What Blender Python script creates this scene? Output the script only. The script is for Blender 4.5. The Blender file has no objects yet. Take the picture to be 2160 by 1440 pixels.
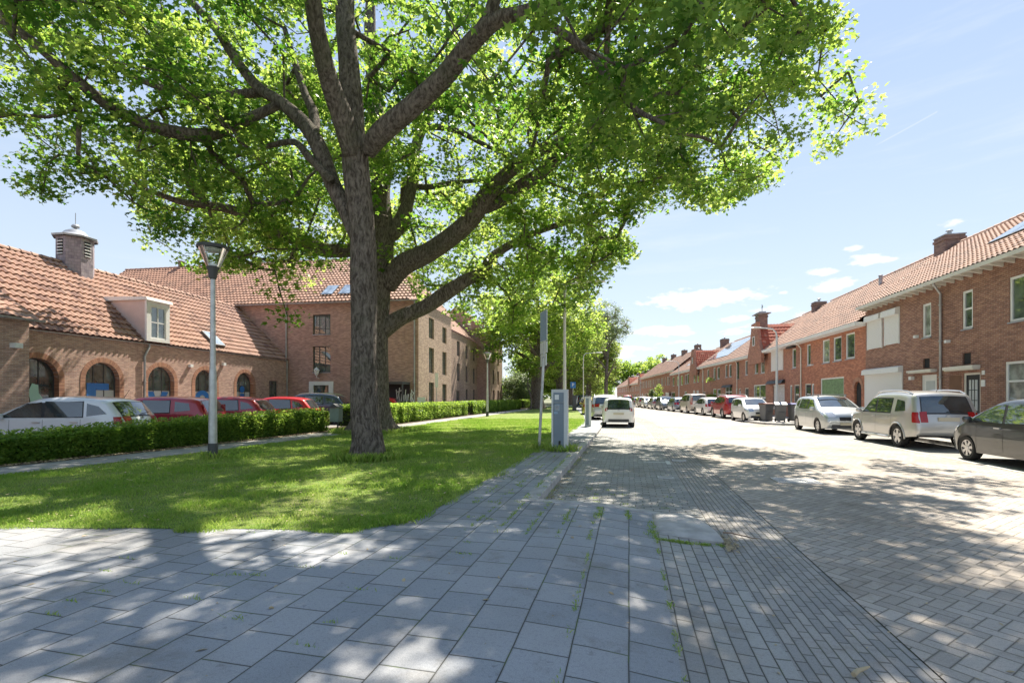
import bpy, bmesh, math, random
import numpy as np
from mathutils import Vector, Matrix

random.seed(7); np.random.seed(7)
R = math.radians
SC = bpy.context.scene
COL = SC.collection

# ------------------------------------------------------------------ camera, sky, sun, exposure
F = 1016.0; HOR = 837.0; CX = 1080.0; EYE = 1.55
cam = bpy.data.cameras.new("camera"); camo = bpy.data.objects.new("camera", cam); COL.objects.link(camo)
camo.location = (0, 0, EYE); camo.rotation_euler = (R(90), 0, 0)
cam.sensor_width = 36; cam.lens = 36 * F / 2160; cam.shift_y = 117 / 2160
cam.clip_start = 0.05; cam.clip_end = 3000
SC.camera = camo
SUN_AZ, SUN_EL = 23.0, 56.0
world = bpy.data.worlds.new("World"); SC.world = world; world.use_nodes = True
sun = bpy.data.lights.new("sun", 'SUN'); sun.energy = 5.0; sun.angle = R(0.55); sun.color = (1, .925, .80)
suno = bpy.data.objects.new("sun", sun); COL.objects.link(suno)
sdir = Vector((math.sin(R(SUN_AZ)) * math.cos(R(SUN_EL)), math.cos(R(SUN_AZ)) * math.cos(R(SUN_EL)), math.sin(R(SUN_EL))))
suno.rotation_euler = sdir.to_track_quat('Z', 'Y').to_euler()
SC.view_settings.view_transform = 'Standard'; SC.view_settings.look = 'None'
SC.view_settings.exposure = 1.22; SC.view_settings.gamma = 1
SKY_STRENGTH = 0.095
SC.cycles.max_bounces = 7; SC.cycles.diffuse_bounces = 3; SC.cycles.transmission_bounces = 5
SC.cycles.transparent_max_bounces = 6; SC.cycles.caustics_reflective = False; SC.cycles.caustics_refractive = False

# ------------------------------------------------------------------ node helpers
class E:
    """a socket that can be used in arithmetic"""
    def __init__(s, nt, k): s.nt = nt; s.k = k
    def m(s, op, *a):
        n = s.nt.nodes.new('ShaderNodeMath'); n.operation = op
        for i, v in enumerate((s,) + a):
            if isinstance(v, E): s.nt.links.new(v.k, n.inputs[i])
            else: n.inputs[i].default_value = v
        return E(s.nt, n.outputs[0])
    def __add__(s, o): return s.m('ADD', o)
    __radd__ = __add__
    def __mul__(s, o): return s.m('MULTIPLY', o)
    __rmul__ = __mul__
    def __sub__(s, o): return s.m('SUBTRACT', o)
    def __rsub__(s, o): return (s * -1) + o
    def __truediv__(s, o): return s.m('DIVIDE', o)
    def floor(s): return s.m('FLOOR')
    def frac(s): return s - s.m('FLOOR')
    def min(s, o): return s.m('MINIMUM', o)
    def max(s, o): return s.m('MAXIMUM', o)
    def eq(s, v): return s.m('COMPARE', v, .1)
    def step(s, a, b, lo=0., hi=1.):
        n = s.nt.nodes.new('ShaderNodeMapRange'); n.interpolation_type = 'SMOOTHSTEP'
        s.nt.links.new(s.k, n.inputs[0]); n.inputs[1].default_value = a; n.inputs[2].default_value = b
        n.inputs[3].default_value = lo; n.inputs[4].default_value = hi
        return E(s.nt, n.outputs[0])

def comb(nt, x, y, z=0.):
    n = nt.nodes.new('ShaderNodeCombineXYZ')
    for i, v in enumerate((x, y, z)):
        if isinstance(v, E): nt.links.new(v.k, n.inputs[i])
        else: n.inputs[i].default_value = v
    return n.outputs[0]
def sep(nt, sock):
    n = nt.nodes.new('ShaderNodeSeparateXYZ'); nt.links.new(sock, n.inputs[0])
    return E(nt, n.outputs[0]), E(nt, n.outputs[1]), E(nt, n.outputs[2])
def noise(nt, vec, scale, detail=3, rough=.55, dim='3D'):
    n = nt.nodes.new('ShaderNodeTexNoise'); n.noise_dimensions = dim
    nt.links.new(vec, n.inputs['Vector']); n.inputs['Scale'].default_value = scale
    n.inputs['Detail'].default_value = detail; n.inputs['Roughness'].default_value = rough
    return E(nt, n.outputs[0])
def white(nt, vec):
    n = nt.nodes.new('ShaderNodeTexWhiteNoise'); n.noise_dimensions = '2D'
    nt.links.new(vec, n.inputs['Vector']); return E(nt, n.outputs['Value'])
def mixc(nt, f, a, b, mode='MIX'):
    n = nt.nodes.new('ShaderNodeMix'); n.data_type = 'RGBA'; n.blend_type = mode
    for v, i in ((f, 0), (a, 6), (b, 7)):
        if isinstance(v, E): nt.links.new(v.k, n.inputs[i])
        elif isinstance(v, (tuple, list)): n.inputs[i].default_value = (*v, 1) if len(v) == 3 else v
        elif isinstance(v, (int, float)): n.inputs[i].default_value = v
        else: nt.links.new(v, n.inputs[i])
    return n.outputs[2]
def newmat(name, rough=.8, spec=.5):
    m = bpy.data.materials.new(name); m.use_nodes = True; nt = m.node_tree
    b = nt.nodes['Principled BSDF']; b.inputs['Roughness'].default_value = rough
    b.inputs['Specular IOR Level'].default_value = spec
    return m, nt, b
def bump(nt, b, h, strength=.5, dist=.01):
    n = nt.nodes.new('ShaderNodeBump'); n.inputs['Strength'].default_value = strength
    n.inputs['Distance'].default_value = dist
    nt.links.new(h.k if isinstance(h, E) else h, n.inputs['Height']); nt.links.new(n.outputs[0], b.inputs['Normal'])
def uvn(nt): return nt.nodes.new('ShaderNodeTexCoord').outputs['UV']
def objn(nt): return nt.nodes.new('ShaderNodeTexCoord').outputs['Object']
def flat(name, col, rough=.6, metal=0., spec=.5, var=.12, vscale=3., coat=0.):
    m, nt, b = newmat(name, rough, spec); b.inputs['Metallic'].default_value = metal
    v = noise(nt, objn(nt), vscale, 4)
    c = mixc(nt, v.step(.3, .7), tuple(x * (1 - var) for x in col), tuple(min(1, x * (1 + var)) for x in col))
    nt.links.new(c, b.inputs['Base Color']); b.inputs['Coat Weight'].default_value = coat
    return m

# ------------------------------------------------------------------ sky with clouds
nt = world.node_tree; bg = nt.nodes['Background']; bg.inputs[1].default_value = SKY_STRENGTH
sky = nt.nodes.new('ShaderNodeTexSky'); sky.sky_type = 'NISHITA'; sky.sun_disc = False
sky.sun_elevation = R(SUN_EL); sky.sun_rotation = R(SUN_AZ); sky.air_density = 1.0; sky.dust_density = .25; sky.ozone_density = 1.8
tc = nt.nodes.new('ShaderNodeTexCoord'); dx, dy, dz = sep(nt, tc.outputs['Generated'])
az = dx.m('ARCTAN2', dy); hyp = (dx * dx + dy * dy).m('SQRT'); el = dz.m('ARCTAN2', hyp)
cv = comb(nt, az * 1.0, el * 2.6, 0.)
cn = noise(nt, cv, 16, 6, .58); cn2 = noise(nt, cv, 50, 4, .6)
def azel(px, py):
    x = (px - CX) / F; z = (HOR - py) / F
    return math.atan2(x, 1), math.atan2(z, math.hypot(x, 1))
tot = None
for (px, py, wx, wy, a) in [(1480, 630, 130, 22, 1.15), (1300, 745, 60, 10, .9), (1560, 700, 60, 9, .8), (1450, 752, 50, 7, .7), (1395, 700, 70, 14, .9), (1545, 676, 45, 10, .9), (1830, 548, 60, 13, 1.1), (1800, 524, 34, 7, .8),
        (1735, 572, 34, 9, 1.0), (1762, 600, 52, 13, 1.1), (2005, 470, 36, 8, .7), (1650, 618, 18, 6, .8), (1580, 688, 36, 8, .8), (1660, 650, 70, 11, .9), (1340, 735, 50, 9, .8), (1420, 722, 50, 6, .7), (1690, 665, 40, 9, .8),
        (700, 480, 60, 14, .8), (400, 250, 90, 30, .5)]:
    A, L_ = azel(px, py); ca = 1 / F
    u = (az - A) / (wx * ca * math.cos(A) ** 2); v = (el - L_) / (wy * ca * math.cos(A))
    g = ((u * u + v * v) * -1).m('EXPONENT') * a
    tot = g if tot is None else tot.max(g)
cl = (tot * .85 + (cn - .5) * 2.1 + (cn2 - .5) * .8).step(.30, .74) * tot.step(.12, .4)
# pale mist of thin high cloud, streaky
ci = noise(nt, comb(nt, az * 1.0 + el * .8, el * 7., 3.), 3, 6, .62).step(.46, .8, 0, .22)
low = el.step(.0, .35, .10, .0)
cf = cl.max(ci.max(low))
trail = ((el - (azel(1860, 300)[1] + (az - azel(1860, 300)[0]) * .30)) / .0011); trail = ((trail * trail) * -1).m('EXPONENT') * az.step(azel(1840, 0)[0], azel(1870, 0)[0]) * (1 - az.step(azel(1975, 0)[0], azel(1980, 0)[0])) * .22
cf = cf.max(trail)
base = mixc(nt, el.step(.0, .75), (3.5, 3.95, 4.35), (2.3, 3.0, 4.2))
base = mixc(nt, el.step(.62, 1.05, .8, 0.), sky.outputs[0], base)
c = mixc(nt, cf, base, (5.3, 5.3, 5.3))
nt.links.new(c, bg.inputs[0])

# ------------------------------------------------------------------ mesh helpers
def P(px, py, Y): return Vector(((px - CX) / F * Y, Y, EYE - (py - HOR) / F * Y))
def G(px, py, z=0.):
    Y = (EYE - z) * F / (py - HOR); return ((px - CX) / F * Y, Y)

class MB:
    def __init__(s): s.v = []; s.f = []; s.mi = []; s.uv = {}
    def add(s, vs, fs, mi=0, uvs=None):
        o = len(s.v); s.v += [tuple(p) for p in vs]
        for k, f in enumerate(fs):
            s.f.append([i + o for i in f]); s.mi.append(mi)
            if uvs: s.uv[len(s.f) - 1] = [uvs[i] for i in f]
        return s
    def quad(s, a, b, c, d, mi=0): return s.add([a, b, c, d], [(0, 1, 2, 3)], mi)
    def box(s, x0, x1, y0, y1, z0, z1, mi=0, M=None):
        vs = [Vector((x, y, z)) for z in (z0, z1) for y in (y0, y1) for x in (x0, x1)]
        if M: vs = [M @ v for v in vs]
        return s.add(vs, [(0, 2, 3, 1), (4, 5, 7, 6), (0, 1, 5, 4), (2, 6, 7, 3), (0, 4, 6, 2), (1, 3, 7, 5)], mi)
    def tube(s, pts, rad, n=8, mi=0, cap=True):
        pts = [Vector(p) for p in pts]; o = []
        if not hasattr(rad, '__len__'): rad = [rad] * len(pts)
        fr = None; vs = []; fs = []
        for i, p in enumerate(pts):
            d = (pts[min(i + 1, len(pts) - 1)] - pts[max(i - 1, 0)]).normalized()
            if fr is None:
                a = Vector((0, 0, 1)) if abs(d.z) < .9 else Vector((1, 0, 0)); fr = d.cross(a).normalized()
            fr = (fr - d * fr.dot(d)).normalized(); b = d.cross(fr)
            for k in range(n):
                t = 2 * math.pi * k / n; vs.append(p + (fr * math.cos(t) + b * math.sin(t)) * rad[i])
        for i in range(len(pts) - 1):
            for k in range(n):
                k2 = (k + 1) % n; fs.append((i * n + k, i * n + k2, (i + 1) * n + k2, (i + 1) * n + k))
        if cap: fs.append(tuple(range(n))[::-1]); fs.append(tuple((len(pts) - 1) * n + k for k in range(n)))
        return s.add(vs, fs, mi)
    def lathe(s, prof, c=(0, 0, 0), n=16, mi=0, M=None, a0=0.):
        vs = []; fs = []
        for r, z in prof:
            for k in range(n):
                t = a0 + 2 * math.pi * k / n; p = Vector((r * math.cos(t), r * math.sin(t), z))
                if M: p = M @ p
                vs.append(p + Vector(c))
        for i in range(len(prof) - 1):
            for k in range(n):
                k2 = (k + 1) % n; fs.append((i * n + k, i * n + k2, (i + 1) * n + k2, (i + 1) * n + k))
        return s.add(vs, fs, mi)
    def prism(s, poly, f0, f1, mi=0):
        """poly 2D list; f0,f1 map (a,b)->3D for the two ends"""
        n = len(poly); vs = [f0(*p) for p in poly] + [f1(*p) for p in poly]
        fs = [tuple(range(n))[::-1], tuple(range(n, 2 * n))] + [(i, (i + 1) % n, n + (i + 1) % n, n + i) for i in range(n)]
        return s.add(vs, fs, mi)
    def grid(s, A, mi=0, uv=None):
        m, n = A.shape[:2]; vs = A.reshape(-1, 3).tolist()
        fs = [(i * n + j, i * n + j + 1, (i + 1) * n + j + 1, (i + 1) * n + j) for i in range(m - 1) for j in range(n - 1)]
        return s.add(vs, fs, mi, uv.reshape(-1, 2).tolist() if uv is not None else None)
    def build(s, name, mat, parent=None, smooth=False, sharp=35, recalc=True):
        me = bpy.data.meshes.new(name); me.from_pydata(s.v, [], s.f)
        for m in (mat if isinstance(mat, (list, tuple)) else [mat]): me.materials.append(m)
        if any(s.mi): me.polygons.foreach_set('material_index', s.mi)
        me.update()
        if recalc:
            bm = bmesh.new(); bm.from_mesh(me); bmesh.ops.recalc_face_normals(bm, faces=bm.faces); bm.to_mesh(me); bm.free()
        ul = me.uv_layers.new(name='UVMap'); co = me.vertices
        buf = np.zeros(len(me.loops) * 2, dtype=np.float32)
        for p in me.polygons:
            cu = s.uv.get(p.index)
            if cu:
                order = list(s.f[p.index]); 
                mp = {vi: cu[k] for k, vi in enumerate(order)}
                for li in p.loop_indices: buf[2 * li:2 * li + 2] = mp[me.loops[li].vertex_index]
                continue
            n = p.normal
            if abs(n.z) > .75: tx = (1, 0, 0); ty = (0, 1, 0)
            else:
                h = math.hypot(n.x, n.y); tx = (-n.y / h, n.x / h, 0); ty = (0, 0, 1)
            for li in p.loop_indices:
                c = co[me.loops[li].vertex_index].co
                buf[2 * li] = c.x * tx[0] + c.y * tx[1]; buf[2 * li + 1] = c.x * ty[0] + c.y * ty[1] + c.z * ty[2]
        ul.data.foreach_set('uv', buf)
        if smooth:
            me.polygons.foreach_set('use_smooth', [True] * len(me.polygons))
            if sharp and sharp < 180: me.set_sharp_from_angle(angle=R(sharp))
        o = bpy.data.objects.new(name, me); COL.objects.link(o)
        if parent: o.parent = parent
        return o

def tag(o, label, cat, group=None, kind=None):
    if label: o['label'] = label
    if cat: o['category'] = cat
    if group: o['group'] = group
    if kind: o['kind'] = kind
    return o
def thing(name, label, cat, loc=(0, 0, 0), rz=0., group=None):
    o = bpy.data.objects.new(name, None); COL.objects.link(o); o.empty_display_size = .3
    o.location = loc; o.rotation_euler = (0, 0, rz); return tag(o, label, cat, group)
def struct(o): o['kind'] = 'structure'; return o
def dup(o, parent=None):
    c = o.copy(); COL.objects.link(c)
    if parent: c.parent = parent
    for ch in list(o.children): dup(ch, c)
    return c

def fast_mesh(name, V, k, mat, parent=None, tone=None, smooth=False, idx=None):
    """V: (N,k,3) float array, each item one k-gon"""
    N = V.shape[0]; me = bpy.data.meshes.new(name)
    me.vertices.add(N * k); me.vertices.foreach_set('co', V.astype(np.float32).ravel())
    me.loops.add(N * k); me.loops.foreach_set('vertex_index', np.arange(N * k, dtype=np.int32))
    me.polygons.add(N); me.polygons.foreach_set('loop_start', np.arange(0, N * k, k, dtype=np.int32))
    if tone is not None:
        a = me.attributes.new('tone', 'FLOAT', 'FACE'); a.data.foreach_set('value', tone.astype(np.float32))
    me.materials.append(mat); me.update(calc_edges=True)
    o = bpy.data.objects.new(name, me); COL.objects.link(o)
    if parent: o.parent = parent
    return o

# ------------------------------------------------------------------ street frame: (u across, v along) -> world, bending left
TH0, TH1, V0, V1 = R(13.64), R(5.6), 20., 42.
_vs = np.arange(-10, 260, .5); _th = np.where(_vs < V0, TH0, np.where(_vs > V1, TH1, TH0 + (TH1 - TH0) * (_vs - V0) / (V1 - V0)))
_i0 = 20
_cx = np.cumsum(np.sin(_th) * .5); _cy = np.cumsum(np.cos(_th) * .5); _cx -= _cx[_i0]; _cy -= _cy[_i0]
def S(u, v, z=0.):
    x = np.interp(v, _vs, _cx); y = np.interp(v, _vs, _cy); t = np.interp(v, _vs, _th)
    return (float(x + u * math.cos(t)), float(y - u * math.sin(t)), z)
def Sh(v): return float(np.interp(v, _vs, _th))
def ribbon(u0, u1, v0, v1, z, nu=1, zf=None):
    vv = [v0]
    while vv[-1] < v1: vv.append(min(v1, vv[-1] + (1. if 18 < vv[-1] < 44 else 2.)))
    A = np.zeros((len(vv), nu + 1, 3)); U = np.zeros((len(vv), nu + 1, 2))
    for i, v in enumerate(vv):
        a = u0(v) if callable(u0) else u0; b = u1(v) if callable(u1) else u1
        for j in range(nu + 1):
            u = a + (b - a) * j / nu; A[i, j] = S(u, v, zf(u, v) if zf else z); U[i, j] = (u, v)
    return MB().grid(A, uv=U)
# ------------------------------------------------------------------ materials
def brick_mat(name, c1, c2, mortar, bw=.22, bh=.064, ms=.012, bumpy=.5, patch=.25):
    m, nt, b = newmat(name, .88, .3); uv = uvn(nt)
    t = nt.nodes.new('ShaderNodeTexBrick'); nt.links.new(uv, t.inputs['Vector'])
    t.inputs['Scale'].default_value = 1; t.inputs['Brick Width'].default_value = bw; t.inputs['Row Height'].default_value = bh
    t.inputs['Mortar Size'].default_value = ms * .5; t.inputs['Mortar Smooth'].default_value = .2; t.inputs['Bias'].default_value = 0
    t.inputs['Color1'].default_value = (*c1, 1); t.inputs['Color2'].default_value = (*c2, 1); t.inputs['Mortar'].default_value = (*mortar, 1)
    u, v, _ = sep(nt, uv)
    row = (v / bh).floor(); off = (row - (row / 2).floor() * 2) * .5
    cell = comb(nt, (u / bw + off).floor(), row)
    w = white(nt, cell)
    col = mixc(nt, w.step(.0, 1.) * .55, t.outputs[0], mixc(nt, 1., t.outputs[0], (.45, .42, .5), 'MULTIPLY'))
    n = noise(nt, uv, .35, 4); col = mixc(nt, n.step(.35, .7) * patch, col, mixc(nt, 1., col, (.55, .52, .5), 'MULTIPLY'))
    n2 = noise(nt, uv, 60, 2); col = mixc(nt, n2.step(.3, .8) * .25, col, mixc(nt, 1., col, (.6, .6, .6), 'MULTIPLY'))
    nt.links.new(col, b.inputs['Base Color'])
    bump(nt, b, E(nt, t.outputs['Fac']) * -1 + n2 * .3, bumpy, .006)
    return m
def paver_mat(name, kind, c1, c2, joint, bl, bw, jw=.006, weeds=0., rot=0., swap=False, dirt=.6, grain=.5):
    """kind 'bond' (staggered, rows along v when swap) or 'herring'"""
    m, nt, b = newmat(name, .85, .35); uv = uvn(nt); u, v, _ = sep(nt, uv)
    wob = noise(nt, uv, 1.3, 2)
    if rot:
        c, s = math.cos(rot), math.sin(rot); x = u * c - v * s; y = u * s + v * c
    elif swap: x, y = v, u
    else: x, y = u, v
    x = x + (wob - .5) * .012; y = y + (noise(nt, uv, 1.7, 2) - .5) * .012
    if kind == 'bond':
        x = x / bl; y = y / bw; j = y.floor(); off = (j - (j / 2).floor() * 2) * .5 + (white(nt, comb(nt, j, 3.)) - .5) * .12
        x = x + off; i = x.floor(); fx = x - i; fy = y - j
        d = (fx.min(1 - fx) * bl).min(fy.min(1 - fy) * bw); idv = comb(nt, i, j)
    else:
        x = x / bw; y = y / bw; i = x.floor(); j = y.floor(); fx = x - i; fy = y - j
        k = i - j; k = k - (k / 4).floor() * 4
        e0, e1, e2, e3 = k.eq(0.), k.eq(1.), k.eq(2.), k.eq(3.)
        d = ((fx + e1 * 9).min((1 - fx) + e0 * 9)).min((fy + e2 * 9).min((1 - fy) + e3 * 9)) * bw
        idv = comb(nt, i - e1, j + e3)
    w = white(nt, idv); g = noise(nt, uv, 160, 2, .7); g2 = noise(nt, uv, 45, 3); big = noise(nt, uv, .45, 5, .6)
    col = mixc(nt, w, c1, c2)
    col = mixc(nt, g.step(.35, .7) * grain, col, mixc(nt, 1., col, (1.75, 1.72, 1.66), 'MULTIPLY'))
    col = mixc(nt, g2.step(.45, .75) * .35, col, mixc(nt, 1., col, (.55, .55, .56), 'MULTIPLY'))
    col = mixc(nt, big.step(.4, .72) * dirt, col, mixc(nt, 1., col, (.62, .57, .5), 'MULTIPLY'))
    sp_ = noise(nt, uv, 11, 2, .6).step(.66, .72) * .4; col = mixc(nt, sp_, col, mixc(nt, 1., col, (.5, .48, .45), 'MULTIPLY'))
    st_ = noise(nt, uv, 1.6, 6, .7).step(.52, .66) * dirt; col = mixc(nt, st_, col, mixc(nt, 1., col, (.72, .68, .62), 'MULTIPLY'))
    edge = 1 - d.step(jw * .45, jw)
    jc = joint
    if weeds:
        wn = noise(nt, uv, 2.2, 5, .7).step(.5, .62) * weeds
        jc = mixc(nt, wn, joint, (.09, .15, .025))
    col = mixc(nt, edge, col, jc)
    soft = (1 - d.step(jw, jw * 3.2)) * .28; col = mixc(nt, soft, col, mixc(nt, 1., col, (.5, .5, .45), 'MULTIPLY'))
    nt.links.new(col, b.inputs['Base Color'])
    bump(nt, b, d.step(0, jw * 1.6) + g * .12 + w * .25, .55, .006)
    return m

M = {}
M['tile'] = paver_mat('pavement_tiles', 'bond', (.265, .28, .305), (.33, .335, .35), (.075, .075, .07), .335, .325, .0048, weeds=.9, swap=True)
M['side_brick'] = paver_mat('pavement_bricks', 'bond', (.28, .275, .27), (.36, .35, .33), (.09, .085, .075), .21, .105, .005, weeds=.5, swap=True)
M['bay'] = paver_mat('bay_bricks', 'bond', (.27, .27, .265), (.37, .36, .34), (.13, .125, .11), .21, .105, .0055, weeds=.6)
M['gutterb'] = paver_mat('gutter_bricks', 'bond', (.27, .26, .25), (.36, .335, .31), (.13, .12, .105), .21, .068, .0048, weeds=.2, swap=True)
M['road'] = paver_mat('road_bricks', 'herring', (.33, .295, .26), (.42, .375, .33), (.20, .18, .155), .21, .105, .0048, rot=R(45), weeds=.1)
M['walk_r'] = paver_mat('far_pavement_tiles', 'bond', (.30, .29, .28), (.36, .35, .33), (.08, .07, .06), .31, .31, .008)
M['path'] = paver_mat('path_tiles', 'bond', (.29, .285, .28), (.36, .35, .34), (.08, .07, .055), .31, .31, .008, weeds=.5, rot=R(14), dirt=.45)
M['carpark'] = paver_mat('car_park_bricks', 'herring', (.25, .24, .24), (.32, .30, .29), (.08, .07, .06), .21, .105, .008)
M['kerb'] = flat('kerb_concrete', (.42, .405, .385), .85, var=.18, vscale=6)
M['paint'] = flat('road_paint', (.62, .62, .6), .7, var=.2, vscale=20)
M['ground'] = flat('ground_soil', (.16, .17, .10), .95, var=.3)
M['brick_l'] = brick_mat('wing_brick', (.62, .40, .31), (.54, .325, .25), (.68, .58, .50), bw=.17, bh=.052, ms=.013)
M['brick_arch'] = brick_mat('arch_brick', (.54, .28, .18), (.45, .22, .14), (.45, .34, .25), bw=.064, bh=.22)
M['brick_t'] = brick_mat('block_brick', (.58, .35, .28), (.48, .275, .22), (.60, .51, .45), bw=.2, bh=.056)
M['brick_s'] = brick_mat('street_side_brick', (.56, .40, .30), (.49, .335, .245), (.54, .46, .39))
M['brick_dk'] = brick_mat('brown_brick', (.42, .215, .145), (.32, .155, .11), (.52, .41, .33), ms=.013, patch=.4)
M['brick_or'] = brick_mat('red_brick', (.60, .245, .135), (.50, .19, .11), (.54, .36, .27))
M['brick_or2'] = brick_mat('red_brown_brick', (.54, .25, .16), (.45, .20, .13), (.52, .38, .30))
M['brick_cup'] = brick_mat('dark_slate', (.30, .26, .285), (.40, .345, .365), (.22, .19, .21), bw=.2, bh=.14)
M['brick_ch'] = brick_mat('chimney_brick', (.33, .215, .18), (.27, .18, .155), (.36, .30, .27))

def tile_mat(name, c1, c2, c3, pw=.22, ph=.34, moss=.3):
    m, nt, b = newmat(name, .75, .4); uv = uvn(nt); u, v, _ = sep(nt, uv)
    w = white(nt, comb(nt, (u / pw).floor(), (v / ph).floor()))
    col = mixc(nt, w.step(.0, .9), c1, c2); col = mixc(nt, w.m('GREATER_THAN', .86), col, c3)
    n = noise(nt, uv, .8, 5, .65); col = mixc(nt, n.step(.48, .75) * moss, col, (.16, .12, .09))
    n2 = noise(nt, uv, 25, 3); col = mixc(nt, n2.step(.4, .8) * .3, col, mixc(nt, 1., col, (.55, .5, .5), 'MULTIPLY'))
    nt.links.new(col, b.inputs['Base Color']); return m
M['rt_wing'] = tile_mat('orange_pantiles', (.45, .275, .205), (.36, .21, .158), (.25, .14, .11))
M['rt_big'] = tile_mat('faded_pantiles', (.43, .24, .165), (.35, .19, .132), (.25, .135, .095))
M['rt_near'] = tile_mat('weathered_pantiles', (.41, .235, .165), (.32, .18, .128), (.20, .11, .082), moss=.35)
M['rt_brown'] = tile_mat('brown_pantiles', (.36, .22, .165), (.30, .18, .138), (.22, .13, .1))
M['rt_red'] = tile_mat('glazed_red_pantiles', (.42, .11, .06), (.34, .09, .05), (.50, .2, .12))
M['white'] = flat('white_paint', (.80, .80, .79), .45, var=.04)
M['cream'] = flat('cream_paint', (.72, .69, .62), .5, var=.06)
M['pinkish'] = flat('dormer_cheek', (.62, .50, .47), .5, var=.05)
M['zinc'] = flat('zinc_pipe', (.42, .42, .42), .5, metal=.4, var=.15)
M['lead'] = flat('lead_flashing', (.36, .37, .40), .5, metal=.3, var=.2)
M['steel'] = flat('galvanised_steel', (.52, .53, .53), .45, metal=.5, var=.12, vscale=8)
M['paleg'] = flat('light_grey_paint', (.62, .64, .64), .4, var=.06)
M['black'] = flat('black_plastic', (.018, .018, .02), .5, var=.2)
M['dkgrey'] = flat('dark_grey_plastic', (.07, .072, .078), .55, var=.15)
M['bingrey'] = flat('bin_plastic', (.13, .13, .135), .5, var=.12)
M['rubber'] = flat('tyre_rubber', (.022, .022, .022), .85, var=.2)
M['alloy'] = flat('alloy_rim', (.55, .55, .56), .28, metal=.8, var=.05)
M['blackdoor'] = flat('black_door_paint', (.02, .022, .03), .35, var=.1)
M['brown'] = flat('brown_door_wood', (.16, .075, .04), .6, var=.15)
M['cabinet'] = flat('cabinet_blue_grey', (.20, .25, .30), .45, var=.05)
M['signblue'] = flat('sign_blue', (.03, .16, .42), .4, var=.02)
M['signpale'] = flat('sign_pale_blue', (.30, .42, .55), .35, var=.04)
M['blue'] = flat('sticker_blue', (.03, .17, .50), .5, var=.02)
M['mint'] = flat('sticker_mint', (.45, .72, .62), .5, var=.02)
M['frost'] = flat('frosted_film', (.50, .53, .54), .6, var=.03)
M['mulch'] = flat('soil_and_litter', (.10, .07, .05), .95, var=.5, vscale=25)
M['twig'] = flat('dry_twig', (.20, .14, .10), .9, var=.3)
M['dryleaf'] = flat('dry_leaf', (.42, .33, .20), .8, var=.3)
M['red_light'] = flat('tail_light_red', (.34, .008, .01), .2, var=.1, vscale=30, coat=.3)
M['clear_light'] = flat('clear_lamp', (.62, .64, .66), .08, metal=.5, var=.15, vscale=30, coat=1)
M['plate'] = flat('number_plate', (.55, .50, .38), .5, var=.04)
M['curtain'] = flat('net_curtain', (.60, .60, .58), .9, var=.12, vscale=6)
M['blind'] = flat('green_blinds', (.17, .27, .13), .6, var=.25, vscale=9)
M['darkroom'] = flat('dark_interior', (.028, .028, .03), .9)
M['shutter'] = None
def slat_mat(name, col, pitch=.05, vert=False):
    m, nt, b = newmat(name, .45); u, v, _ = sep(nt, uvn(nt)); a = u if vert else v
    f = (a / pitch).frac(); h = f.min(1 - f).step(0, .12)
    nt.links.new(mixc(nt, h, tuple(c * .6 for c in col), col), b.inputs['Base Color']); bump(nt, b, h, .5, .01); return m
M['shutter'] = slat_mat('roller_shutter_slats', (.80, .79, .77))
def glass_mat(name, col, rough=.03, tint=(.9, .95, 1), refl=.16):
    m, nt, b = newmat(name, rough, .5); n = noise(nt, objn(nt), 2.5, 3)
    nt.links.new(mixc(nt, n.step(.3, .7), tuple(c * .5 for c in col), tuple(c * 1.5 for c in col)), b.inputs['Base Color'])
    b.inputs['IOR'].default_value = 1.55; b.inputs['Coat Weight'].default_value = 1; b.inputs['Coat IOR'].default_value = 1.9; b.inputs['Coat Roughness'].default_value = .02
    bump(nt, b, noise(nt, objn(nt), 1.2, 1), .04, .05)
    return m
M['glass'] = glass_mat('window_glass', (.085, .11, .10))
M['carglass'] = glass_mat('car_glass', (.028, .042, .048))
M['glassc'] = glass_mat('window_glass_with_curtain', (.30, .32, .30)); M['skylight'] = glass_mat('skylight_glass', (.32, .38, .45))
M['solar'] = glass_mat('solar_panel_glass', (.06, .09, .16))
def clear_glass(name):
    m, nt, b = newmat(name, .05); out = nt.nodes['Material Output']
    tr = nt.nodes.new('ShaderNodeBsdfTransparent'); tr.inputs[0].default_value = (.92, .94, .94, 1)
    gl = nt.nodes.new('ShaderNodeBsdfGlossy'); gl.inputs['Roughness'].default_value = .04
    fr = nt.nodes.new('ShaderNodeFresnel'); fr.inputs[0].default_value = 1.5
    mx = nt.nodes.new('ShaderNodeMixShader'); nt.links.new(fr.outputs[0], mx.inputs[0]); nt.links.new(tr.outputs[0], mx.inputs[1]); nt.links.new(gl.outputs[0], mx.inputs[2])
    nt.links.new(mx.outputs[0], out.inputs[0]); return m
M['clear'] = clear_glass('clear_lamp_glass')
def car_paint(name, col, metal=.25):
    m, nt, b = newmat(name, .32, .5); b.inputs['Base Color'].default_value = (*col, 1); b.inputs['Metallic'].default_value = metal
    b.inputs['Coat Weight'].default_value = 1; b.inputs['Coat Roughness'].default_value = .03
    n = noise(nt, objn(nt), 1.5, 3); nt.links.new(mixc(nt, n.step(.3, .75) * .35, col, tuple(c * .86 for c in col)), b.inputs['Base Color'])
    return m
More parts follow.
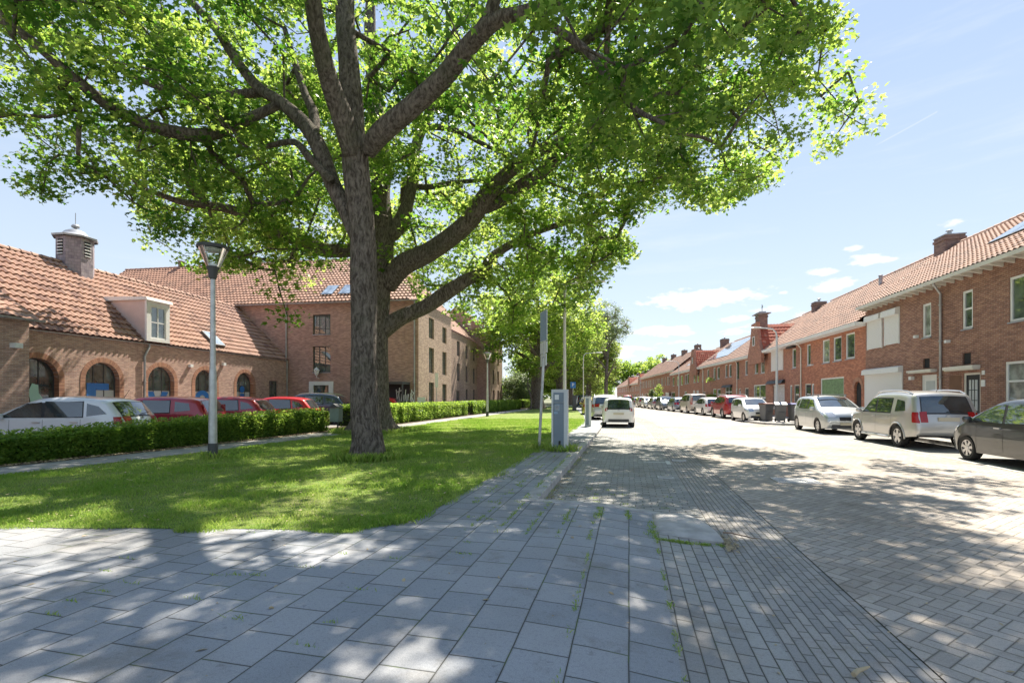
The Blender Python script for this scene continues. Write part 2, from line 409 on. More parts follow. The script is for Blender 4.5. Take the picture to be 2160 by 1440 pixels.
for k, c in dict(silver=(.50, .50, .49), white=(.74, .74, .73), pearl=(.72, .73, .75), darkgrey=(.050, .056, .058), crimson=(.40, .014, .035), red=(.62, .015, .02), redsuv=(.36, .015, .02),
                 navy=(.03, .055, .10), palesil=(.52, .55, .56), beige=(.50, .44, .38), grey=(.16, .17, .18), bluegrey=(.20, .24, .30), yellow=(.50, .38, .03), black=(.02, .02, .022)).items():
    M['car_' + k] = car_paint('car_paint_' + k, c, .45 if k in ('silver', 'darkgrey', 'palesil', 'grey', 'bluegrey') else .1)

def leaf_mat(name, refl_d, refl_l, tr_d, tr_l, f=.5):
    m = bpy.data.materials.new(name); m.use_nodes = True; nt = m.node_tree
    b = nt.nodes['Principled BSDF']; out = nt.nodes['Material Output']
    at = nt.nodes.new('ShaderNodeAttribute'); at.attribute_name = 'tone'; t = E(nt, at.outputs['Fac'])
    nt.links.new(mixc(nt, t, refl_d, refl_l), b.inputs['Base Color'])
    b.inputs['Roughness'].default_value = .45; b.inputs['Specular IOR Level'].default_value = .35
    tr = nt.nodes.new('ShaderNodeBsdfTranslucent'); nt.links.new(mixc(nt, t, tr_d, tr_l), tr.inputs[0])
    mx = nt.nodes.new('ShaderNodeMixShader'); mx.inputs[0].default_value = f
    nt.links.new(b.outputs[0], mx.inputs[1]); nt.links.new(tr.outputs[0], mx.inputs[2]); nt.links.new(mx.outputs[0], out.inputs[0])
    return m
M['leaf'] = leaf_mat('tree_leaves', (.035, .085, .015), (.11, .18, .04), (.10, .27, .02), (.60, .76, .14), .58)
M['leaf2'] = leaf_mat('second_tree_leaves', (.05, .11, .018), (.13, .21, .045), (.22, .42, .04), (.70, .84, .19), .6)
M['leaf3'] = leaf_mat('far_tree_leaves', (.06, .12, .02), (.17, .25, .05), (.30, .50, .06), (.70, .82, .18), .6)
M['leafy'] = leaf_mat('yellow_green_leaves', (.10, .16, .03), (.20, .26, .06), (.35, .48, .08), (.60, .70, .18), .5)
M['leafg'] = leaf_mat('grey_green_leaves', (.10, .14, .07), (.17, .21, .11), (.2, .3, .1), (.35, .42, .2), .4)
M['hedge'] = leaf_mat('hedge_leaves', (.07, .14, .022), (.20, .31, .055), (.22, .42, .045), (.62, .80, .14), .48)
M['grass'] = leaf_mat('grass_blades', (.14, .28, .035), (.36, .44, .11), (.30, .54, .05), (.66, .76, .20), .42)

m, nt, b = newmat('bark', .95, .2); o_ = objn(nt); x, y, z = sep(nt, o_)
vv = comb(nt, x * 8. + noise(nt, o_, 2., 3) * 2.5, y * 8. + noise(nt, o_, 1.7, 3) * 2.5, z * 2.0); n1 = noise(nt, vv, 2.2, 7, .65); n2 = noise(nt, o_, 1.1, 4); n3 = noise(nt, vv, 9, 4, .7)
c_ = mixc(nt, n1.step(.35, .65), (.085, .068, .058), (.29, .245, .21)); c_ = mixc(nt, n3.step(.62, .74) * .55, c_, (.36, .35, .32))
c_ = mixc(nt, n2.step(.5, .7) * .35, c_, (.10, .115, .06)); nt.links.new(c_, b.inputs['Base Color']); bump(nt, b, n1 * 1.3 + n3 * .5, 1., .09); M['bark'] = m
m, nt, b = newmat('lawn_soil', .95, .2); o_ = objn(nt)
n1 = noise(nt, o_, .55, 5, .6); n2 = noise(nt, o_, 4, 5, .65); n3 = noise(nt, o_, 40, 3)
c_ = mixc(nt, n2.step(.35, .65), (.16, .26, .05), (.29, .34, .10)); c_ = mixc(nt, n1.step(.5, .68) * .6, c_, (.30, .28, .13)); c_ = mixc(nt, n3.step(.4, .7) * .5, c_, mixc(nt, 1., c_, (.4, .45, .35), 'MULTIPLY'))
nt.links.new(c_, b.inputs['Base Color']); bump(nt, b, n3 + n2, 1, .04); M['lawn'] = m

# ------------------------------------------------------------------ foliage scatter
def star(n=5, inner=.42, asp=1.15):
    pts = []
    for k in range(n):
        a = math.pi / 2 + 2 * math.pi * k / n + (0 if k else 0); r = 1. if k in (0,) else (.92 if k in (1, n - 1) else .62)
        pts.append((r * math.cos(a), r * math.sin(a) * asp)); a2 = a + math.pi / n
        pts.append((inner * math.cos(a2), inner * math.sin(a2) * asp))
    return np.array(pts) * .55
STAR = star(); LANCE = np.array([(0, -.5), (.2, -.1), (.16, .25), (0, .55), (-.16, .25), (-.2, -.1)]); DIA = np.array([(0, -.5), (.26, 0), (0, .55), (-.26, 0)])
def leaves(name, C, size, shape, mat, parent, up=.7, tone=None, fold=.18, rng=None):
    rng = rng or np.random; N = len(C); n = rng.normal(size=(N, 3)); n /= np.linalg.norm(n, axis=1)[:, None]
    n[:, 2] = np.abs(n[:, 2]); n[:, 2] += up; n /= np.linalg.norm(n, axis=1)[:, None]
    t = rng.normal(size=(N, 3)); t -= n * np.sum(t * n, 1)[:, None]; t /= np.linalg.norm(t, axis=1)[:, None]; b = np.cross(n, t)
    s = (np.ones(N) * size if np.isscalar(size) else size) * rng.uniform(.5, 1.35, N)
    k = len(shape); rr = (shape ** 2).sum(1)
    V = C[:, None, :] + s[:, None, None] * (t[:, None, :] * shape[None, :, 0, None] + b[:, None, :] * shape[None, :, 1, None] - n[:, None, :] * (rr * fold * 2)[None, :, None])
    if tone is None: tone = rng.uniform(0, 1, N)
    return fast_mesh(name, V, k, mat, parent, tone)
def inpoly(x, y, poly):
    x = np.asarray(x); y = np.asarray(y); r = np.zeros(x.shape, bool); n = len(poly)
    for i in range(n):
        x1, y1 = poly[i]; x2, y2 = poly[(i + 1) % n]
        if y1 == y2: continue
        c = ((y1 > y) != (y2 > y)) & (x < (x2 - x1) * (y - y1) / (y2 - y1) + x1); r ^= c
    return r
M['bin_green'] = flat('bin_green', (.20, .26, .22), .6); M['lid_brown'] = flat('lid_brown', (.16, .05, .03), .5); M['lid_blue'] = flat('lid_blue', (.16, .17, .42), .5); M['bin_pale'] = flat('lid_pale', (.36, .40, .44), .4)
# ------------------------------------------------------------------ buildings
def wall_open(mb, x0, x1, z0, z1, ops, dep=.12, y=0., top=None):
    """front face at local y, with recessed openings (xa,xb,za,zb[,arch])"""
    xs = sorted({x0, x1, *[v for o in ops for v in o[:2]]}); zs = sorted({z0, z1, *[v for o in ops for v in o[2:4]]})
    xs = [x for x in xs if x0 <= x <= x1]; zs = [z for z in zs if z0 <= z <= z1]
    for a, b2 in zip(xs[:-1], xs[1:]):
        for c, d in zip(zs[:-1], zs[1:]):
            mx, mz = (a + b2) / 2, (c + d) / 2
            if any(o[0] < mx < o[1] and o[2] < mz < o[3] for o in ops): continue
            mb.quad((a, y, c), (b2, y, c), (b2, y, d), (a, y, d))
    for o in ops:
        xa, xb, za, zb = o[:4]
        if len(o) > 4 and o[4]:
            r = (xb - xa) / 2; zsn = zb - r; cx = (xa + xb) / 2; n = 14
            arc = [(cx - r * math.cos(math.pi * k / n), zsn + r * math.sin(math.pi * k / n)) for k in range(n + 1)]
            for k in range(n):
                (p, q), (r_, s_) = arc[k], arc[k + 1]; mb.quad((p, y, q), (r_, y, s_), (r_, y, zb), (p, y, zb))
                mb.quad((p, y, q), (p, y + dep, q), (r_, y + dep, s_), (r_, y, s_))
            zt = zsn
        else:
            zt = zb; mb.quad((xa, y, zb), (xa, y + dep, zb), (xb, y + dep, zb), (xb, y, zb))
        mb.quad((xa, y, za), (xa, y + dep, za), (xa, y + dep, zt), (xa, y, zt)); mb.quad((xb, y, za), (xb, y, zt), (xb, y + dep, zt), (xb, y + dep, za))
        mb.quad((xa, y, za), (xb, y, za), (xb, y + dep, za), (xa, y + dep, za))
def window(par, x0, x1, z0, z1, y=.075, fr=.08, style='one', mat='white', pane='glass', sill='lead', dd=.05, name='window'):
    mb = MB()
    for a, b2, c, d in ((x0, x0 + fr, z0, z1), (x1 - fr, x1, z0, z1), (x0 + fr, x1 - fr, z0, z0 + fr), (x0 + fr, x1 - fr, z1 - fr, z1)): mb.box(a, b2, y - dd, y, c, d)
    w, h = x1 - x0, z1 - z0; bars = []
    if style == 'trans': bars.append(('h', z1 - h * .3))
    if style == 'mid': bars.append(('h', z0 + h * .52))
    if style == 'cross': bars += [('v', (x0 + x1) / 2), ('h', z0 + h * .55)]
    if style == 'three': bars += [('v', x0 + w / 3), ('v', x0 + 2 * w / 3), ('h', z0 + h * .28)]
    if style == 'two': bars += [('v', (x0 + x1) / 2)]
    if style == 'four': bars += [('v', (x0 + x1) / 2), ('h', (z0 + z1) / 2)]
    for k, v in bars:
        if k == 'h': mb.box(x0 + fr, x1 - fr, y - dd + .008, y - .004, v - fr * .4, v + fr * .4)
        else: mb.box(v - fr * .35, v + fr * .35, y - dd + .006, y - .006, z0 + fr, z1 - fr)
    f = mb.build(name, M[mat], par)
    MB().box(x0 + fr * .9, x1 - fr * .9, y - .016, y - .010, z0 + fr * .9, z1 - fr * .9).build('pane', M[pane], f)
    if sill: MB().box(x0 - .03, x1 + .03, -.045, y, z0 - .05, z0 - .002).build('sill', M[sill], f)
    return f
def roof_sheet(x0, x1, ya, za, yb, zb, pw=.22, ph=.34, amp=.035, per=6, xcut=None):
    """pantiled slope from eave (ya,za) to ridge (yb,zb)"""
    sl = math.hypot(yb - ya, zb - za); nr = max(2, int(round(sl / ph))); ncols = max(2, int(round((x1 - x0) / pw)))
    prof = [0., .25, .75, 1., .8, .3][:6]; fr_ = [0, .17, .34, .5, .68, .85]
    if per == 3: prof = [0, 1., .35]; fr_ = [0, .45, .8]
    xs = []; hs = []
    for c in range(ncols):
        for f_, p in zip(fr_, prof): xs.append(x0 + (c + f_) * (x1 - x0) / ncols); hs.append(p)
    xs.append(x1); hs.append(0); xs = np.array(xs); hs = np.array(hs)
    ny, nz = -(zb - za) / sl, (yb - ya) / sl
    if nz < 0: ny, nz = -ny, -nz
    rows = []
    for r in range(nr): rows += [(r / nr, 1.), ((r + 1) / nr - 1e-3, 0.)]
    A = np.zeros((len(rows), len(xs), 3)); U = np.zeros((len(rows), len(xs), 2))
    for i, (t, e) in enumerate(rows):
        h = hs * amp + e * amp * .9 + .01
        X = xs if xcut is None else np.clip(xs, xcut[0][0] + (xcut[0][1] - xcut[0][0]) * t, xcut[1][0] + (xcut[1][1] - xcut[1][0]) * t)
        A[i, :, 0] = X; A[i, :, 1] = ya + (yb - ya) * t + ny * h; A[i, :, 2] = za + (zb - za) * t + nz * h
        U[i, :, 0] = xs; U[i, :, 1] = t * sl * (.34 / ph) + .01 - (0.02 if e == 0 else 0)
    U[:, :, 0] *= .22 / pw
    return MB().grid(A, uv=U)
def ridge_caps(par, x0, x1, y, z, mat, step=.38, r=.12, name='ridge_tiles'):
    mb = MB(); n = max(1, int((x1 - x0) / step))
    for k in range(n):
        a = x0 + k * (x1 - x0) / n; b2 = a + (x1 - x0) / n; rr = [r * 1.12, r * .92]
        ring = []
        for xx, q in ((a, rr[0]), (b2 + .02, rr[1])): ring.append([(xx, y + q * math.cos(t), z - .03 + q * math.sin(t)) for t in np.linspace(0, math.pi, 7)])
        mb.grid(np.array(ring))
    return mb.build(name, mat, par)
def gutter(par, x0, x1, y, z, mat='zinc', r=.07, name='gutter'):
    mb = MB(); pts = [(y + r * math.cos(t), z + r * math.sin(t)) for t in np.linspace(math.pi, 2 * math.pi, 7)]
    mb.grid(np.array([[(x, a, b2) for a, b2 in pts] for x in (x0, x1)])); pts = [(y + .85 * r * math.cos(t), z + .85 * r * math.sin(t)) for t in np.linspace(math.pi, 2 * math.pi, 7)]
    mb.grid(np.array([[(x, a, b2) for a, b2 in pts] for x in (x0, x1)]))
    for x in np.arange(x0 + .3, x1, .8): mb.box(x - .012, x + .012, y - r * 1.05, y + r + .1, z - r * 1.1, z - r * .9)
    return mb.build(name, M[mat], par)
def downpipe(par, x, z0, z1, y=-.06, mat='zinc', swan=True, ey=-.30):
    pts = [(x, y, z0), (x, y, z1 - .55)]
    if swan: pts += [(x + .04, y - .02, z1 - .45), (x + .22, ey, z1 - .12), (x + .22, ey, z1)]
    else: pts += [(x, y, z1)]
    mb = MB().tube(pts, .042, 8)
    for z in np.arange(z0 + .8, z1 - .8, 1.4): mb.box(x - .055, x + .055, y - .05, 0.01, z - .015, z + .015)
    return mb.build('downpipe', M[mat], par, smooth=True, sharp=50)
def chimney(par, x0, x1, y0, y1, z0, z1, mat='brick_ch', pots=1, name='chimney'):
    mb = MB().box(x0, x1, y0, y1, z0, z1).box(x0 - .04, x1 + .04, y0 - .04, y1 + .04, z1 - .22, z1 - .10)
    c = mb.build(name, M[mat], par); MB().box(x0 - .03, x1 + .03, y0 - .03, y1 + .03, z1 + .002, z1 + .06).build('capping', M['lead'], c)
    if pots:
        mb = MB()
        for k in range(pots): mb.lathe([(.10, 0), (.09, .22), (.15, .24), (.15, .28), (0, .34)], (x0 + (x1 - x0) * (k + .5) / pots, (y0 + y1) / 2, z1 + .055), 10)
        mb.build('chimney_cowl', M['lead'], c)
    return c
def shutter_box(par, x0, x1, z0, z1, box=.26, mat='shutter', boxm='white', y=-.02):
    m_ = MB().box(x0 + .04, x1 - .04, y - .02, y + .02, z0 + .05, z1 - box + .02).build('roller_shutter', M[mat], par)
    mb = MB().prism([(y + .1, z1), (y - .06, z1), (y - .17, z1 - .06), (y - .19, z1 - box), (y + .1, z1 - box)], lambda a, b2: (x0, a, b2), lambda a, b2: (x1, a, b2))
    mb.build('shutter_box', M[boxm], m_)
    MB().box(x0, x0 + .05, y - .035, y + .06, z0, z1 - box).box(x1 - .05, x1, y - .035, y + .06, z0, z1 - box).box(x0 + .05, x1 - .05, y - .035, y + .03, z0 + .03, z0 + .07).build('guide_rail', M[boxm], m_)
    return m_

class Line:
    """a facade along X=a+bY; side +1: right of the street (local x towards the camera)"""
    def __init__(s, a, b, side, Y0=None): s.a, s.b, s.side = a, b, side; s.k = math.hypot(1, b); s.al = math.atan(b); s.Y0 = Y0
    def Y(s, px): return s.a * F / (px - CX - F * s.b)
    def pos(s, Y): return (s.a + s.b * Y, Y, 0)
    def rz(s): return math.atan2(-math.cos(s.al), -math.sin(s.al)) if s.side > 0 else math.atan2(math.cos(s.al), math.sin(s.al))
    def lx(s, px): return (s.Y0 - s.Y(px)) * s.k if s.side > 0 else (s.Y(px) - s.Y0) * s.k
    def z(s, px, py): return EYE - (py - HOR) / F * s.Y(px)
    def rect(s, p0, p1, y0, y1):
        pm = (p0 + p1) / 2; a, b2 = sorted((s.lx(p0), s.lx(p1))); return a, b2, s.z(pm, y1), s.z(pm, y0)

def terrace(label, ln, Yn, Yf, eave, ridge, wall, roofm, items, D=4.2, eov=.32, chim=None, soffit='white', pipes=(), pw=.22, scallop=False, group='brick terrace houses on the right side', gable=None, per=6, solar=None, extras=None, gutm=None):
    """items: (kind, rect, opts)"""
    ln.Y0 = Yf; L = (Yf - Yn) * ln.k; t = thing('terraced_house', label, 'house', ln.pos(Yf), ln.rz(), group)
    ops = []; todo = []
    for it in items:
        kind = it[0]; x0, x1, z0, z1 = it[1] if len(it[1]) == 4 and it[1][2] < 60 else ln.rect(*it[1])
        o = it[2] if len(it) > 2 else {}
        if kind in ('win', 'door', 'big', 'vent', 'gate', 'doorw'): ops.append((x0, x1, max(z0, .12), z1, kind == 'gate'))
        todo.append((kind, x0, x1, z0, z1, o))
    mb = MB(); wall_open(mb, 0, L, .1, eave, ops, .11)
    mb.quad((0, 0, .1), (0, D * 2, .1), (0, D * 2, eave), (0, 0, eave)); mb.quad((L, 0, .1), (L, D * 2, .1), (L, D * 2, eave), (L, 0, eave)); mb.quad((0, D * 2, .1), (L, D * 2, .1), (L, D * 2, eave), (0, D * 2, eave))
    mb.quad((0, .115, .1), (L, .115, .1), (L, .115, eave), (0, .115, eave), 1)
    for x in (0, L):   # gable triangles
        mb.add([(x, 0, eave), (x, D * 2, eave), (x, D, ridge - .1)], [(0, 1, 2)])
    mb.build('wall', [M[wall], M['darkroom']], t, recalc=False)
    rf = roof_sheet(0, L, -eov, eave + .02, D, ridge, pw, pw * 1.5, .055 * pw / .22, per).build('roof', M[roofm], t, smooth=True, sharp=30, recalc=False)
    MB().quad((0, D, ridge), (L, D, ridge), (L, D * 2 + .3, eave), (0, D * 2 + .3, eave)).build('back_roof', M[roofm], rf)
    ridge_caps(rf, 0, L, D, ridge + .05, M[roofm], .4, .13)
    if scallop:
        mb = MB().box(0, L, -eov - .04, -eov - .01, eave - .08, eave + .06).box(0, L, -eov, -.001, eave - .05, eave - .02); x = .1
        while x < L:
            mb.prism([(-eov + .0, eave - .055), (-.002, eave - .055), (-.002, eave - .19), (-.10, eave - .17), (-eov + .05, eave - .10)], lambda a, b2, x=x: (x, a, b2), lambda a, b2, x=x: (x + .07, a, b2)); x += .46
        mb.build('bracketed_eaves', M[soffit], t)
    else: MB().prism([(-.001, eave - .16), (-eov - .06, eave - .13), (-eov - .08, eave + .06), (-eov + .02, eave + .06), (-.001, eave + .03)], lambda a, b2: (0, a, b2), lambda a, b2: (L, a, b2)).build('boxed_gutter', M[soffit], t)
    for kind, x0, x1, z0, z1, o in todo:
        if kind == 'win': window(t, x0, x1, z0, z1, style=o.get('style', 'one'), mat=o.get('mat', 'white'), pane=o.get('pane', 'glass'), sill=o.get('sill', 'lead'))
        if kind == 'big': window(t, x0, x1, z0, z1, fr=.08, style=o.get('style', 'trans'), pane=o.get('pane', 'glass'))
        if kind == 'shut': shutter_box(t, x0, x1, z0, z1, box=o.get('box', .24), boxm=o.get('boxm', 'white'))
        if kind == 'hood': MB().prism([(0, z1), (-.12, z1), (-.30, z0), (0, z0)], lambda a, b2: (x0, a, b2), lambda a, b2: (x1, a, b2)).build('awning_box', M['black'], t)
        if kind == 'canopy': z0 = z0 + (z1 - z0) * .4; MB().box(x0, x1, -.24, -.001, z0, z1).box(x0 + .03, x1 - .03, -.20, -.001, z0 - .04, z0 - .001).build('door_canopy', M['cream'], t)
        if kind == 'vent': MB().box(x0, x1, .06, .1, z0, z1).build('vent_opening', M['darkroom'], t)
        if kind == 'gate':
            MB().box(x0, x1, .5, .55, .1, z1).build('passage_gate', M['blackdoor'], t); mb = MB(); r = (x1 - x0) / 2; cx = (x0 + x1) / 2; n = 14
            arc = lambda q: [(cx - (r + q) * math.cos(math.pi * k / n), z1 - r + (r + q) * math.sin(math.pi * k / n)) for k in range(n + 1)]
            a_, b_ = arc(0), arc(.22); mb.grid(np.array([[(p[0], -.015, p[1]) for p in a_], [(p[0], -.015, p[1]) for p in b_]])); mb.grid(np.array([[(p[0], -.015, p[1]) for p in b_], [(p[0], .01, p[1]) for p in b_]])); mb.build('arch_bricks', M['brick_arch'], t)
        if kind == 'door':
            m_ = o.get('mat', 'blackdoor'); f = MB(); fw = .07
            f.box(x0, x0 + fw, .03, .10, .12, z1).box(x1 - fw, x1, .03, .10, .12, z1).box(x0 + fw, x1 - fw, .03, .10, z1 - fw, z1)
            d = MB().box(x0 + fw, x1 - fw, .06, .095, .14, z1 - fw).build('door', M[m_], t); f.build('frame', M[o.get('fmat', 'cream')], d)
            w = x1 - x0 - 2 * fw; gx0, gx1, gz0, gz1 = x0 + fw + .14, x1 - fw - .14, .14 + (z1 - .2) * .42, z1 - fw - .18
            if gx1 > gx0 + .1:
                g_ = MB().box(gx0, gx1, .045, .059, gz0, gz1).build('door_glass', M['frost' if o.get('frost', 1) else 'glass'], d)
                br = MB()
                if o.get('bars', 1):
                    for k in (1, 2): br.box(gx0 + (gx1 - gx0) * k / 3 - .012, gx0 + (gx1 - gx0) * k / 3 + .012, .035, .046, gz0, gz1); br.box(gx0, gx1, .035, .046, gz0 + (gz1 - gz0) * k / 3 - .012, gz0 + (gz1 - gz0) * k / 3 + .012)
                    br.build('glazing_bars', M[m_], d)
            MB().box(x0 + fw + .05, x0 + fw + .08, .01, .06, 1.05, 1.20).build('handle', M['alloy'], d)
            MB().box(x0 + fw + .25, x1 - fw - .2, .05, .061, .95, 1.0).build('letter_slot', M['alloy'], d)
        if kind == 'plate_no': MB().box(x0, x1, -.02, -.001, z0, z1).build('house_number_plate', M['white'], t)
        if kind == 'lamp': MB().box(x0, x1, -.14, -.001, z0, z1).build('outdoor_lamp', M['white'], t)
    for x, m_ in pipes: downpipe(t, x, .12, eave, mat=m_, ey=-eov)
    if chim:
        for (x0, x1, h) in chim: chimney(t, x0, x1, D - .45, D + .4, ridge - 1.0, ridge + h)
    if solar:
        x0, x1, t0, t1 = solar; sl = lambda q: (-eov + (D + eov) * q, eave + .02 + (ridge - eave) * q); n = max(2, int((x1 - x0) / 1.05)); mb = MB(); fr = MB()
        dy, dz = sl(1)[0] - sl(0)[0], sl(1)[1] - sl(0)[1]; q_ = math.hypot(dy, dz); ny, nz = -dz / q_, dy / q_
        for r in range(2):
            for k in range(n):
                a, b2 = x0 + (x1 - x0) * k / n + .015, x0 + (x1 - x0) * (k + 1) / n - .015; p, q = sl(t0 + (t1 - t0) * r / 2 + .004), sl(t0 + (t1 - t0) * (r + 1) / 2 - .004)
                for m_, e, h in ((fr, 0, .13), (mb, .02, .136)):
                    m_.quad((a + e, p[0] + ny * h, p[1] + nz * h), (b2 - e, p[0] + ny * h, p[1] + nz * h), (b2 - e, q[0] + ny * h, q[1] + nz * h), (a + e, q[0] + ny * h, q[1] + nz * h))
        p, q = sl(t0), sl(t1); s_ = fr; s_.prism([(p[0] + ny * .09, p[1] + nz * .09), (p[0] + ny * .126, p[1] + nz * .126), (q[0] + ny * .126, q[1] + nz * .126), (q[0] + ny * .09, q[1] + nz * .09)], lambda a, b2: (x0, a, b2), lambda a, b2: (x1, a, b2))
        so = thing('solar_panels', 'solar panel array on the roof of the ' + (extras or 'house'), 'solar panel', ln.pos(Yf), ln.rz(), 'solar panels on the terrace roofs'); fr.build('panel_frame', M['black'], so); mb.build('panel_glass', M['skylight'], so)
    return t, L
def gable_front(t, x0, x1, eave, peak, D, wall, roofm, win=None, cap=True, y=-.03, depth=None):
    """a steep flared gable in the facade with a small cross roof behind it"""
    cx = (x0 + x1) / 2; hw = (x1 - x0) / 2; mb = MB()
    pr = [(-hw, eave - .9), (-hw, eave - .1), (-hw * .88, eave + .25), (-hw * .66, eave + (peak - eave) * .35), (-hw * .46, peak - .5), (-hw * .42, peak), (hw * .42, peak), (hw * .46, peak - .5), (hw * .66, eave + (peak - eave) * .35), (hw * .88, eave + .25), (hw, eave - .1), (hw, eave - .9)]
    mb.prism([(cx + a, b2) for a, b2 in pr], lambda a, b2: (a, y - .12, b2), lambda a, b2: (a, y + .12, b2)); g = mb.build('gable', M[wall], t)
    dp = depth or (D * .9)
    for s_ in (-1, 1):
        n = 10; mbx = MB(); prf = [(hw * .98, eave + .1), (hw * .62, eave + (peak - eave) * .40), (0.0, peak - .12)]
        nr = 8; rows = []; uv = []; ts = []
        for r in range(nr): ts += [(r / nr, 1), ((r + 1) / nr - .001, 0)]
        ys_ = np.linspace(y + .1, dp, int(dp / .11)); A = np.zeros((len(ts), len(ys_), 3)); U = np.zeros((len(ts), len(ys_), 2))
        for i, (q, e) in enumerate(ts):
            xx = float(np.interp(q, [0, .4, 1], [p[0] for p in prf])); zz = float(np.interp(q, [0, .4, 1], [p[1] for p in prf]))
            for j, yy_ in enumerate(ys_):
                h = .03 * (j % 2) + .03 * e; A[i, j] = (cx + s_ * (xx + h), yy_, zz + h * .6); U[i, j] = (yy_, q * nr * .34)
        mbx.grid(A, uv=U); mbx.build('gable_roof', M[roofm], g, recalc=False)
    if win: window(g, cx - win[0] / 2, cx + win[0] / 2, win[1], win[2], y=y - .125, fr=.05, sill=None)
    return g

# --- right terrace, nearest first
LA = lambda: Line(12.79, .208, 1)
l = LA(); l.Y0 = 18.6
H1, L1 = terrace('brown brick terraced house at the right edge with a black glazed front door', l, 9.0, 18.6, 6.0, 9.05, 'brick_dk', 'rt_near',
    [('big', (2120, 2260, 757, 905), dict(style='trans', pane='glassc')), ('win', (2129, 2215, 573, 672), dict(style='one')), ('win', (2030, 2052, 612, 693), dict(style='mid', sill='lead')),
     ('door', (2032, 2068, 786, 930), dict(mat='blackdoor')), ('canopy', (2003, 2068, 772, 783)), ('vent', (2030, 2048, 744, 768)), ('plate_no', (2072, 2078, 781, 790)), ('plate_no', (2070.5, 2078.5, 801, 815)), ('lamp', (2000, 2005, 717, 723))],
    scallop=True, soffit='cream', solar=(.1, 8.0, .40, .88), extras='brown house at the right edge', eov=.42)
MB().box(L1 * 0 + l.lx(2003), l.lx(2028) if l.Y0 else 1, -.01, .02, .12, 2.35).build('brown_side_panel', M['brown'], H1)
l = LA(); l.Y0 = 24.3
H2, L2 = terrace('brown brick terraced house with closed white roller shutters and a white door', l, 18.6, 24.3, 6.0, 9.05, 'brick_dk', 'rt_near',
    [('shut', (1831, 1862, 663, 736), dict(box=.3)), ('shut', (1867, 1898.5, 651, 727), dict(box=.32)), ('win', (1946, 1964, 640, 711), dict(pane='glassc')), ('shut', (1826, 1905, 775, 868), dict(box=.28)),
     ('canopy', (1925, 1977, 780, 787)), ('door', (1944, 1976, 790, 900), dict(mat='white', bars=0, fmat='white')), ('vent', (1947, 1961, 756, 776)), ('lamp', (1924, 1929, 794, 801)), ('lamp', (1934, 1938, 707, 713))],
    scallop=True, soffit='cream', pipes=[(5.75, 'zinc')], eov=.42)
l = LA(); l.Y0 = 32.6
H3, L3 = terrace('orange brick terraced house with an arched passage and a big window with green blinds', l, 24.3, 32.6, 5.3, 9.0, 'brick_or', 'rt_near',
    [('win', (1784, 1803, 702, 756), dict(pane='glass')), ('win', (1758, 1775, 710, 761)), ('win', (1735, 1750, 716, 765), dict(pane='glassc')), ('win', (1702, 1710, 726, 771)), ('big', (1731, 1780, 796, 862), dict(style='one', pane='blind')),
     ('gate', (1802, 1817, 804, 890)), ('door', (1698, 1711, 809, 900), dict(mat='blackdoor', frost=0, bars=0)), ('win', (1712, 1717, 809, 850), dict(sill=None)), ('lamp', (1713, 1716, 768, 771))],
    chim=[(7.1, 8.0, .62)], pipes=[(.12, 'cream')], eov=.42)
MB().lathe([(.1, 0), (.1, .6), (.13, .62), (0, .66)], (6.3 - 3.1, 3.2, 8.2), 10).build('vent_pipe', M['lead'], H3)
l = LA(); l.Y0 = 38.3
H4, L4 = terrace('orange brick house with two white shutters and a black awning box over its ground window', l, 32.6, 38.3, 5.3, 8.95, 'brick_or2', 'rt_near',
    [('shut', (1628, 1639.5, 736, 783), dict(box=.2, boxm='white')), ('shut', (1641.5, 1652.5, 735, 781), dict(box=.2)), ('hood', (1627, 1653, 731, 737)), ('win', (1671, 1679, 735, 776)), ('hood', (1665, 1679, 727, 734)),
     ('big', (1628, 1655, 811, 862), dict(style='two', pane='curtain')), ('hood', (1622, 1656, 802, 809)), ('win', (1666.5, 1671, 812, 850), dict(sill=None)), ('door', (1675, 1686, 811, 900), dict(bars=0, frost=0))], eov=.42)
l = LA(); l.Y0 = 43.8
H5, L5 = terrace('gabled brick house with a steep flared gable and a chimney topped by a weather vane', l, 38.3, 43.8, 5.3, 8.8, 'brick_or2', 'rt_near',
    [('win', (1592, 1599, 755, 788)), ('win', (1604.5, 1613, 752, 787), dict(pane='glassc')), ('big', (1590, 1615, 811, 858), dict(style='two', pane='glass'))], chim=[(2.9, 3.7, .5)], eov=.42)
gable_front(H5, .4, 4.4, 5.3, 7.9, 4.2, 'brick_or2', 'rt_red', (.62, 5.95, 6.75), y=-.42)
ch5 = chimney(H5, 1.9, 2.9, -.3, .4, 7.3, 8.55, pots=0)
MB().box(1.6, 3.2, -.5, .6, 8.63, 8.69).box(2.0, 2.8, -.2, .3, 8.69, 8.85).tube([(2.4, .1, 8.8), (2.4, .1, 9.5)], .03, 5).prism([(-.22, 9.25), (.22, 9.17), (.22, 9.37), (-.05, 9.33)], lambda a, b2: (2.4 + a, .09, b2), lambda a, b2: (2.4 + a, .11, b2)).build('weather_vane', M['lead'], ch5)
LB = lambda: Line(16.03, .134, 1)
l = LB(); l.Y0 = 53.
H6, L6 = terrace('brick terraced house with black framed upper windows, left of the weather vane gable', l, 43.8, 53., 5.3, 8.7, 'brick_or2', 'rt_brown',
    [('win', (1572, 1577, 760, 791)), ('win', (1554, 1559, 763, 799), dict(mat='black')), ('win', (1538, 1543, 768, 795)), ('win', (1530, 1534.5, 769, 796)), ('big', (1530, 1544, 815, 840), dict(style='cross')), ('hood', (1526, 1545, 812, 817)),
     ('door', (1571, 1579, 818, 880), dict(bars=0, frost=0)), ('door', (1558, 1563, 819, 880), dict(mat='brown', bars=0)), ('win', (1552, 1556, 819, 845), dict(sill=None))],
    pipes=[(5.1, 'cream')], pw=.26, per=3)
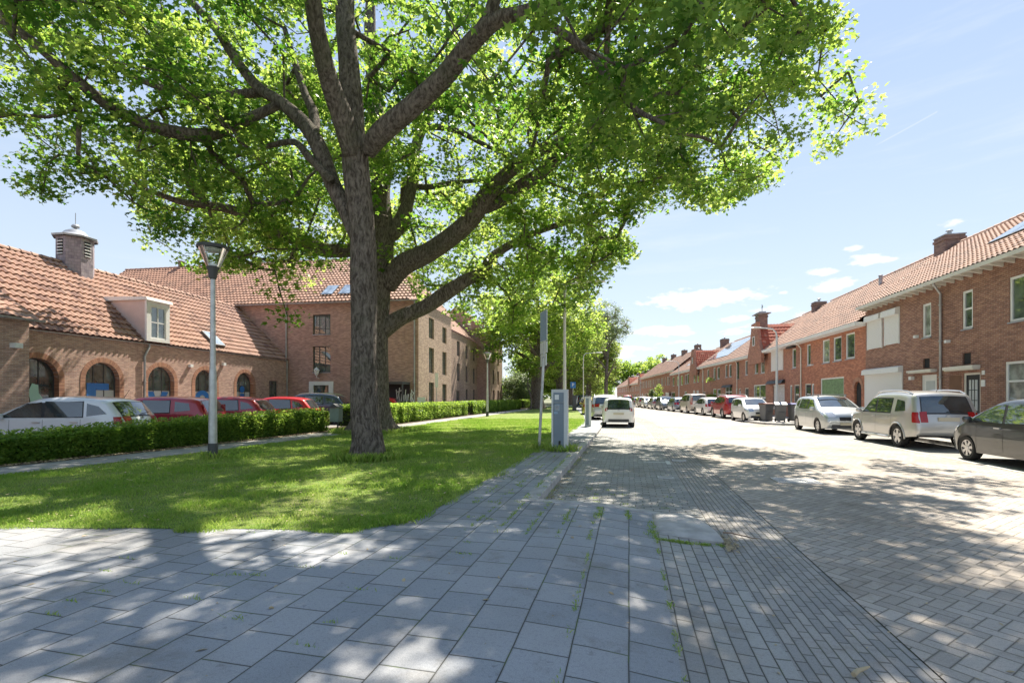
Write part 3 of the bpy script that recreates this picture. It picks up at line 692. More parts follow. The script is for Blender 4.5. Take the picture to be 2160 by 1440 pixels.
l = LB(); l.Y0 = 62.
H7, L7 = terrace('brick terraced house under the large mid-distance solar array, with pale ground floor windows', l, 53., 62., 5.3, 8.6, 'brick_or2', 'rt_brown',
    [('win', (1513, 1518, 774, 799)), ('win', (1505, 1509.5, 775, 801), dict(pane='glassc')), ('win', (1492, 1495.5, 779, 803)), ('win', (1481, 1484, 781, 805)), ('big', (1504, 1511, 820, 842), dict(style='mid')), ('big', (1513, 1520, 820, 842), dict(style='mid')), ('door', (1484, 1488, 826, 870), dict(bars=0))],
    solar=(.5, 8.9, .22, .90), extras='house beyond the weather vane gable', pipes=[(1.2, 'cream')], pw=.28, per=3)
l = LB(); l.Y0 = 70.
H8, L8 = terrace('second gabled brick house with a short red roof behind its steep gable', l, 62., 70., 5.3, 8.5, 'brick_or2', 'rt_brown',
    [('win', (1470, 1474, 784, 806)), ('win', (1463, 1467, 785, 807)), ('win', (1449, 1453, 788, 809)), ('win', (1444, 1447, 789, 809)), ('big', (1462, 1466, 823, 840), dict(style='one', pane='curtain')), ('big', (1469, 1474, 823, 840), dict(style='one', pane='curtain'))],
    chim=[(3.0, 4.2, .9)], pw=.28, per=3)
gable_front(H8, 3.9, 7.4, 5.3, 7.9, 4.2, 'brick_or2', 'rt_red', (.45, 6.0, 6.8), y=-.38)
l = LB(); l.Y0 = 81.
H9, L9 = terrace('brick terraced house with a narrow solar strip next to the second gable', l, 70., 81., 5.3, 8.4, 'brick_or2', 'rt_brown',
    [('win', (1436, 1440, 792, 812)), ('win', (1428, 1431, 793, 813)), ('win', (1419, 1422.5, 795, 814)), ('win', (1445, 1449, 790, 810)), ('big', (1444, 1456, 825, 842), dict(style='mid')), ('big', (1416, 1424, 827, 842), dict(style='one')), ('big', (1404, 1411, 828, 842), dict(style='one', pane='curtain'))],
    solar=(6., 10.5, .3, .92), extras='house beside the second gable', chim=[(.1, 1.3, .9)], pw=.3, per=3)
far_lab = ['tall brown roofed brick house of the middle terrace, its right end house', 'brown roofed middle terrace house with two window pairs', 'brown roofed middle terrace house behind the climbing shrubs', 'brown roofed middle terrace house at its left end']
yn = 81.
for k in range(4):
    ln = Line(17.8, .1185, 1); yf = yn + 9.5; its = []
    for q in (1.0, 3.1, 4.4, 7.0, 8.2): its.append(('win', (q, q + .8, 3.7, 5.2)))
    its += [('big', (1.2, 2.9, .9, 2.4), dict(style='mid', pane='curtain' if k % 2 else 'glass')), ('big', (6.6, 8.4, .9, 2.4), dict(style='mid')), ('door', (4.2, 5.1, .1, 2.3), dict(bars=0))]
    ln.Y0 = yf; terrace(far_lab[k], ln, yn, yf, 6.0, 9.6, 'brick_or2', 'rt_brown', its, chim=[(7.0, 8.3, .8)], soffit='cream' , pw=.32, per=3); yn = yf
far_lab = ['low orange roofed terrace house beyond the brown roofs, nearest of its row', 'low orange roofed terrace house with a red cross roof', 'low orange roofed terrace house in the distance', 'low orange roofed terrace house farther in the distance', 'last orange roofed terrace house visible at the street end', 'distant dull brick house closing the view behind the left trees']
yn = 121.
for k in range(6):
    ln = Line(18.6, .1185, 1); yf = yn + 11.; its = []
    for q in (1.2, 3.5, 7.2, 9.): its.append(('win', (q, q + .9, 3.3, 4.6)))
    its += [('big', (1.2, 3.2, .9, 2.3), dict(style='mid')), ('big', (7.2, 9.2, .9, 2.3), dict(style='mid'))]
    ln.Y0 = yf; tt_, _L = terrace(far_lab[k], ln, yn, yf, 5.2, 8.4, 'brick_or2', 'rt_wing' if k < 4 else 'rt_brown', its, chim=[(4.0, 5.2, .7)], pw=.4, per=3, soffit='cream')
    if k in (0, 2): gable_front(tt_, 5., 9., 5.2, 7.6, 4.2, 'brick_or2', 'rt_red', None, y=-.38)
    yn = yf

# --- left: low wing with arched windows
WD = dict(a=-20.1, b=.1555)
lw = Line(-20.1, .1555, -1, 15.2); Ln = (32.45 - 15.2) * lw.k
wing = thing('arched_brick_wing', 'low brick wing with orange pantile roof, arched windows and a white dormer on the left', 'building', lw.pos(15.2), lw.rz())
EV, RG, DP = 3.98, 7.6, 3.65
ar = [(lw.lx(p), w, t_) for p, w, t_ in ((77, 1.5, 0), (217, 1.42, 1), (340.5, 1.42, 2), (434, 1.4, 3), (517, 1.4, 4))]
ops = [(x - w / 2, x + w / 2, .55, 2.98, True) for x, w, _ in ar]; sw = lw.rect(568, 586, 803, 838); ops.append((sw[0], sw[1], sw[2], sw[3]))
mb = MB(); wall_open(mb, -8, Ln, .0, EV, ops, .26); wl = mb.build('wall', M['brick_l'], wing, recalc=False)
MB().quad((-8, .6, 0), (Ln, .6, 0), (Ln, .6, 3.5), (-8, .6, 3.5)).build('interior_shade', M['darkroom'], wing)
rf = roof_sheet(-8, Ln - .02, -.05, EV + .02, DP, RG, .24, .37, .065).build('roof', M['rt_wing'], wing, smooth=True, sharp=30, recalc=False)
MB().quad((-8, DP, RG), (Ln, DP, RG), (Ln, 2 * DP + .3, EV), (-8, 2 * DP + .3, EV)).build('back_roof', M['rt_wing'], rf)
ridge_caps(rf, -8, Ln - .1, DP, RG + .05, M['rt_wing'], .4, .13); gutter(wing, 0.02, Ln, -.055, EV + .01, r=.04)
for x, w, k in ar:
    r = w / 2; zc = 2.98 - r; n = 18; arc = lambda q: [(x - (r + q), .55)] + [(x - (r + q) * math.cos(math.pi * i / n), zc + (r + q) * math.sin(math.pi * i / n)) for i in range(n + 1)] + [(x + (r + q), .55)]
    a_, b_ = arc(0), arc(.20); mb = MB(); s_ = 0; uv = []
    A = np.array([[(p[0], -.012, p[1]) for p in a_], [(p[0], -.012, p[1]) for p in b_]]); ss = np.concatenate([[0], np.cumsum([math.hypot(b_[i + 1][0] - b_[i][0], b_[i + 1][1] - b_[i][1]) for i in range(len(b_) - 1)])])
    U = np.stack([np.stack([ss, np.zeros_like(ss)], 1), np.stack([ss, np.full_like(ss, .21)], 1)]); mb.grid(A, uv=U); mb.grid(np.array([[(p[0], -.012, p[1]) for p in b_], [(p[0], .004, p[1]) for p in b_]]))
    A = np.array([[(p[0], -.012, p[1]) for p in a_], [(p[0] , .25, p[1]) for p in a_]]); A[..., 0] += 0; A[1, :, 0] = x + (A[1, :, 0] - x) * .996; U = np.stack([np.stack([ss, np.zeros_like(ss)], 1), np.stack([ss, np.full_like(ss, .25)], 1)]); mb.grid(A, uv=U)
    mb.build('window_arch', M['brick_arch'], wing, recalc=False)
    fr = MB(); a2, b2_ = arc(-.045), arc(-.001); fr.grid(np.array([[(p[0], .20, p[1]) for p in a2], [(p[0], .20, p[1]) for p in b2_]])); fr.grid(np.array([[(p[0], .20, p[1]) for p in a2], [(p[0], .24, p[1]) for p in a2]]))
    for xx in (-.22, .22): fr.box(x + xx - .014, x + xx + .014, .205, .235, .6, zc + math.sqrt(max(0, (r - .04) ** 2 - xx * xx)))
    fr.box(x - r, x + r, .206, .234, 1.86, 1.89); f_ = fr.build('window', M['dkgrey'], wing, recalc=False)
    g_ = MB(); g_.add([(p[0], .225, p[1]) for p in b2_], [tuple(range(len(b2_)))]); g_.build('pane', M['glass'], f_)
    st = MB(); R_ = lambda a, b3, c, d, yy=.195: st.box(x + a, x + b3, yy - .004, yy, c, d)
    fl = MB().box(x - r + .05, x + r - .05, .2235, .2243, .6, 1.84).build('frosted_band', M['frost'], f_) if k in (1, 2, 3, 4) else None
    if k == 0:
        pl = [(-.1, 1.0), (-.05, 1.4), (-.12, 1.75), (.0, 2.05), (.2, 2.0), (.22, 1.7), (.42, 1.4), (.5, 1.1), (.2, .9)]; st.prism([(x + a, b3) for a, b3 in pl], lambda a, b3: (a, .196, b3), lambda a, b3: (a, .2, b3))
        pl = [(-.6, 1.0), (-.6, 1.7), (-.4, 1.75), (-.3, 1.4), (-.38, 1.0)]; st.prism([(x + a, b3) for a, b3 in pl], lambda a, b3: (a, .196, b3), lambda a, b3: (a, .2, b3)); st.build('window_sticker', M['mint'], f_)
    elif k == 1: R_(-.5, -.12, 1.0, 1.9); R_(-.5, .42, 1.9, 2.12); R_(-.1, .42, 1.84, 1.9); st.build('window_sticker', M['blue'], f_)
    elif k == 2:
        for s2 in (-1, 1): st.prism([(x + s2 * .12, .9), (x + s2 * .58, 1.8), (x + s2 * .22, 1.8), (x - s2 * .08, .9)], lambda a, b3: (a, .196, b3), lambda a, b3: (a, .2, b3))
        st.build('window_sticker', M['blue'], f_)
    elif k == 3:
        ang = np.linspace(0, 2 * math.pi, 25); st.grid(np.array([[(x + .5 * math.cos(a), .196, 1.45 + .45 * math.sin(a)) for a in ang], [(x + .2 * math.cos(a), .196, 1.45 + .2 * math.sin(a)) for a in ang]])); st.build('window_sticker', M['blue'], f_)
    else:
        R_(-.16, .16, .8, 1.75); ang = np.linspace(0, 2 * math.pi, 17)[:-1]; st.add([(x + .2 * math.cos(a), .195, 2.0 + .2 * math.sin(a)) for a in ang], [tuple(range(16))]); st.build('window_sticker', M['blue'], f_)
window(wing, sw[0], sw[1], sw[2], sw[3], y=.14, fr=.05, style='two', mat='dkgrey')
dp = downpipe(wing, lw.lx(303), .05, EV - .02, swan=True, ey=-.08); downpipe(wing, Ln - .25, .05, EV, swan=False)
for px, py in ((400, 771), (470, 768), (30, 720)):
    if px > 100: MB().box(lw.lx(px) - .09, lw.lx(px) + .09, -.14, -.001, lw.z(px, py + 3), lw.z(px, py - 3)).build('wall_lamp', M['white'], wing)
# dormer
dr = lw.rect(305, 350, 640, 724); dx0, dx1 = dr[0] - .05, dr[1] + .05; z0, z1 = EV + .12, 5.95; yb = (z1 - EV) / (RG - EV) * (DP + .22)
dm = MB(); dm.box(dx0, dx1, -.16, -.06, z0, z0 + .14).box(dx0, dx1, -.16, -.06, z1 - .22, z1).box(dx0, dx0 + .20, -.16, -.06, z0 + .14, z1 - .22).box(dx1 - .20, dx1, -.16, -.06, z0 + .14, z1 - .22)
d_ = dm.build('dormer', M['white'], wing); ck = MB()
for x in (dx0 + .02, dx1 - .02): ck.add([(x, -.06, z0 - .1), (x, -.06, z1), (x, yb, z1), (x, -.1, z0 - .1)], [(0, 1, 2)])
ck.build('dormer_cheek', M['pinkish'], d_); MB().prism([(-.26, z1), (-.22, z1 + .13), (yb, z1 + .20), (yb + .2, z1)], lambda a, b2: (dx0 - .08, a, b2), lambda a, b2: (dx1 + .08, a, b2)).build('dormer_roof', M['white'], d_)
window(d_, dx0 + .2, dx1 - .2, z0 + .14, z1 - .22, y=-.09, fr=.06, style='four', sill=None)
def rooflight(par, x0, x1, t0, t1, ya, za, yb_, zb_, label=None, mat='skylight'):
    sl = math.hypot(yb_ - ya, zb_ - za); ny, nz = -(zb_ - za) / sl, (yb_ - ya) / sl; pt_ = lambda x, t, h: (x, ya + (yb_ - ya) * t + ny * h, za + (zb_ - za) * t + nz * h)
    mb = MB(); c0 = [pt_(x0, t0, 0), pt_(x1, t0, 0), pt_(x1, t1, 0), pt_(x0, t1, 0)]; c1 = [pt_(x0, t0, .14), pt_(x1, t0, .14), pt_(x1, t1, .14), pt_(x0, t1, .14)]
    mb.add(c0 + c1, [(4, 5, 6, 7), (0, 1, 5, 4), (1, 2, 6, 5), (2, 3, 7, 6), (3, 0, 4, 7)]); f = mb.build('roof_window', M['dkgrey'], par)
    e, et = .06, .06 / sl; MB().quad(pt_(x0 + e, t0 + et, .146), pt_(x1 - e, t0 + et, .146), pt_(x1 - e, t1 - et, .146), pt_(x0 + e, t1 - et, .146)).build('pane', M[mat], f)
x_ = lw.lx(468); rooflight(wing, x_ - .45, x_ + .35, .09, .30, -.22, EV, DP, RG)
# cupola on the ridge
lr = Line(-20.1 - DP * lw.k, .1555, -1, 15.2); xc = (21.85 - 15.2) * lw.k; cu = MB(); ang0 = math.pi / 8
cu.lathe([(.70, RG - .8), (.70, 8.85)], (xc, DP, 0), 8, 0, None, ang0); cup = cu.build('ventilation_turret', M['brick_cup'], wing)
MB().lathe([(.84, 8.85), (.86, 8.93), (.5, 9.05), (.45, 9.12), (.36, 9.22), (.2, 9.3), (0, 9.33)], (xc, DP, 0), 8, 0, None, ang0).build('turret_roof', M['lead'], cup, smooth=True, sharp=40)
MB().lathe([(0, 9.3), (.04, 9.32), (.04, 9.36), (.15, 9.42), (.16, 9.48), (.1, 9.55), (0, 9.57)], (xc, DP, 0), 14).tube([(xc, DP, 9.55), (xc, DP, 10.1)], .015, 5).build('finial', M['lead'], cup, smooth=True)
for k in range(8):
    lv = MB()
    a = ang0 + math.pi / 8 + k * math.pi / 4; c, s_ = math.cos(a), math.sin(a); rad = .70 * math.cos(math.pi / 8)
    Mx = Matrix.Translation((xc + c * rad, DP + s_ * rad, 0)) @ Matrix.Rotation(a, 4, 'Z')
    if k % 2 == 1:
        lv.box(.0, .012, -.13, .13, 7.98, 8.70, 1, Mx)
        for q in range(5): lv.box(.01, .05, -.14, .14, 8.02 + q * .14, 8.055 + q * .14, 0, Mx)
        lv.build('louvre', [M['white'], M['darkroom']], cup)
MB().lathe([(1.05, RG - 1.0), (.73, RG - .62)], (xc, DP, 0), 8, 0, None, ang0).build('lead_skirt', M['lead'], cup)

# far left block, standing forward
lf = Line(-17.6, .1555, -1, 3.); Lf = (15.2 - 3.) * lf.k
blk = thing('brick_annex', 'brick block standing forward at the left edge with a rooflight', 'building', lf.pos(3.), lf.rz())
mb = MB().quad((0, 0, 0), (Lf, 0, 0), (Lf, 0, 3.95), (0, 0, 3.95)).quad((Lf, 0, 0), (Lf, 3.0, 0), (Lf, 3.0, 5.4), (Lf, 0, 3.95)).quad((0, 0, 0), (0, 6, 0), (0, 6, 5.4), (0, 0, 3.95)); mb.build('wall', M['brick_l'], blk, recalc=False)
roof_sheet(-.1, Lf + .15, -.25, 3.97, 5.6, 7.7, .23, .36, .04).build('roof', M['rt_wing'], blk, smooth=True, sharp=30, recalc=False); gutter(blk, -.1, Lf + .2, -.31, 3.97)
rooflight(blk, Lf - 2.2, Lf - .75, .12, .42, -.25, 3.97, 5.6, 7.7)
x_ = lf.lx(28); MB().box(x_ - .1, x_ + .12, -.2, -.001, 3.05, 3.2).build('wall_lamp', M['white'], blk)

# --- three-storey block
al = math.atan(.1555); Xc, Yc = -6.0, 30.9
blo = thing('three_storey_brick_building', 'three storey brick building with tiled roof behind the two big trees', 'building', (Xc, Yc, 0), 0)
big = blo
fw = MB(); RZ = Matrix.Rotation(-al, 4, 'Z')
def pxF(px):   # distance left of the corner on the camera-facing wall
    k_ = (px - CX) / F; # X = k*Y ; X=Xc - s cos, Y=Yc + s sin
    return (Xc - k_ * Yc) / (math.cos(al) + k_ * math.sin(al))
def zF(px, py): s_ = pxF(px); Y = Yc + s_ * math.sin(al); return EYE - (py - HOR) / F * Y
faceM = thing  # (face is built in the block's own rotated frame)
EB = 7.75
blo.rotation_euler = (0, 0, -al)   # local x to the right along the facing wall, local y away from the camera
WL = 27.
def fr_(p0, p1, y0, y1): a, b2 = -pxF(p0), -pxF(p1); pm = (p0 + p1) / 2; return a, b2, zF(pm, y1), zF(pm, y0)
wins = [fr_(660, 697, 663, 705), fr_(660, 697, 730, 785), fr_(790, 826, 700, 740)]
door = fr_(662, 694, 812, 850)
mb = MB(); wall_open(mb, -WL, 0, 0, EB, [w[:4] for w in wins[:2]] + [(door[0], door[1], .05, door[3])], .16); mb.quad((-WL, .165, 0), (0, .165, 0), (0, .165, EB), (-WL, .165, EB), 1)
mb.build('wall', [M['brick_t'], M['darkroom']], blo, recalc=False)
for w in wins[:2]: window(blo, *w, y=.14, fr=.05, style='three', mat='dkgrey', sill='lead')
mb = MB().box(door[0] - .32, door[0], -.06, .12, .0, door[3] + .25).box(door[1], door[1] + .32, -.06, .12, 0, door[3] + .25).box(door[0], door[1], -.06, .12, door[3], door[3] + .25).build('door_surround', M['white'], blo)
MB().box(door[0], door[1], .1, .13, .05, door[3]).build('door', M['glass'], blo)
lp = MB(); lx_ = -pxF(673); lp.lathe([(.05, 2.95), (.13, 3.05), (.2, 3.3), (.22, 3.32), (.03, 3.48), (0, 3.55)], (lx_, -.3, 0), 6).tube([(lx_, 0, 2.8), (lx_, -.3, 2.85), (lx_, -.3, 2.98)], .02, 5).build('wall_lantern', M['white'], blo)
MB().tube([(-pxF(605), -.07, 0), (-pxF(605), -.07, EB)], .05, 8).build('downpipe', M['zinc'], blo, smooth=True)
MB().tube([(-.25, -.07, 0), (-.25, -.07, EB)], .05, 8).build('downpipe', M['zinc'], blo, smooth=True)
# street side of first block: plane x=0, from y=0 to B1
B1 = (38.4 - 30.9) * math.hypot(1, .1555) + .3
ls = Line(-10.8, .1555, -1, 30.9)
def sidewall(ln, Ya, Yb, xoff, rects, ev, mat, name='street_wall'):
    n_ = math.hypot(1, .1555); mb = MB(); ops = []
    for (p0, p1, y0, y1) in rects:
        a, b2, c, d = ln.rect(p0, p1, y0, y1); ops.append((a, b2, max(c, .05), d))
    L_ = (Yb - Ya) * n_; o_ = (Ya - ln.Y0) * n_
    tmp = MB(); wall_open(tmp, 0, L_, 0, ev, ops, .18); tmp.quad((0, .185, 0), (L_, .185, 0), (L_, .185, ev), (0, .185, ev), 1)
    f = lambda v: (xoff - v[1], 0 + v[0] + y_of, v[2])
    y_of = (Ya - 30.9) * n_
    mb.v = [f(v) for v in tmp.v]; mb.f = tmp.f; mb.mi = tmp.mi; w = mb.build(name, [M[mat], M['darkroom']], blo, recalc=False)
    for a, b2, c, d in ops:
        m2 = MB(); e = .045
        for q in ((a, a + e, c, d), (b2 - e, b2, c, d), (a + e, b2 - e, c, c + e), (a + e, b2 - e, d - e, d), ((a + b2) / 2 - .02, (a + b2) / 2 + .02, c + e, d - e)): m2.box(q[0], q[1], .12, .15, q[2], q[3])
        m3 = MB(); m3.v = [f(v) for v in m2.v]; m3.f = m2.f; m3.mi = m2.mi; wn = m3.build('window', M['dkgrey'], blo)
        m2 = MB().quad((a + e, .14, c + e), (b2 - e, .14, c + e), (b2 - e, .14, d - e), (a + e, .14, d - e)); m3 = MB(); m3.v = [f(v) for v in m2.v]; m3.f = m2.f; m3.mi = m2.mi; m3.build('pane', M['glass'], wn)
    return w
c4 = lambda x: 760 + x / 3.6
r4 = lambda x0, x1, y0, y1: (c4(x0), c4(x1), 560 + y0 / 3.6, 560 + y1 / 3.6)
sidewall(ls, 30.9, 38.4, 0, [r4(522, 560, 400, 555), r4(522, 560, 625, 815), r4(522, 560, 887, 1085), r4(624, 655, 470, 590), r4(624, 655, 657, 830), r4(624, 655, 900, 1080)], EB + .1, 'brick_s')
ls2 = Line(-13.2, .1555, -1, 38.4); n_ = math.hypot(1, .1555); xo = -2.4 * math.cos(al) 
sidewall(ls2, 38.4, 57.6, xo, [r4(727, 750, 572, 685), r4(727, 750, 742, 875), r4(724, 750, 950, 1075), r4(793, 811, 607, 706), r4(793, 811, 762, 885), r4(795, 811, 937, 1075), r4(849, 866, 632, 722), r4(850, 867, 779, 895), r4(850, 866, 942, 1075)], EB + .25, 'brick_s')
ls3 = Line(-11.6, .1555, -1, 57.6); xo3 = -.8 * math.cos(al)
sidewall(ls3, 57.6, 66., xo3, [r4(1003, 1018, 655, 740), r4(1003, 1018, 792, 900), r4(1003, 1018, 945, 1060), r4(1040, 1052, 690, 760), r4(1040, 1052, 803, 905), r4(1040, 1052, 950, 1060)], 8.9, 'brick_s')
y3 = (57.6 - 30.9) * n_; yE = (66. - 30.9) * n_; y2 = (38.4 - 30.9) * n_
MB().quad((-14, y3, 0), (xo3, y3, 0), (xo3, y3, 8.9), (-14, y3, 8.9)).build('end_wall', M['brick_t'], blo)
MB().quad((xo, y2, 0), (0, y2, 0), (0, y2, EB), (xo, y2, EB)).build('end_wall', M['brick_t'], blo)
MB().quad((-14, yE, 0), (xo3, yE, 0), (xo3, yE, 8.9), (-14, yE, 8.9)).build('end_wall', M['brick_t'], blo)
MB().add([(-9., y3, 8.9), (xo3, y3, 8.9), (-4.9, y3, 12.6)], [(0, 1, 2)]).build('gable', M['brick_t'], blo)
# roofs: main ridge parallel to the facing wall, hipped at the corner
R0 = roof_sheet(-WL, .25, -.3, EB + .02, 4.9, 12.0, .26, .38, .065, 6, ((-WL, -WL), (.25, -3.6))).build('roof', M['rt_big'], blo, smooth=True, sharp=30, recalc=False)
ridge_caps(R0, -WL, -3.7, 4.9, 12.03, M['rt_big'], .45, .14)
def side_roof(x_e, x_r, ya, yb_, ze, zr, name='side_roof', mat='rt_big', hip=0.):
    s_ = roof_sheet(ya, yb_, 0, ze, x_e - x_r, zr, .26, .4, .045, 3, ((ya, ya + hip), (yb_, yb_))); m3 = MB(); m3.v = [(x_e - v[1], v[0], v[2]) for v in s_.v]; m3.f = s_.f; m3.mi = s_.mi; m3.uv = s_.uv
    return m3.build(name, M[mat], R0, smooth=True, sharp=30, recalc=False)
side_roof(.08, -3.7, -.3, y2 + .1, EB + .12, 12.0, hip=5.2); side_roof(xo + .08, -6.5, y2, y3, EB + .3, 12.0); side_roof(xo3 + .06, -4.9, y3 - .1, yE, 8.95, 12.6, mat='rt_wing')
MB().quad((-9., y3 - .1, 8.95), (-4.9, y3 - .1, 12.6), (-4.9, yE, 12.6), (-9., yE, 8.95)).quad((-WL, 4.9, 12.), (-3.7, 4.9, 12.), (-3.7, 10, 8), (-WL, 10, 8)).build('back_roof', M['rt_big'], R0)
gutter(blo, -WL, .3, -.36, EB + .0, 'lead', .08)
for px in (683, 720):
    s_ = -pxF(px); rooflight(blo, s_ - .45, s_ + .45, .13, .33, -.3, EB, 4.9, 12.0)
for px in (322, 705): s_ = -pxF(px) * 1.12; MB().box(s_ - .14, s_ + .14, 4.75, 5.05, 11.6, 12.5).box(s_ - .18, s_ + .18, 4.7, 5.1, 12.5, 12.56).build('vent_stack', M['brick_ch'], blo)
s_ = -pxF(428) * 1.13; chimney(blo, s_ - .35, s_ + .35, 4.5, 5.3, 11.4, 12.7, pots=0)
# carport with spray painted wall, white signs on the facade
gp = MB(); a, b2 = -pxF(836), -.55
cp = thing('bicycle_shelter', 'dark flat roofed shelter with white spray-painted tag against the brick wall', 'shelter', blo.location, -al)
MB().box(a - 1.2, b2, -1.3, -.05, 2.35, 2.5).build('shelter_roof', M['dkgrey'], cp); MB().box(a - 1.2, b2, -.12, -.06, .05, 2.35).build('back_panel', M['black'], cp)
MB().box(b2 - .08, b2, -1.28, -1.2, .05, 2.35).box(a - 1.15, a - 1.07, -1.28, -1.2, .05, 2.35).build('post', M['dkgrey'], cp)
gr_ = MB()
def stroke(pts, r=.035):
    gr_.tube([(a + .05 + x * 1.15, -.135, 1.0 + z * 1.15) for x, z in pts], r, 4)
for q, pts in enumerate([[(0, .9), (.08, .2), (.02, .0)], [(.2, 1.), (.14, .6), (.2, .15)], [(.02, .75), (.3, .85)], [(.32, .65), (.28, .25), (.4, .2), (.46, .6)], [(.55, .9), (.5, .25), (.62, .6), (.6, .2)], [(.7, .65), (.68, .25), (.82, .3), (.84, .7)], [(.9, .9), (.86, .1)], [(.9, .8), (1.02, .7), (.9, .5), (1.04, .1)]]): stroke(pts)
gr_.build('spray_tag', M['white'], cp)
def tree_shade(): pass
# ------------------------------------------------------------------ setting: ground, road, pavements
U_K, U_L, U_G0, U_G1, U_B = -1.25, -2.32, .93, 1.68, 7.8
ZW = .12      # height of the pavements above the road
g = MB().quad((-700, -300, -.05), (700, -300, -.05), (700, 1200, -.05), (-700, 1200, -.05)).build('ground', M['ground'], recalc=False); struct(g)
struct(ribbon(U_G1, U_B, -9, 240, 0).build('road', M['road'], recalc=False))
# right-hand parking lane and its edge line
struct(ribbon(U_B + .1, 9.95, -9, 240, 0.004).build('parking_lane', M['bay'], recalc=False))
struct(ribbon(U_B, U_B + .1, -9, 240, .006).build('lane_edge_line', M['kerb'], recalc=False))
struct(ribbon(U_G0, U_G1, -9, 240, -.008).build('gutter', M['gutterb'], recalc=False))
struct(ribbon(U_G1 - .03, U_G1 + .03, -9, 240, -.004).build('gutter_joint', M['black'], recalc=False)) if False else None
struct(ribbon(U_K, U_G0, 6.62, 240, .002).build('parking_bay', M['bay'], recalc=False))
# right pavement, kerb
struct(ribbon(9.95, 10.07, -9, 240, .12).build('kerb_right_top', M['kerb'], recalc=False))
mb = MB(); A = ribbon(9.95, 9.951, -9, 240, 0, 1, lambda u, v: 0. if u < 9.9505 else .12); struct(A.build('kerb_right_face', M['kerb'], recalc=False))
struct(ribbon(10.07, 24, -9, 240, .115).build('pavement_right', M['walk_r'], recalc=False))
# left strip between lawn and kerb, then kerb
def zk(u, v): return ZW
struct(ribbon(-3.2, U_K - .2, 6.463, 240, ZW).build('pavement_left', M['tile'], recalc=False))
A = MB()
vv = list(np.arange(6.45, 240, 1.))
for a, b2 in zip(vv[:-1], vv[1:]):
    p = [S(U_K - .2, a, ZW + .006), S(U_K - .012, a, ZW + .006), S(U_K, a, ZW - .006), S(U_K, a, -.02)]
    q = [S(U_K - .2, b2, ZW + .006), S(U_K - .012, b2, ZW + .006), S(U_K, b2, ZW - .006), S(U_K, b2, -.02)]
    for k in range(3): A.quad(p[k], p[k + 1], q[k + 1], q[k])
struct(A.build('kerb', M['kerb'], recalc=False))
# near pavement: level on the left, sloping down to the gutter
def ramp(u, v):
    t = min(1, max(0, (u + .7) / 1.6)); t = t * t * (3 - 2 * t); return ZW * (1 - t) - .004 * t
def near(u0, u1, v0, v1, nu, name, mat, zf=ramp):
    nv = 24; A = np.zeros((nv + 1, nu + 1, 3)); U = np.zeros((nv + 1, nu + 1, 2))
    for i in range(nv + 1):
        for j in range(nu + 1):
            u = u0 + (u1 - u0) * j / nu; v = v0 + (v1 - v0) * i / nv; A[i, j] = S(u, v, zf(u, v)); U[i, j] = (u, v)
    return struct(MB().grid(A, uv=U).build(name, mat, smooth=True, recalc=False))
near(-30, .28, -9, 6.46, 60, 'pavement', M['tile'])
near(.28, U_G0, -9, 5.5, 8, 'pavement_brick_strip', M['side_brick'])
near(.28, U_G0, 5.5, 6.46, 8, 'pavement_infill', M['side_brick'])
struct(ribbon(.27, .94, 6.3, 6.66, -.004).build('bay_corner', M['bay'], recalc=False))
# cross kerb at the head of the parking bay and the sloping corner stone
mb = MB(); n = 16; us = np.linspace(U_K - .2, .66, n)
for a, b2 in zip(us[:-1], us[1:]):
    za, zb = ramp(a, 6.5) + .012, ramp(b2, 6.5) + .012
    p = [S(a, 6.46, za - .03), S(a, 6.47, za), S(a, 6.61, za), S(a, 6.625, za - .012), S(a, 6.625, -.02)]
    q = [S(b2, 6.46, zb - .03), S(b2, 6.47, zb), S(b2, 6.61, zb), S(b2, 6.625, zb - .012), S(b2, 6.625, -.02)]
    for k in range(4): mb.quad(p[k], q[k], q[k + 1], p[k + 1])
struct(mb.build('cross_kerb', M['kerb'], recalc=False))
# corner stone: a low wedge with a rounded outer corner
mb = MB(); rings = []
for s_, h in ((1., -.01), (1., .022), (.94, .042), (.6, .056), (0., .058)):
    ring = []
    for k in range(25):
        t = k / 24
        # outline in (u,v): straight along the back kerb, rounding to the gutter side, then the weedy front edge
        if t < .35: u, v = .30 + (.62 - .30) * t / .35, 6.62
        elif t < .75:
            a = (t - .35) / .4 * math.pi / 2; u, v = .62 + .36 * math.sin(a), 6.62 - (1.05) * (1 - math.cos(a))
        elif t < .82: u, v = .98, 5.57 - (t - .75) / .07 * .12
        else: u, v = .98 - (t - .82) / .18 * .68, 5.45 + (t - .82) / .18 * .18
        uc, vc = .5, 6.12
        ring.append(S(uc + (u - uc) * s_, vc + (v - vc) * s_, h))
    ring.append(S(.5 - .22 * s_, 6.12, h)) if False else None
    ring += [S(.5 + (u - .5) * s_, 6.12 + (v - 6.12) * s_, h) for u, v in ((.29, 5.9), (.29, 6.3), (.30, 6.62))]
    rings.append(ring)
mb.grid(np.array(rings)); struct(mb.build('corner_stone', M['kerb'], smooth=True, sharp=50))

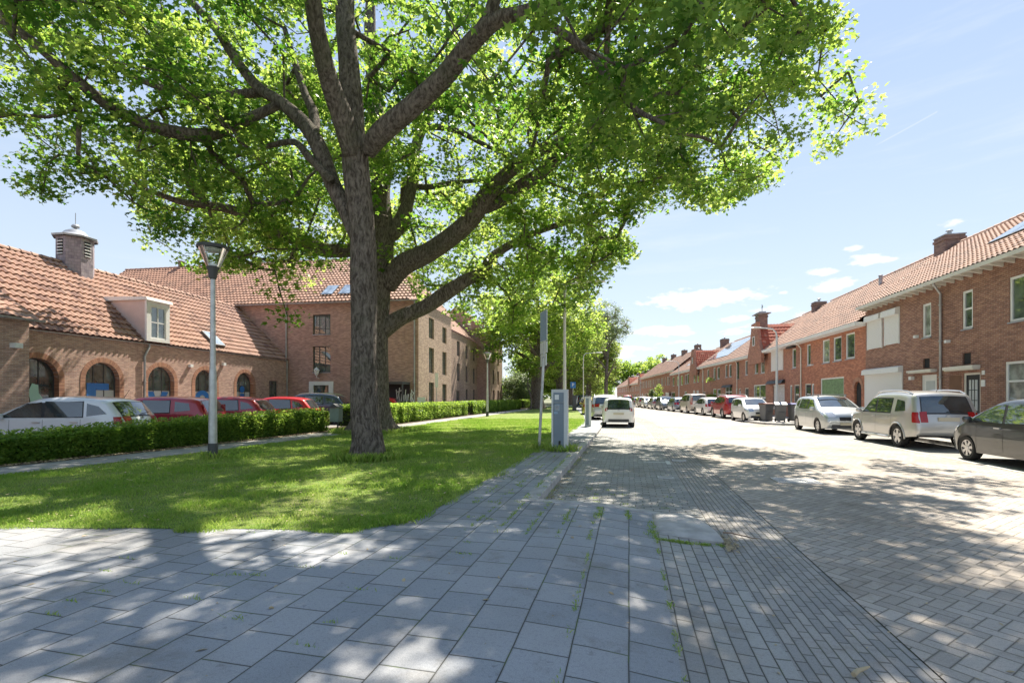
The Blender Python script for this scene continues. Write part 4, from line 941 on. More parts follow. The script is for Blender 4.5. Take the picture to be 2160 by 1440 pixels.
# lawn, path, soil
UP = [(-13.2, 1.), (-12.2, 4.), (-10.35, 9.7), (-9.0, 13.6), (-7.75, 18.6), (-5.73, 25.2), (1.55, 58.3), (5.5, 76)]
LO = [(-12.0, 1.), (-11.0, 4.), (-9.15, 9.1), (-7.85, 12.9), (-6.75, 17.4), (-4.85, 23.6), (1.75, 53.), (6.0, 74)]
def at_poly(pl, y): return float(np.interp(y, [p[1] for p in pl], [p[0] for p in pl]))
def strip(name, fa, fb, y0, y1, z, mat, n=40, uvr=True):
    ys = np.linspace(y0, y1, n); A = np.zeros((n, 2, 3)); U = np.zeros((n, 2, 2))
    for i, y in enumerate(ys): A[i, 0] = (fa(y), y, z); A[i, 1] = (fb(y), y, z); U[i, 0] = A[i, 0, :2]; U[i, 1] = A[i, 1, :2]
    return struct(MB().grid(A, uv=U).build(name, mat, recalc=False))
strip('path', lambda y: at_poly(UP, y), lambda y: at_poly(LO, y), 1, 76, ZW + .012, M['path'])
strip('soil_strip', lambda y: at_poly(UP, y) - 1.9, lambda y: at_poly(UP, y) - .02, 1, 76, ZW + .02, M['mulch'])
def lawn_front(x):  # y of the lawn's near edge at x
    return float(np.interp(x, [-14, -9, -5.7, -3.2, -1.55, -1.25, -.9], [5.5, 5.4, 5.28, 5.2, 5.1, 5.35, 6.2]))
def lawn_right(y):
    v = y * 1.03
    for _ in range(4):
        X, Y, _z = S(U_L, v); v += (y - Y)
    return S(U_L, v)[0]
ys = np.concatenate([np.linspace(5.1, 8, 12), np.linspace(8.5, 76, 60)]); mb = MB(); rows = []
for y in ys:
    xl, xr = at_poly(LO, y), lawn_right(y) - .07; rows.append([(xl + (xr - xl) * k / 16, y, 0) for k in range(17)])
A = np.array(rows)
for i in range(A.shape[0]):
    for j in range(17):
        x, y, _z = A[i, j]; yf = lawn_front(x)
        yf += .02 + .04 * math.sin(x * 7) * math.sin(x * 2.3)
        if y < yf: A[i, j, 1] = yf if i < 12 else y
        A[i, j, 2] = ZW + .006
struct(MB().grid(A).build('lawn', M['lawn'], recalc=False))
struct(MB().quad((-60, -20, .03), (-10, -20, .03), (6, 90, .03), (-60, 90, .03)).build('car_park', M['carpark'], recalc=False))

# bare earth, worn patches beside the lawn edge
def in_lawn(x, y):
    xl = np.interp(y, [p[1] for p in LO], [p[0] for p in LO]); xr = np.interp(y, ys, [lawn_right(t) for t in ys])
    yf = np.interp(x, [-14, -9, -5.7, -3.2, -1.55, -1.25, -.9], [5.5, 5.4, 5.28, 5.2, 5.1, 5.35, 6.2])
    return (x > xl) & (x < xr) & (y > yf)
def vnoise(x, y, s, seed=0):
    r = np.zeros(len(x)); rg = np.random.RandomState(seed)
    for o in range(7):
        a = rg.uniform(0, 6.28); f = s * rg.uniform(.6, 1.7); ph = rg.uniform(0, 6.28, 2)
        r += np.sin((x * math.cos(a) + y * math.sin(a)) * f + ph[0]) * np.sin((y * math.cos(a) - x * math.sin(a)) * f * .8 + ph[1])
    return r / 2.6
def blades(name, x, y, h, w, mat, base, bend=.5, tone=None):
    N = len(x); a = np.random.uniform(0, 6.28, N); la = np.random.uniform(0, 6.28, N); l = h * np.random.uniform(.1, 1, N) * bend
    V = np.zeros((N, 4, 3)); c, s = np.cos(a) * w / 2, np.sin(a) * w / 2
    V[:, 0] = np.stack([x - c, y - s, base], 1); V[:, 1] = np.stack([x + c, y + s, base], 1)
    mx, my = x + np.cos(la) * l * .35, y + np.sin(la) * l * .35
    V[:, 2] = np.stack([mx + c * .8, my + s * .8, base + h * .6], 1)
    V[:, 3] = np.stack([x + np.cos(la) * l, y + np.sin(la) * l, base + h], 1)
    return fast_mesh(name, V, 4, mat, None, tone if tone is not None else np.random.uniform(0, 1, N))
N = 560000
yy = 5.05 + 26 * np.random.uniform(0, 1, N) ** 1.75; xx = np.random.uniform(-12, 6, N)
edge = vnoise(xx, yy, 4, 3) * .16 + vnoise(xx, yy, 11, 6) * .06
edx = vnoise(yy, xx, 5, 8) * .10 + np.random.normal(0, .02, N)
k = in_lawn(xx - .02 - edx, yy + .03 - edge * .6 + np.random.normal(0, .02, N)) & (np.abs((xx) / yy) < 1.14); xx, yy = xx[k], yy[k]
n1 = vnoise(xx, yy, 1.6, 1); n2 = vnoise(xx, yy, 6, 2); n4 = vnoise(xx, yy, 14, 5)
bare = (np.hypot((xx + 2.05) / .28, (yy - 6.0) / .16) < 1 + .3 * n4) | (np.hypot((xx + 3.9) / .5, (yy - 6.6) / .1) < 1) & (n4 > 0)
kd = (np.random.uniform(0, 1, len(xx)) < np.clip(.8 + .35 * n1, .3, 1)) & ~bare; xx, yy, n1, n2, n4 = xx[kd], yy[kd], n1[kd], n2[kd], n4[kd]
h = (.042 + .018 * n2 + .010 * n1).clip(.02, .09) * np.random.uniform(.6, 1.3, len(xx)); far = (yy / 8).clip(1, 4)
tone = (.42 - .22 * n1 + .10 * n4 + np.random.normal(0, .2, len(xx))).clip(0, 1)
gr = blades('grass', xx, yy, h * (1 + (far - 1) * .08), .0065 * far, M['grass'], np.full(len(xx), ZW + .004), .8, tone); tag(gr, 'bright green mown grass of the lawn between path and kerb', 'grass', kind='stuff')
# weeds in the joints of the pavement
W = []
def weedline(u0, v0, u1, v1, n, sp=.02, seed=0):
    t = np.random.uniform(0, 1, n); cl = (vnoise(t * 10, t * 3, 3, seed) > -.1); t = t[cl]
    for q in t: W.append((u0 + (u1 - u0) * q + random.gauss(0, sp), v0 + (v1 - v0) * q + random.gauss(0, sp)))
for k in range(-3, 2): weedline(-.7 + k * .325 - .02, 4.9, -.7 + k * .325 - .02, 6.4, 240, .012, k + 9)
weedline(.285, 2.4, .285, 5.6, 600, .010, 4); weedline(.24, 5.35, .96, 5.40, 1100, .022, 5); weedline(.25, 5.35, .27, 6.1, 500, .03, 6); weedline(0., 6.0, -.02, 6.45, 300, .02, 6); weedline(-.35, 5.8, -.35, 6.45, 300, .02, 8)
weedline(-1.42, 6.6, -1.42, 12., 1200, .018, 7); weedline(-1.75, 6.3, -1.75, 12, 350, .012, 8); weedline(-2.05, 6.2, -2.1, 14, 600, .02, 9)
weedline(-1.22, 6.66, -1.20, 14, 900, .03, 10); weedline(-.36, 1.5, -.36, 4.5, 240, .008, 12)
for k in range(34):
    cu, cv = random.uniform(-2.2, -.6), random.uniform(5.2, 8.5)
    for q in range(18): W.append((cu + random.gauss(0, .035), cv + random.gauss(0, .02)))
for k in range(14):
    cu, cv = random.uniform(-.9, .7), random.uniform(6.8, 8.2)
    for q in range(22): W.append((cu + random.gauss(0, .03), cv + random.gauss(0, .03)))
for k in range(26):
    cu, cv = random.uniform(-4.5, -1.2), random.uniform(2.0, 5.)
    for q in range(16): W.append((cu + random.gauss(0, .05), cv + random.gauss(0, .008)))
W = np.array(W); WP = np.array([S(u, v, (ramp(u, v) if v < 6.5 else (ZW if u < U_K else 0))) for u, v in W])
wd = blades('weeds', WP[:, 0], WP[:, 1], np.random.uniform(.008, .03, len(W)), .006, M['grass'], WP[:, 2], 1.2); tag(wd, 'small green weeds growing in the joints of the paving', 'weeds', kind='stuff')
# fallen debris along the gutter and kerb
D = []
for k in range(2600):
    r = random.random()
    if r < .45: u, v = U_K + abs(random.gauss(0, .09)) + .02, 6.7 + random.random() ** 1.6 * 9
    elif r < .6: u, v = .98 + abs(random.gauss(0, .06)), 5.5 + random.gauss(0, .15)
    elif r < .7: u, v = U_K + .12 + abs(random.gauss(0, .1)), 6.8 + abs(random.gauss(0, .1))
    else: u, v = random.uniform(-6, 5), random.uniform(2, 14)
    D.append(S(u, v, (ramp(u, v) if v < 6.46 and u < U_G0 else (ZW + .005 if u < U_K else 0.)) + .008))
for k in range(1500):
    y = 5.4 + 9 * random.random() ** 1.5; x = random.uniform(at_poly(LO, y) + .2, lawn_right(y) - .1); D.append((x, y, ZW + .045))
db = leaves('leaf_litter', np.array(D), np.random.choice([.022, .03, .055], len(D), p=[.5, .35, .15]), LANCE, M['dryleaf'], None, up=3.); tag(db, 'tiny dry leaves and bud scales scattered over the paving', 'leaf litter', kind='stuff')
D = []
for k in range(6000):
    y = random.uniform(8, 24); D.append((at_poly(UP, y) - random.random() ** 1.5 * .75, y, ZW + .03))
tag(leaves('fallen_leaves', np.array(D), .06, LANCE, M['dryleaf'], None, up=1.2), 'brown fallen leaves on the soil under the hedge', 'leaf litter', kind='stuff')

def pt(px, py, z=0.): X, Y = G(px, py, z); return Vector((X, Y, z))
def stick(a, b2, r, name, label, z, wig=.02, mat='twig'):
    A_, B_ = pt(*a, z), pt(*b2, z); pts = [A_.lerp(B_, t) + Vector((random.gauss(0, wig), random.gauss(0, wig), r)) for t in np.linspace(0, 1, 6)]
    return tag(MB().tube(pts, [r, r, r * .9, r * .8, r * .6, r * .3], 6).build(name, M[mat], smooth=True), label, 'twig')
stick((1522, 1122), (1606, 1138), .009, 'twig', 'long thin brown twig lying by the tip of the corner stone', 0.01)
stick((1798, 1427), (1834, 1410), .014, 'broken_stick', 'short pale broken stick at the bottom edge beside the road', 0.01, .004, 'dryleaf')
stick((1198, 1114), (1226, 1124), .005, 'twig', 'short dark twig on the tiles just below the cross kerb', .085)
stick((1206, 1307), (1234, 1293), .004, 'twig', 'tiny curved pale twig on the tiles in the foreground', .09, .01, 'dryleaf')
# metal covers and white bay marks
def cover(px, py, w, d, name, label, mat, ribs=0, z=.006):
    X, Y = G(px, py); th = Sh(Y); t = thing(name, label, 'cover', (X, Y, z), -th)
    MB().box(-w / 2, w / 2, -d / 2, d / 2, -.02, .004).build('cover_plate', M[mat], t)
    fr = MB()
    for (a, b2, c_, d_) in ((-w / 2 - .03, -w / 2, -d / 2 - .03, d / 2 + .03), (w / 2, w / 2 + .03, -d / 2 - .03, d / 2 + .03), (-w / 2, w / 2, -d / 2 - .03, -d / 2), (-w / 2, w / 2, d / 2, d / 2 + .03)): fr.box(a, b2, c_, d_, -.02, .008)
    fr.build('frame', M['zinc'], t)
    if ribs:
        rb = MB()
        for k in range(ribs):
            for j in range(int(ribs * d / w)):
                x = -w / 2 + (k + .5) * w / ribs; y = -d / 2 + (j + .5) * w / ribs; rb.box(x - .012, x + .012, y - .012, y + .012, .0035, .009)
        rb.build('tread_studs', M['zinc'], t)
cover(1678, 1014, .68, .48, 'manhole_cover', 'large pale metal manhole cover in the herringbone road', 'steel', 16)
cover(1404, 1007, .24, .16, 'valve_cover', 'small pale valve cover in the parking bay near the kerb stone', 'kerb', 0)
cover(1432, 971, .26, .16, 'valve_cover', 'small pale valve cover in the gutter beyond the first bay mark', 'kerb', 0)
def mark(v, u0, u1, w=.1, T=True):
    mb = MB()
    def r_(a, b2, c_, d_): mb.quad(S(a, c_, .007), S(b2, c_, .007), S(b2, d_, .007), S(a, d_, .007))
    r_(u0, u1, v, v + w)
    if T: r_(u1, u1 + .1, v - .25, v + .35)
    o = mb.build('bay_mark', M['paint'], recalc=False); struct(o)
mark(11.85, .35, .85); mark(17.6, .55, .85, .08); mark(21.5, .3, .88, .08, False)
for v in np.arange(12, 70, 5.6):
    o = ribbon(U_B + .1, U_B + .75, v, v + .1, .009).build('bay_mark', M['kerb'], recalc=False); struct(o)

# ------------------------------------------------------------------ hedges
def hedge(y0, y1, label, h=.92, off=.78, w=.9, dens=1., tone0=0., hs=None):
    xm = at_poly(UP, (y0 + y1) / 2) - off; t = thing('hedge', label, 'hedge', (xm, (y0 + y1) / 2, ZW), 0, 'clipped hedges along the path')
    L = (y1 - y0) * 1.08; n = int(L * 3000 * dens * max(.45, min(1, 14 / y0)))
    y = np.random.uniform(y0, y1, n); face = np.random.uniform(0, 1, n); a = np.zeros(n); z = np.zeros(n)
    f1 = face < .45; f2 = (face >= .45) & (face < .85); f3 = ~(f1 | f2)
    a[f1] = w / 2 - np.abs(np.random.normal(0, .07, f1.sum())); z[f1] = .06 + np.random.uniform(0, 1, f1.sum()) * (h - .06)
    a[f2] = np.random.uniform(-w / 2, w / 2, f2.sum()); z[f2] = h - np.abs(np.random.normal(0, .07, f2.sum()))
    a[f3] = np.random.uniform(-w / 2, w / 2, f3.sum()); z[f3] = np.random.uniform(.1, h, f3.sum())
    bul = vnoise(y, z * 2, 3., 2) * .05 + vnoise(y, a, 8., 4) * .03
    a = a + np.where(f1, bul + .06 * np.sin(z / h * 3.1), 0); z = z + np.where(f2, bul, 0) - np.where(f2 & (np.abs(a) > w * .35), .06, 0)
    if hs: z = z * np.interp(y, hs[0], hs[1])
    # ragged shoots on top
    ns = int(L * 170); ys_ = np.random.uniform(y0, y1, ns); y = np.concatenate([y, ys_]); a = np.concatenate([a, np.random.uniform(-w / 2, w / 2, ns)]); z = np.concatenate([z, h * (np.interp(ys_, hs[0], hs[1]) if hs else 1) + np.random.uniform(0, .13, ns)])
    x = np.interp(y, [p[1] for p in UP], [p[0] for p in UP]) - off + a * .95
    C = np.stack([x - t.location.x, y - t.location.y - a * .3 * 0, z], 1)
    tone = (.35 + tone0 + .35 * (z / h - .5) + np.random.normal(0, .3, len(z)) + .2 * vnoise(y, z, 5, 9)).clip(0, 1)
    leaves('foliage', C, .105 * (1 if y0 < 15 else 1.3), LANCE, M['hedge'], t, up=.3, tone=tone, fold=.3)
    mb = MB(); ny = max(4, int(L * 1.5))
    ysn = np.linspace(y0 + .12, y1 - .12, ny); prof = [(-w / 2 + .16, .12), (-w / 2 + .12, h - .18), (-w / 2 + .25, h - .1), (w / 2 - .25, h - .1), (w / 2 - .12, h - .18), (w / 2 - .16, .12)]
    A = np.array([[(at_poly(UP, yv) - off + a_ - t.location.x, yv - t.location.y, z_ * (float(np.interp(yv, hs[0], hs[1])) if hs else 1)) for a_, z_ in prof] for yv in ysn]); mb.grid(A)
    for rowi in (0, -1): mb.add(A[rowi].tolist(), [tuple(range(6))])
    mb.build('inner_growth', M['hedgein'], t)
    st = MB()
    for yv in np.arange(y0 + .2, y1 - .1, .22):
        for s_ in (-.15, .2):
            xb = at_poly(UP, yv) - off - t.location.x + s_ + random.gauss(0, .05); st.tube([(xb, yv - t.location.y, 0), (xb + random.gauss(0, .05), yv - t.location.y + random.gauss(0, .05), .35)], [.014, .01], 5)
    st.build('stems', M['bark'], t)
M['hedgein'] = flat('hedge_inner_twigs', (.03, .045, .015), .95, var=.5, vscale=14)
hedge(1.5, 20.1, 'dark green clipped hedge in front of the left parked cars, path at its foot', .93, tone0=.12, hs=((9, 13, 19), (.56, .75, .92)))
hedge(21.6, 37.2, 'bright sunlit hedge between the second big tree and the three-storey building corner', .98, tone0=.22)
hedge(38.6, 46.5, 'darker stretch of hedge just before the second park lamp', 1.0)
hedge(47.0, 58, 'light green stretch of hedge beyond the second park lamp', 1.0, tone0=.15)
hedge(60.5, 70, 'farthest short stretch of hedge near the path end', 1.0, tone0=.15)
# ------------------------------------------------------------------ cars
def catmull(pts, n=8):
    out = []; p = [pts[0]] + list(pts) + [pts[-1]]
    for i in range(1, len(p) - 2):
        p0, p1, p2, p3 = map(np.array, (p[i - 1], p[i], p[i + 1], p[i + 2]))
        for k in range(n):
            t = k / n; out.append(.5 * (2 * p1 + (p2 - p0) * t + (2 * p0 - 5 * p1 + 4 * p2 - p3) * t * t + (3 * p1 - p0 - 3 * p2 + p3) * t ** 3))
    out.append(np.array(pts[-1])); return np.array(out)

def make_car(name, label, cat, sp, paint, group=None, detail=1):
    """local x: nose at +x; y left +; z up"""
    L, W, H = sp['L'], sp['W'], sp['H']; hl, hw = L / 2, W / 2; belt = sp['belt']; wr = sp['wr']
    XF, XR = sp['xf'], sp['xr']; sill = sp.get('sill', .24)
    prof = [(x * hl, z) for x, z in sp['top']]            # rear bumper bottom -> roof -> front bumper bottom
    ol = catmull(prof, 9); seg = np.hypot(*np.diff(ol, axis=0).T); s = np.concatenate([[0], np.cumsum(seg)])
    ns = 150; sv = np.linspace(0, s[-1], ns); tx = np.interp(sv, s, ol[:, 0]); tz = np.interp(sv, s, ol[:, 1])
    rr = sp.get('round', .11); tum = sp.get('tumble', .30)
    a0, a1 = ol[:-1], ol[1:]
    def wfun(x, z):
        x = np.asarray(x, float); z = np.asarray(z, float)
        P_ = np.stack([x, z], -1)[..., None, :]; d = a1 - a0; q = ((P_ - a0) * d).sum(-1) / ((d * d).sum(-1) + 1e-9); q = q.clip(0, 1)
        dist = np.sqrt((((a0 + q[..., None] * d) - P_) ** 2).sum(-1)).min(-1)
        ax = np.abs(x) / hl; plan = 1 - .17 * np.clip((ax - .66) / .34, 0, 1) ** 2.2
        w = hw * plan
        w = w - np.clip(.55 - z, 0, 1) ** 1.5 * .12 - np.clip(z - belt, 0, 2) * tum - np.clip(np.minimum(z, belt) - .62, 0, 1) * .05
        r_ = rr; e = np.clip(1 - dist / r_, 0, 1); w = w - r_ * .85 * (1 - np.sqrt(np.clip(1 - e ** 2, 0, 1)))
        return w
    bx = np.clip(tx, -hl + .10, hl - .10)
    # spread bottoms evenly so that the arches are well sampled
    mono = np.maximum.accumulate(bx); k0 = np.argmax(tx > -hl + .12); bx = mono
    ar = wr + .055
    def zb_(x):
        z = sill
        z += max(0, (abs(x) - hl * .80) / (hl * .2)) * .06
        for xc in (XF, XR):
            d = abs(x - xc)
            if d < ar: z = max(z, wr + math.sqrt(ar * ar - d * d))
        return z
    # refine columns around arches
    colx = []; colt = []; colz = []
    for i in range(ns - 1):
        m_ = 1
        if any(abs(bx[i] - xc) < ar + .06 for xc in (XF, XR)) : m_ = 3
        for k in range(m_):
            t = k / m_; colx.append(bx[i] * (1 - t) + bx[i + 1] * t); colt.append(tx[i] * (1 - t) + tx[i + 1] * t); colz.append(tz[i] * (1 - t) + tz[i + 1] * t)
    colx.append(bx[-1]); colt.append(tx[-1]); colz.append(tz[-1])
    colx, colt, colz = map(np.array, (colx, colt, colz)); zb = np.array([zb_(x) for x in colx])
    zb = np.minimum(zb, np.maximum(colz - .0, .0)); nc = len(colx); nr = 15
    tt = np.linspace(0, 1, nr); tt = 1 - (1 - tt) ** 1.35
    X = colx[:, None] * (1 - tt) + colt[:, None] * tt; Z = zb[:, None] * (1 - tt) + colz[:, None] * tt
    Wd = wfun(X, Z); mb = MB()
    for sgn in (1, -1): mb.grid(np.stack([X, Wd * sgn, Z], -1))
    # top strip
    nt_ = 9; wt = Wd[:, -1]; t = np.linspace(-1, 1, nt_)
    dxx = np.gradient(colt); dzz = np.gradient(colz); ln = np.hypot(dxx, dzz) + 1e-9; nx, nz = -dzz / ln, dxx / ln
    cr = sp.get('crown', .045)
    crk = cr * np.clip((colz - .4) / .4, 0.2, 1)
    def strip_pt(i, tv, o=0.):
        c = crk[i] * (1 - tv * tv) + o; return (colt[i] + nx[i] * c, tv * wt[i], colz[i] + nz[i] * c)
    A = np.array([[strip_pt(i, tv) for tv in t] for i in range(nc)]); mb.grid(A)
    car = thing(name, label, cat, group=group)
    body = mb.build('body', paint, car, smooth=True, sharp=48)
    # underside
    ub = MB(); Bm = np.array([[(colx[i], y * Wd[i, 0], zb[i]) for y in (-1, -.7, .7, 1)] for i in range(nc)]); Bm[:, 1:3, 2] = np.minimum(Bm[:, 1:3, 2], sill + .08); ub.grid(Bm)
    ub.build('underbody', M['black'], car)
    def sidepatch(mbx, quad, o=.006, n=7, both=True, sgn=1):
        q = [np.array(p) for p in quad]; A_ = np.zeros((n, n, 3))
        for i in range(n):
            for j in range(n):
                a, b2 = i / (n - 1), j / (n - 1); p = q[0] * (1 - a) * (1 - b2) + q[1] * a * (1 - b2) + q[2] * a * b2 + q[3] * (1 - a) * b2; A_[i, j, 0] = p[0]; A_[i, j, 2] = p[1]
        w_ = wfun(A_[..., 0], A_[..., 2]) + o
        for s_ in ((1, -1) if both else (sgn,)): B_ = A_.copy(); B_[..., 1] = w_ * s_; mbx.grid(B_)
    def idx_at(z=None, rear=True, x=None):
        if rear: rng_ = [i for i in range(nc) if colt[i] < -hl * .3]
        else: rng_ = [i for i in range(nc) if colt[i] > 0]
        return min(rng_, key=lambda i: abs(colz[i] - z))
    def strippatch(mbx, z0, z1, t0, t1, rear, o=.006, n=8, m_=9, taper=0.):
        i0, i1 = idx_at(z0, rear), idx_at(z1, rear)
        A_ = []
        for ii in np.linspace(i0, i1, n):
            f = abs(ii - i0) / max(1, abs(i1 - i0)); i = int(round(ii)); ext = (1 - taper * f)
            A_.append([strip_pt(i, tv, o) for tv in np.linspace(t0 * ext, t1 * ext, m_)])
        mbx.grid(np.array(A_))
    # glass, on black surrounds
    g0, g1 = sp['side_glass'][0], sp['side_glass'][1]; e = .028
    for s_ in (1, -1): mb = MB(); sidepatch(mb, [((g0[0][0]) * hl + e * 1.6, g0[0][1] - e), (g1[1][0] * hl - e, g1[1][1] - e), (g1[2][0] * hl - e, g1[2][1] + e * .8), (g0[3][0] * hl + e, g0[3][1] + e)], .0025, 9, False, s_); mb.build('window_surround', M['black'], car, smooth=True)
    mb = MB(); strippatch(mb, sp['rw'][0] - .02, sp['rw'][1] + .02, -.96, .96, True, .003, taper=.04); mb.build('rear_window_surround', M['black'], car, smooth=True)
    i_ = idx_at(sp['rw'][0] - .10, True); p_ = strip_pt(i_, 0, .01); MB().lathe([(0, -.012), (.05, -.01), (.06, 0)], p_, 16, 0, Matrix.Rotation(R(-90), 4, 'Y')).build('badge', M['alloy'], car, smooth=True)
    for qd in sp['side_glass']:
        for s_ in (1, -1): mb = MB(); sidepatch(mb, [(x * hl, z) for x, z in qd], both=False, sgn=s_); mb.build('side_window', M['carglass'], car, smooth=True)
    mb = MB(); strippatch(mb, sp['rw'][0], sp['rw'][1], -.92, .92, True, taper=.04); mb.build('rear_window', M['carglass'], car, smooth=True)
    mb = MB(); strippatch(mb, sp['ws'][0], sp['ws'][1], -.94, .94, False); mb.build('windscreen', M['carglass'], car, smooth=True)
    # tail lamps
    rp = ol[(ol[:, 0] < -hl * .5)]; fp = ol[(ol[:, 0] > hl * .5)][::-1]
    xr_o = lambda z: float(np.interp(z, rp[:, 1], rp[:, 0])); xf_o = lambda z: float(np.interp(z, fp[:, 1], fp[:, 0]))
    for sgn in (1, -1):
        mb = MB(); z0, z1 = sp['tl']; sidepatch(mb, [(xr_o(z0) - .004, z0), (-hl * (1 - sp.get('tlw', .07)), z0 + .02), (-hl * (1 - sp.get('tlw', .07) * 1.15), z1), (xr_o(z1) - .004, z1)], .008, 15, False, sgn)
        if sgn > 0: strippatch(mb, z0, z1, sp.get('tli', .66), 1.0, True, .008, 5, 4)
        else: strippatch(mb, z0, z1, -1.0, -sp.get('tli', .66), True, .008, 5, 4)
        mb.build('tail_light', M['red_light'], car, smooth=True)
        mb = MB(); z0, z1 = sp['hl']; sidepatch(mb, [(xf_o(z0) + .004, z0), (hl * .82, z0 + .05), (hl * .76, z1), (min(xf_o(z1), hl * .93), z1)], .008, 15, False, sgn)
        if sgn > 0: strippatch(mb, z0, z1, .58, 1.0, False, .008, 5, 4)
        else: strippatch(mb, z0, z1, -1., -.58, False, .008, 5, 4)
        mb.build('headlight', M['clear_light'], car, smooth=True)
    # bumpers' dark bands, grille, plates
    for rr_ in (True, False): mb = MB(); strippatch(mb, .30 if rr_ else .28, .43 if rr_ else .40, -.86, .86, rr_, .008, 4); mb.build('bumper_trim', M['dkgrey'], car, smooth=True)
    mb = MB(); strippatch(mb, sp.get('gr', .50), sp.get('gr', .50) + .13, -.42, .42, False, .008, 4); mb.build('grille', M['black'], car, smooth=True)
    pz = sp.get('plate', .62)
    for rear in (True, False):
        i = idx_at(pz if rear else .44, rear); x = strip_pt(i, 0, .012)[0]; zz = pz if rear else .44; e = -1 if rear else 1
        MB().box(min(x, x + e * .02), max(x, x + e * .02), -.26, .26, zz - .055, zz + .055).build('number_plate', M['plate'], car)
    # door seams, handles, sill strip, mirrors, wiper
    if detail:
        mb = MB()
        for x in sp['seams']: sidepatch(mb, [(x * hl - .004, sill + .1), (x * hl + .004, sill + .1), (x * hl + .004, belt - .02), (x * hl - .004, belt - .02)], .002, 6)
        a, b2 = sp['side_glass'][0], sp['side_glass'][-1]
        mb.build('door_seam', M['black'], car)
        for x in sp['handles']:
            w_ = float(wfun(x * hl, belt - .1))
            for s_ in (1, -1): MB().box(x * hl - .09, x * hl + .09, s_ * w_ - .02, s_ * w_ + .03, belt - .115, belt - .085).build('door_handle', paint if not sp.get('hchrome') else M['alloy'], car)
    mb = MB(); mx = sp['mirror'] * hl; w_ = float(wfun(mx, belt))
    for s_ in (1, -1):
        m2 = MB(); m2.lathe([(0, -.09), (.05, -.085), (.075, -.04), (.08, .03), (.06, .075), (0, .085)], n=12)
        vs = [(mx + v[0] * .8, s_ * (w_ + .10) + v[1] * 1.3, belt + .07 + v[2] * .9) for v in m2.v]; m3 = MB(); m3.add(vs, m2.f); m3.box(mx - .03, mx + .03, min(s_ * w_, s_ * (w_ + .1)), max(s_ * w_, s_ * (w_ + .1)), belt - .01, belt + .03)
        m3.build('wing_mirror', paint if sp.get('mpaint', True) else M['black'], car, smooth=True)
    i = idx_at(sp['rw'][0], True); p = strip_pt(i, 0, .02); MB().tube([(p[0] - .005, .02, p[2] + .03), (p[0] + .02, -.36, p[2] + .07)], .010, 5).build('rear_wiper', M['black'], car)
    if sp.get('rails'):
        for s_ in (1, -1):
            pts = []
            for x in np.linspace(-.80, .22, 9):
                zi = float(np.interp(x * hl, ol[(ol[:, 1] > belt)][:, 0], ol[(ol[:, 1] > belt)][:, 1])); e = .055 if -.78 < x < .2 else .0
                pts.append((x * hl, s_ * (float(wfun(x * hl, zi - .02)) - .03), zi + e))
            MB().tube(pts, .022, 6).build('roof_rail', M['alloy'] if sp['rails'] == 1 else M['black'], car, smooth=True)
    if sp.get('bars'):
        for x in (-.12, .22):
            MB().box(x * hl - .03, x * hl + .03, -.56, .56, H + .06, H + .085).box(x * hl - .03, x * hl + .03, -.55, -.5, H - .03, H + .06).box(x * hl - .03, x * hl + .03, .5, .55, H - .03, H + .06).build('roof_bar', M['alloy'], car)
    if sp.get('step'):
        for s_ in (1, -1): MB().tube([(XR + ar + .02, s_ * (hw - .0), .30), (XR + ar + .12, s_ * (hw + .05), .30), (XF - ar - .12, s_ * (hw + .05), .30), (XF - ar - .02, s_ * hw, .30)], .035, 8).build('side_step', M['alloy'], car, smooth=True)
    if sp.get('aerial'): MB().tube([(-hl * .72, 0, H - .02), (-hl * .80, 0, H + .22)], [.008, .004], 5).build('aerial', M['black'], car)
    # wheels
    for xc in (XF, XR):
        for s_ in (1, -1):
            wy = hw - .02; tw = .20; w0 = MB(); Rx = Matrix.Rotation(R(90) * -s_, 4, 'X')
            rim = wr * .66
            w0.lathe([(rim, -tw), (wr * .93, -tw), (wr, -tw * .75), (wr, -tw * .2), (wr * .94, 0), (rim * 1.12, .004), (rim, -.012), (rim * .98, -.05)], (xc, s_ * wy, wr), 28, 0, Rx)
            ty = w0.build('wheel', M['rubber'], car, smooth=True, sharp=50)
            rm = MB(); rm.lathe([(rim * 1.0, -.012), (rim * .93, -.015), (rim * .90, -.055)], (xc, s_ * wy, wr), 28, 0, Rx)
            nsk = sp.get('spokes', 5)
            for k in range(nsk):
                a = 2 * math.pi * k / nsk + .3; c, s2 = math.cos(a), math.sin(a)
                wi, wo = sp.get('spw', (.035, .055)); q = []
                for rad, hwid in ((.03, wi), (rim * .93, wo)):
                    for e in (-1, 1): q.append((rad * c - e * hwid * s2, rad * s2 + e * hwid * c))
                ring = [q[0], q[1], q[3], q[2]]
                o0 = s_ * (wy - .018); o1 = s_ * (wy - .05)
                rm.prism(ring, lambda a_, b_, o0=o0: (xc + a_, o0, wr + b_), lambda a_, b_, o1=o1: (xc + a_, o1, wr + b_))
            rm.lathe([(0, -.010), (.06, -.012), (.065, -.05)], (xc, s_ * wy, wr), 14, 0, Rx)
            rm.build('rim', M['alloy'], ty, smooth=True, sharp=30)
            MB().lathe([(0, -.075), (rim * .95, -.075)], (xc, s_ * wy, wr), 20, 0, Rx).build('brake_disc', M['dkgrey'], ty)
    if sp.get('clad'):
        for xc in (XF, XR):
            for s_ in (1, -1):
                pts = []; mb = MB()
                for a in np.linspace(R(-8), R(188), 16):
                    x, z = xc + (ar + .02) * math.cos(a), wr + (ar + .02) * math.sin(a); pts.append((x, s_ * (float(wfun(x, z)) + .002), z))
                mb.tube(pts, .024, 6); mb.build('arch_trim', paint if sp['clad'] == 1 else M['dkgrey'], car, smooth=True)
    return car
SPEC = {}
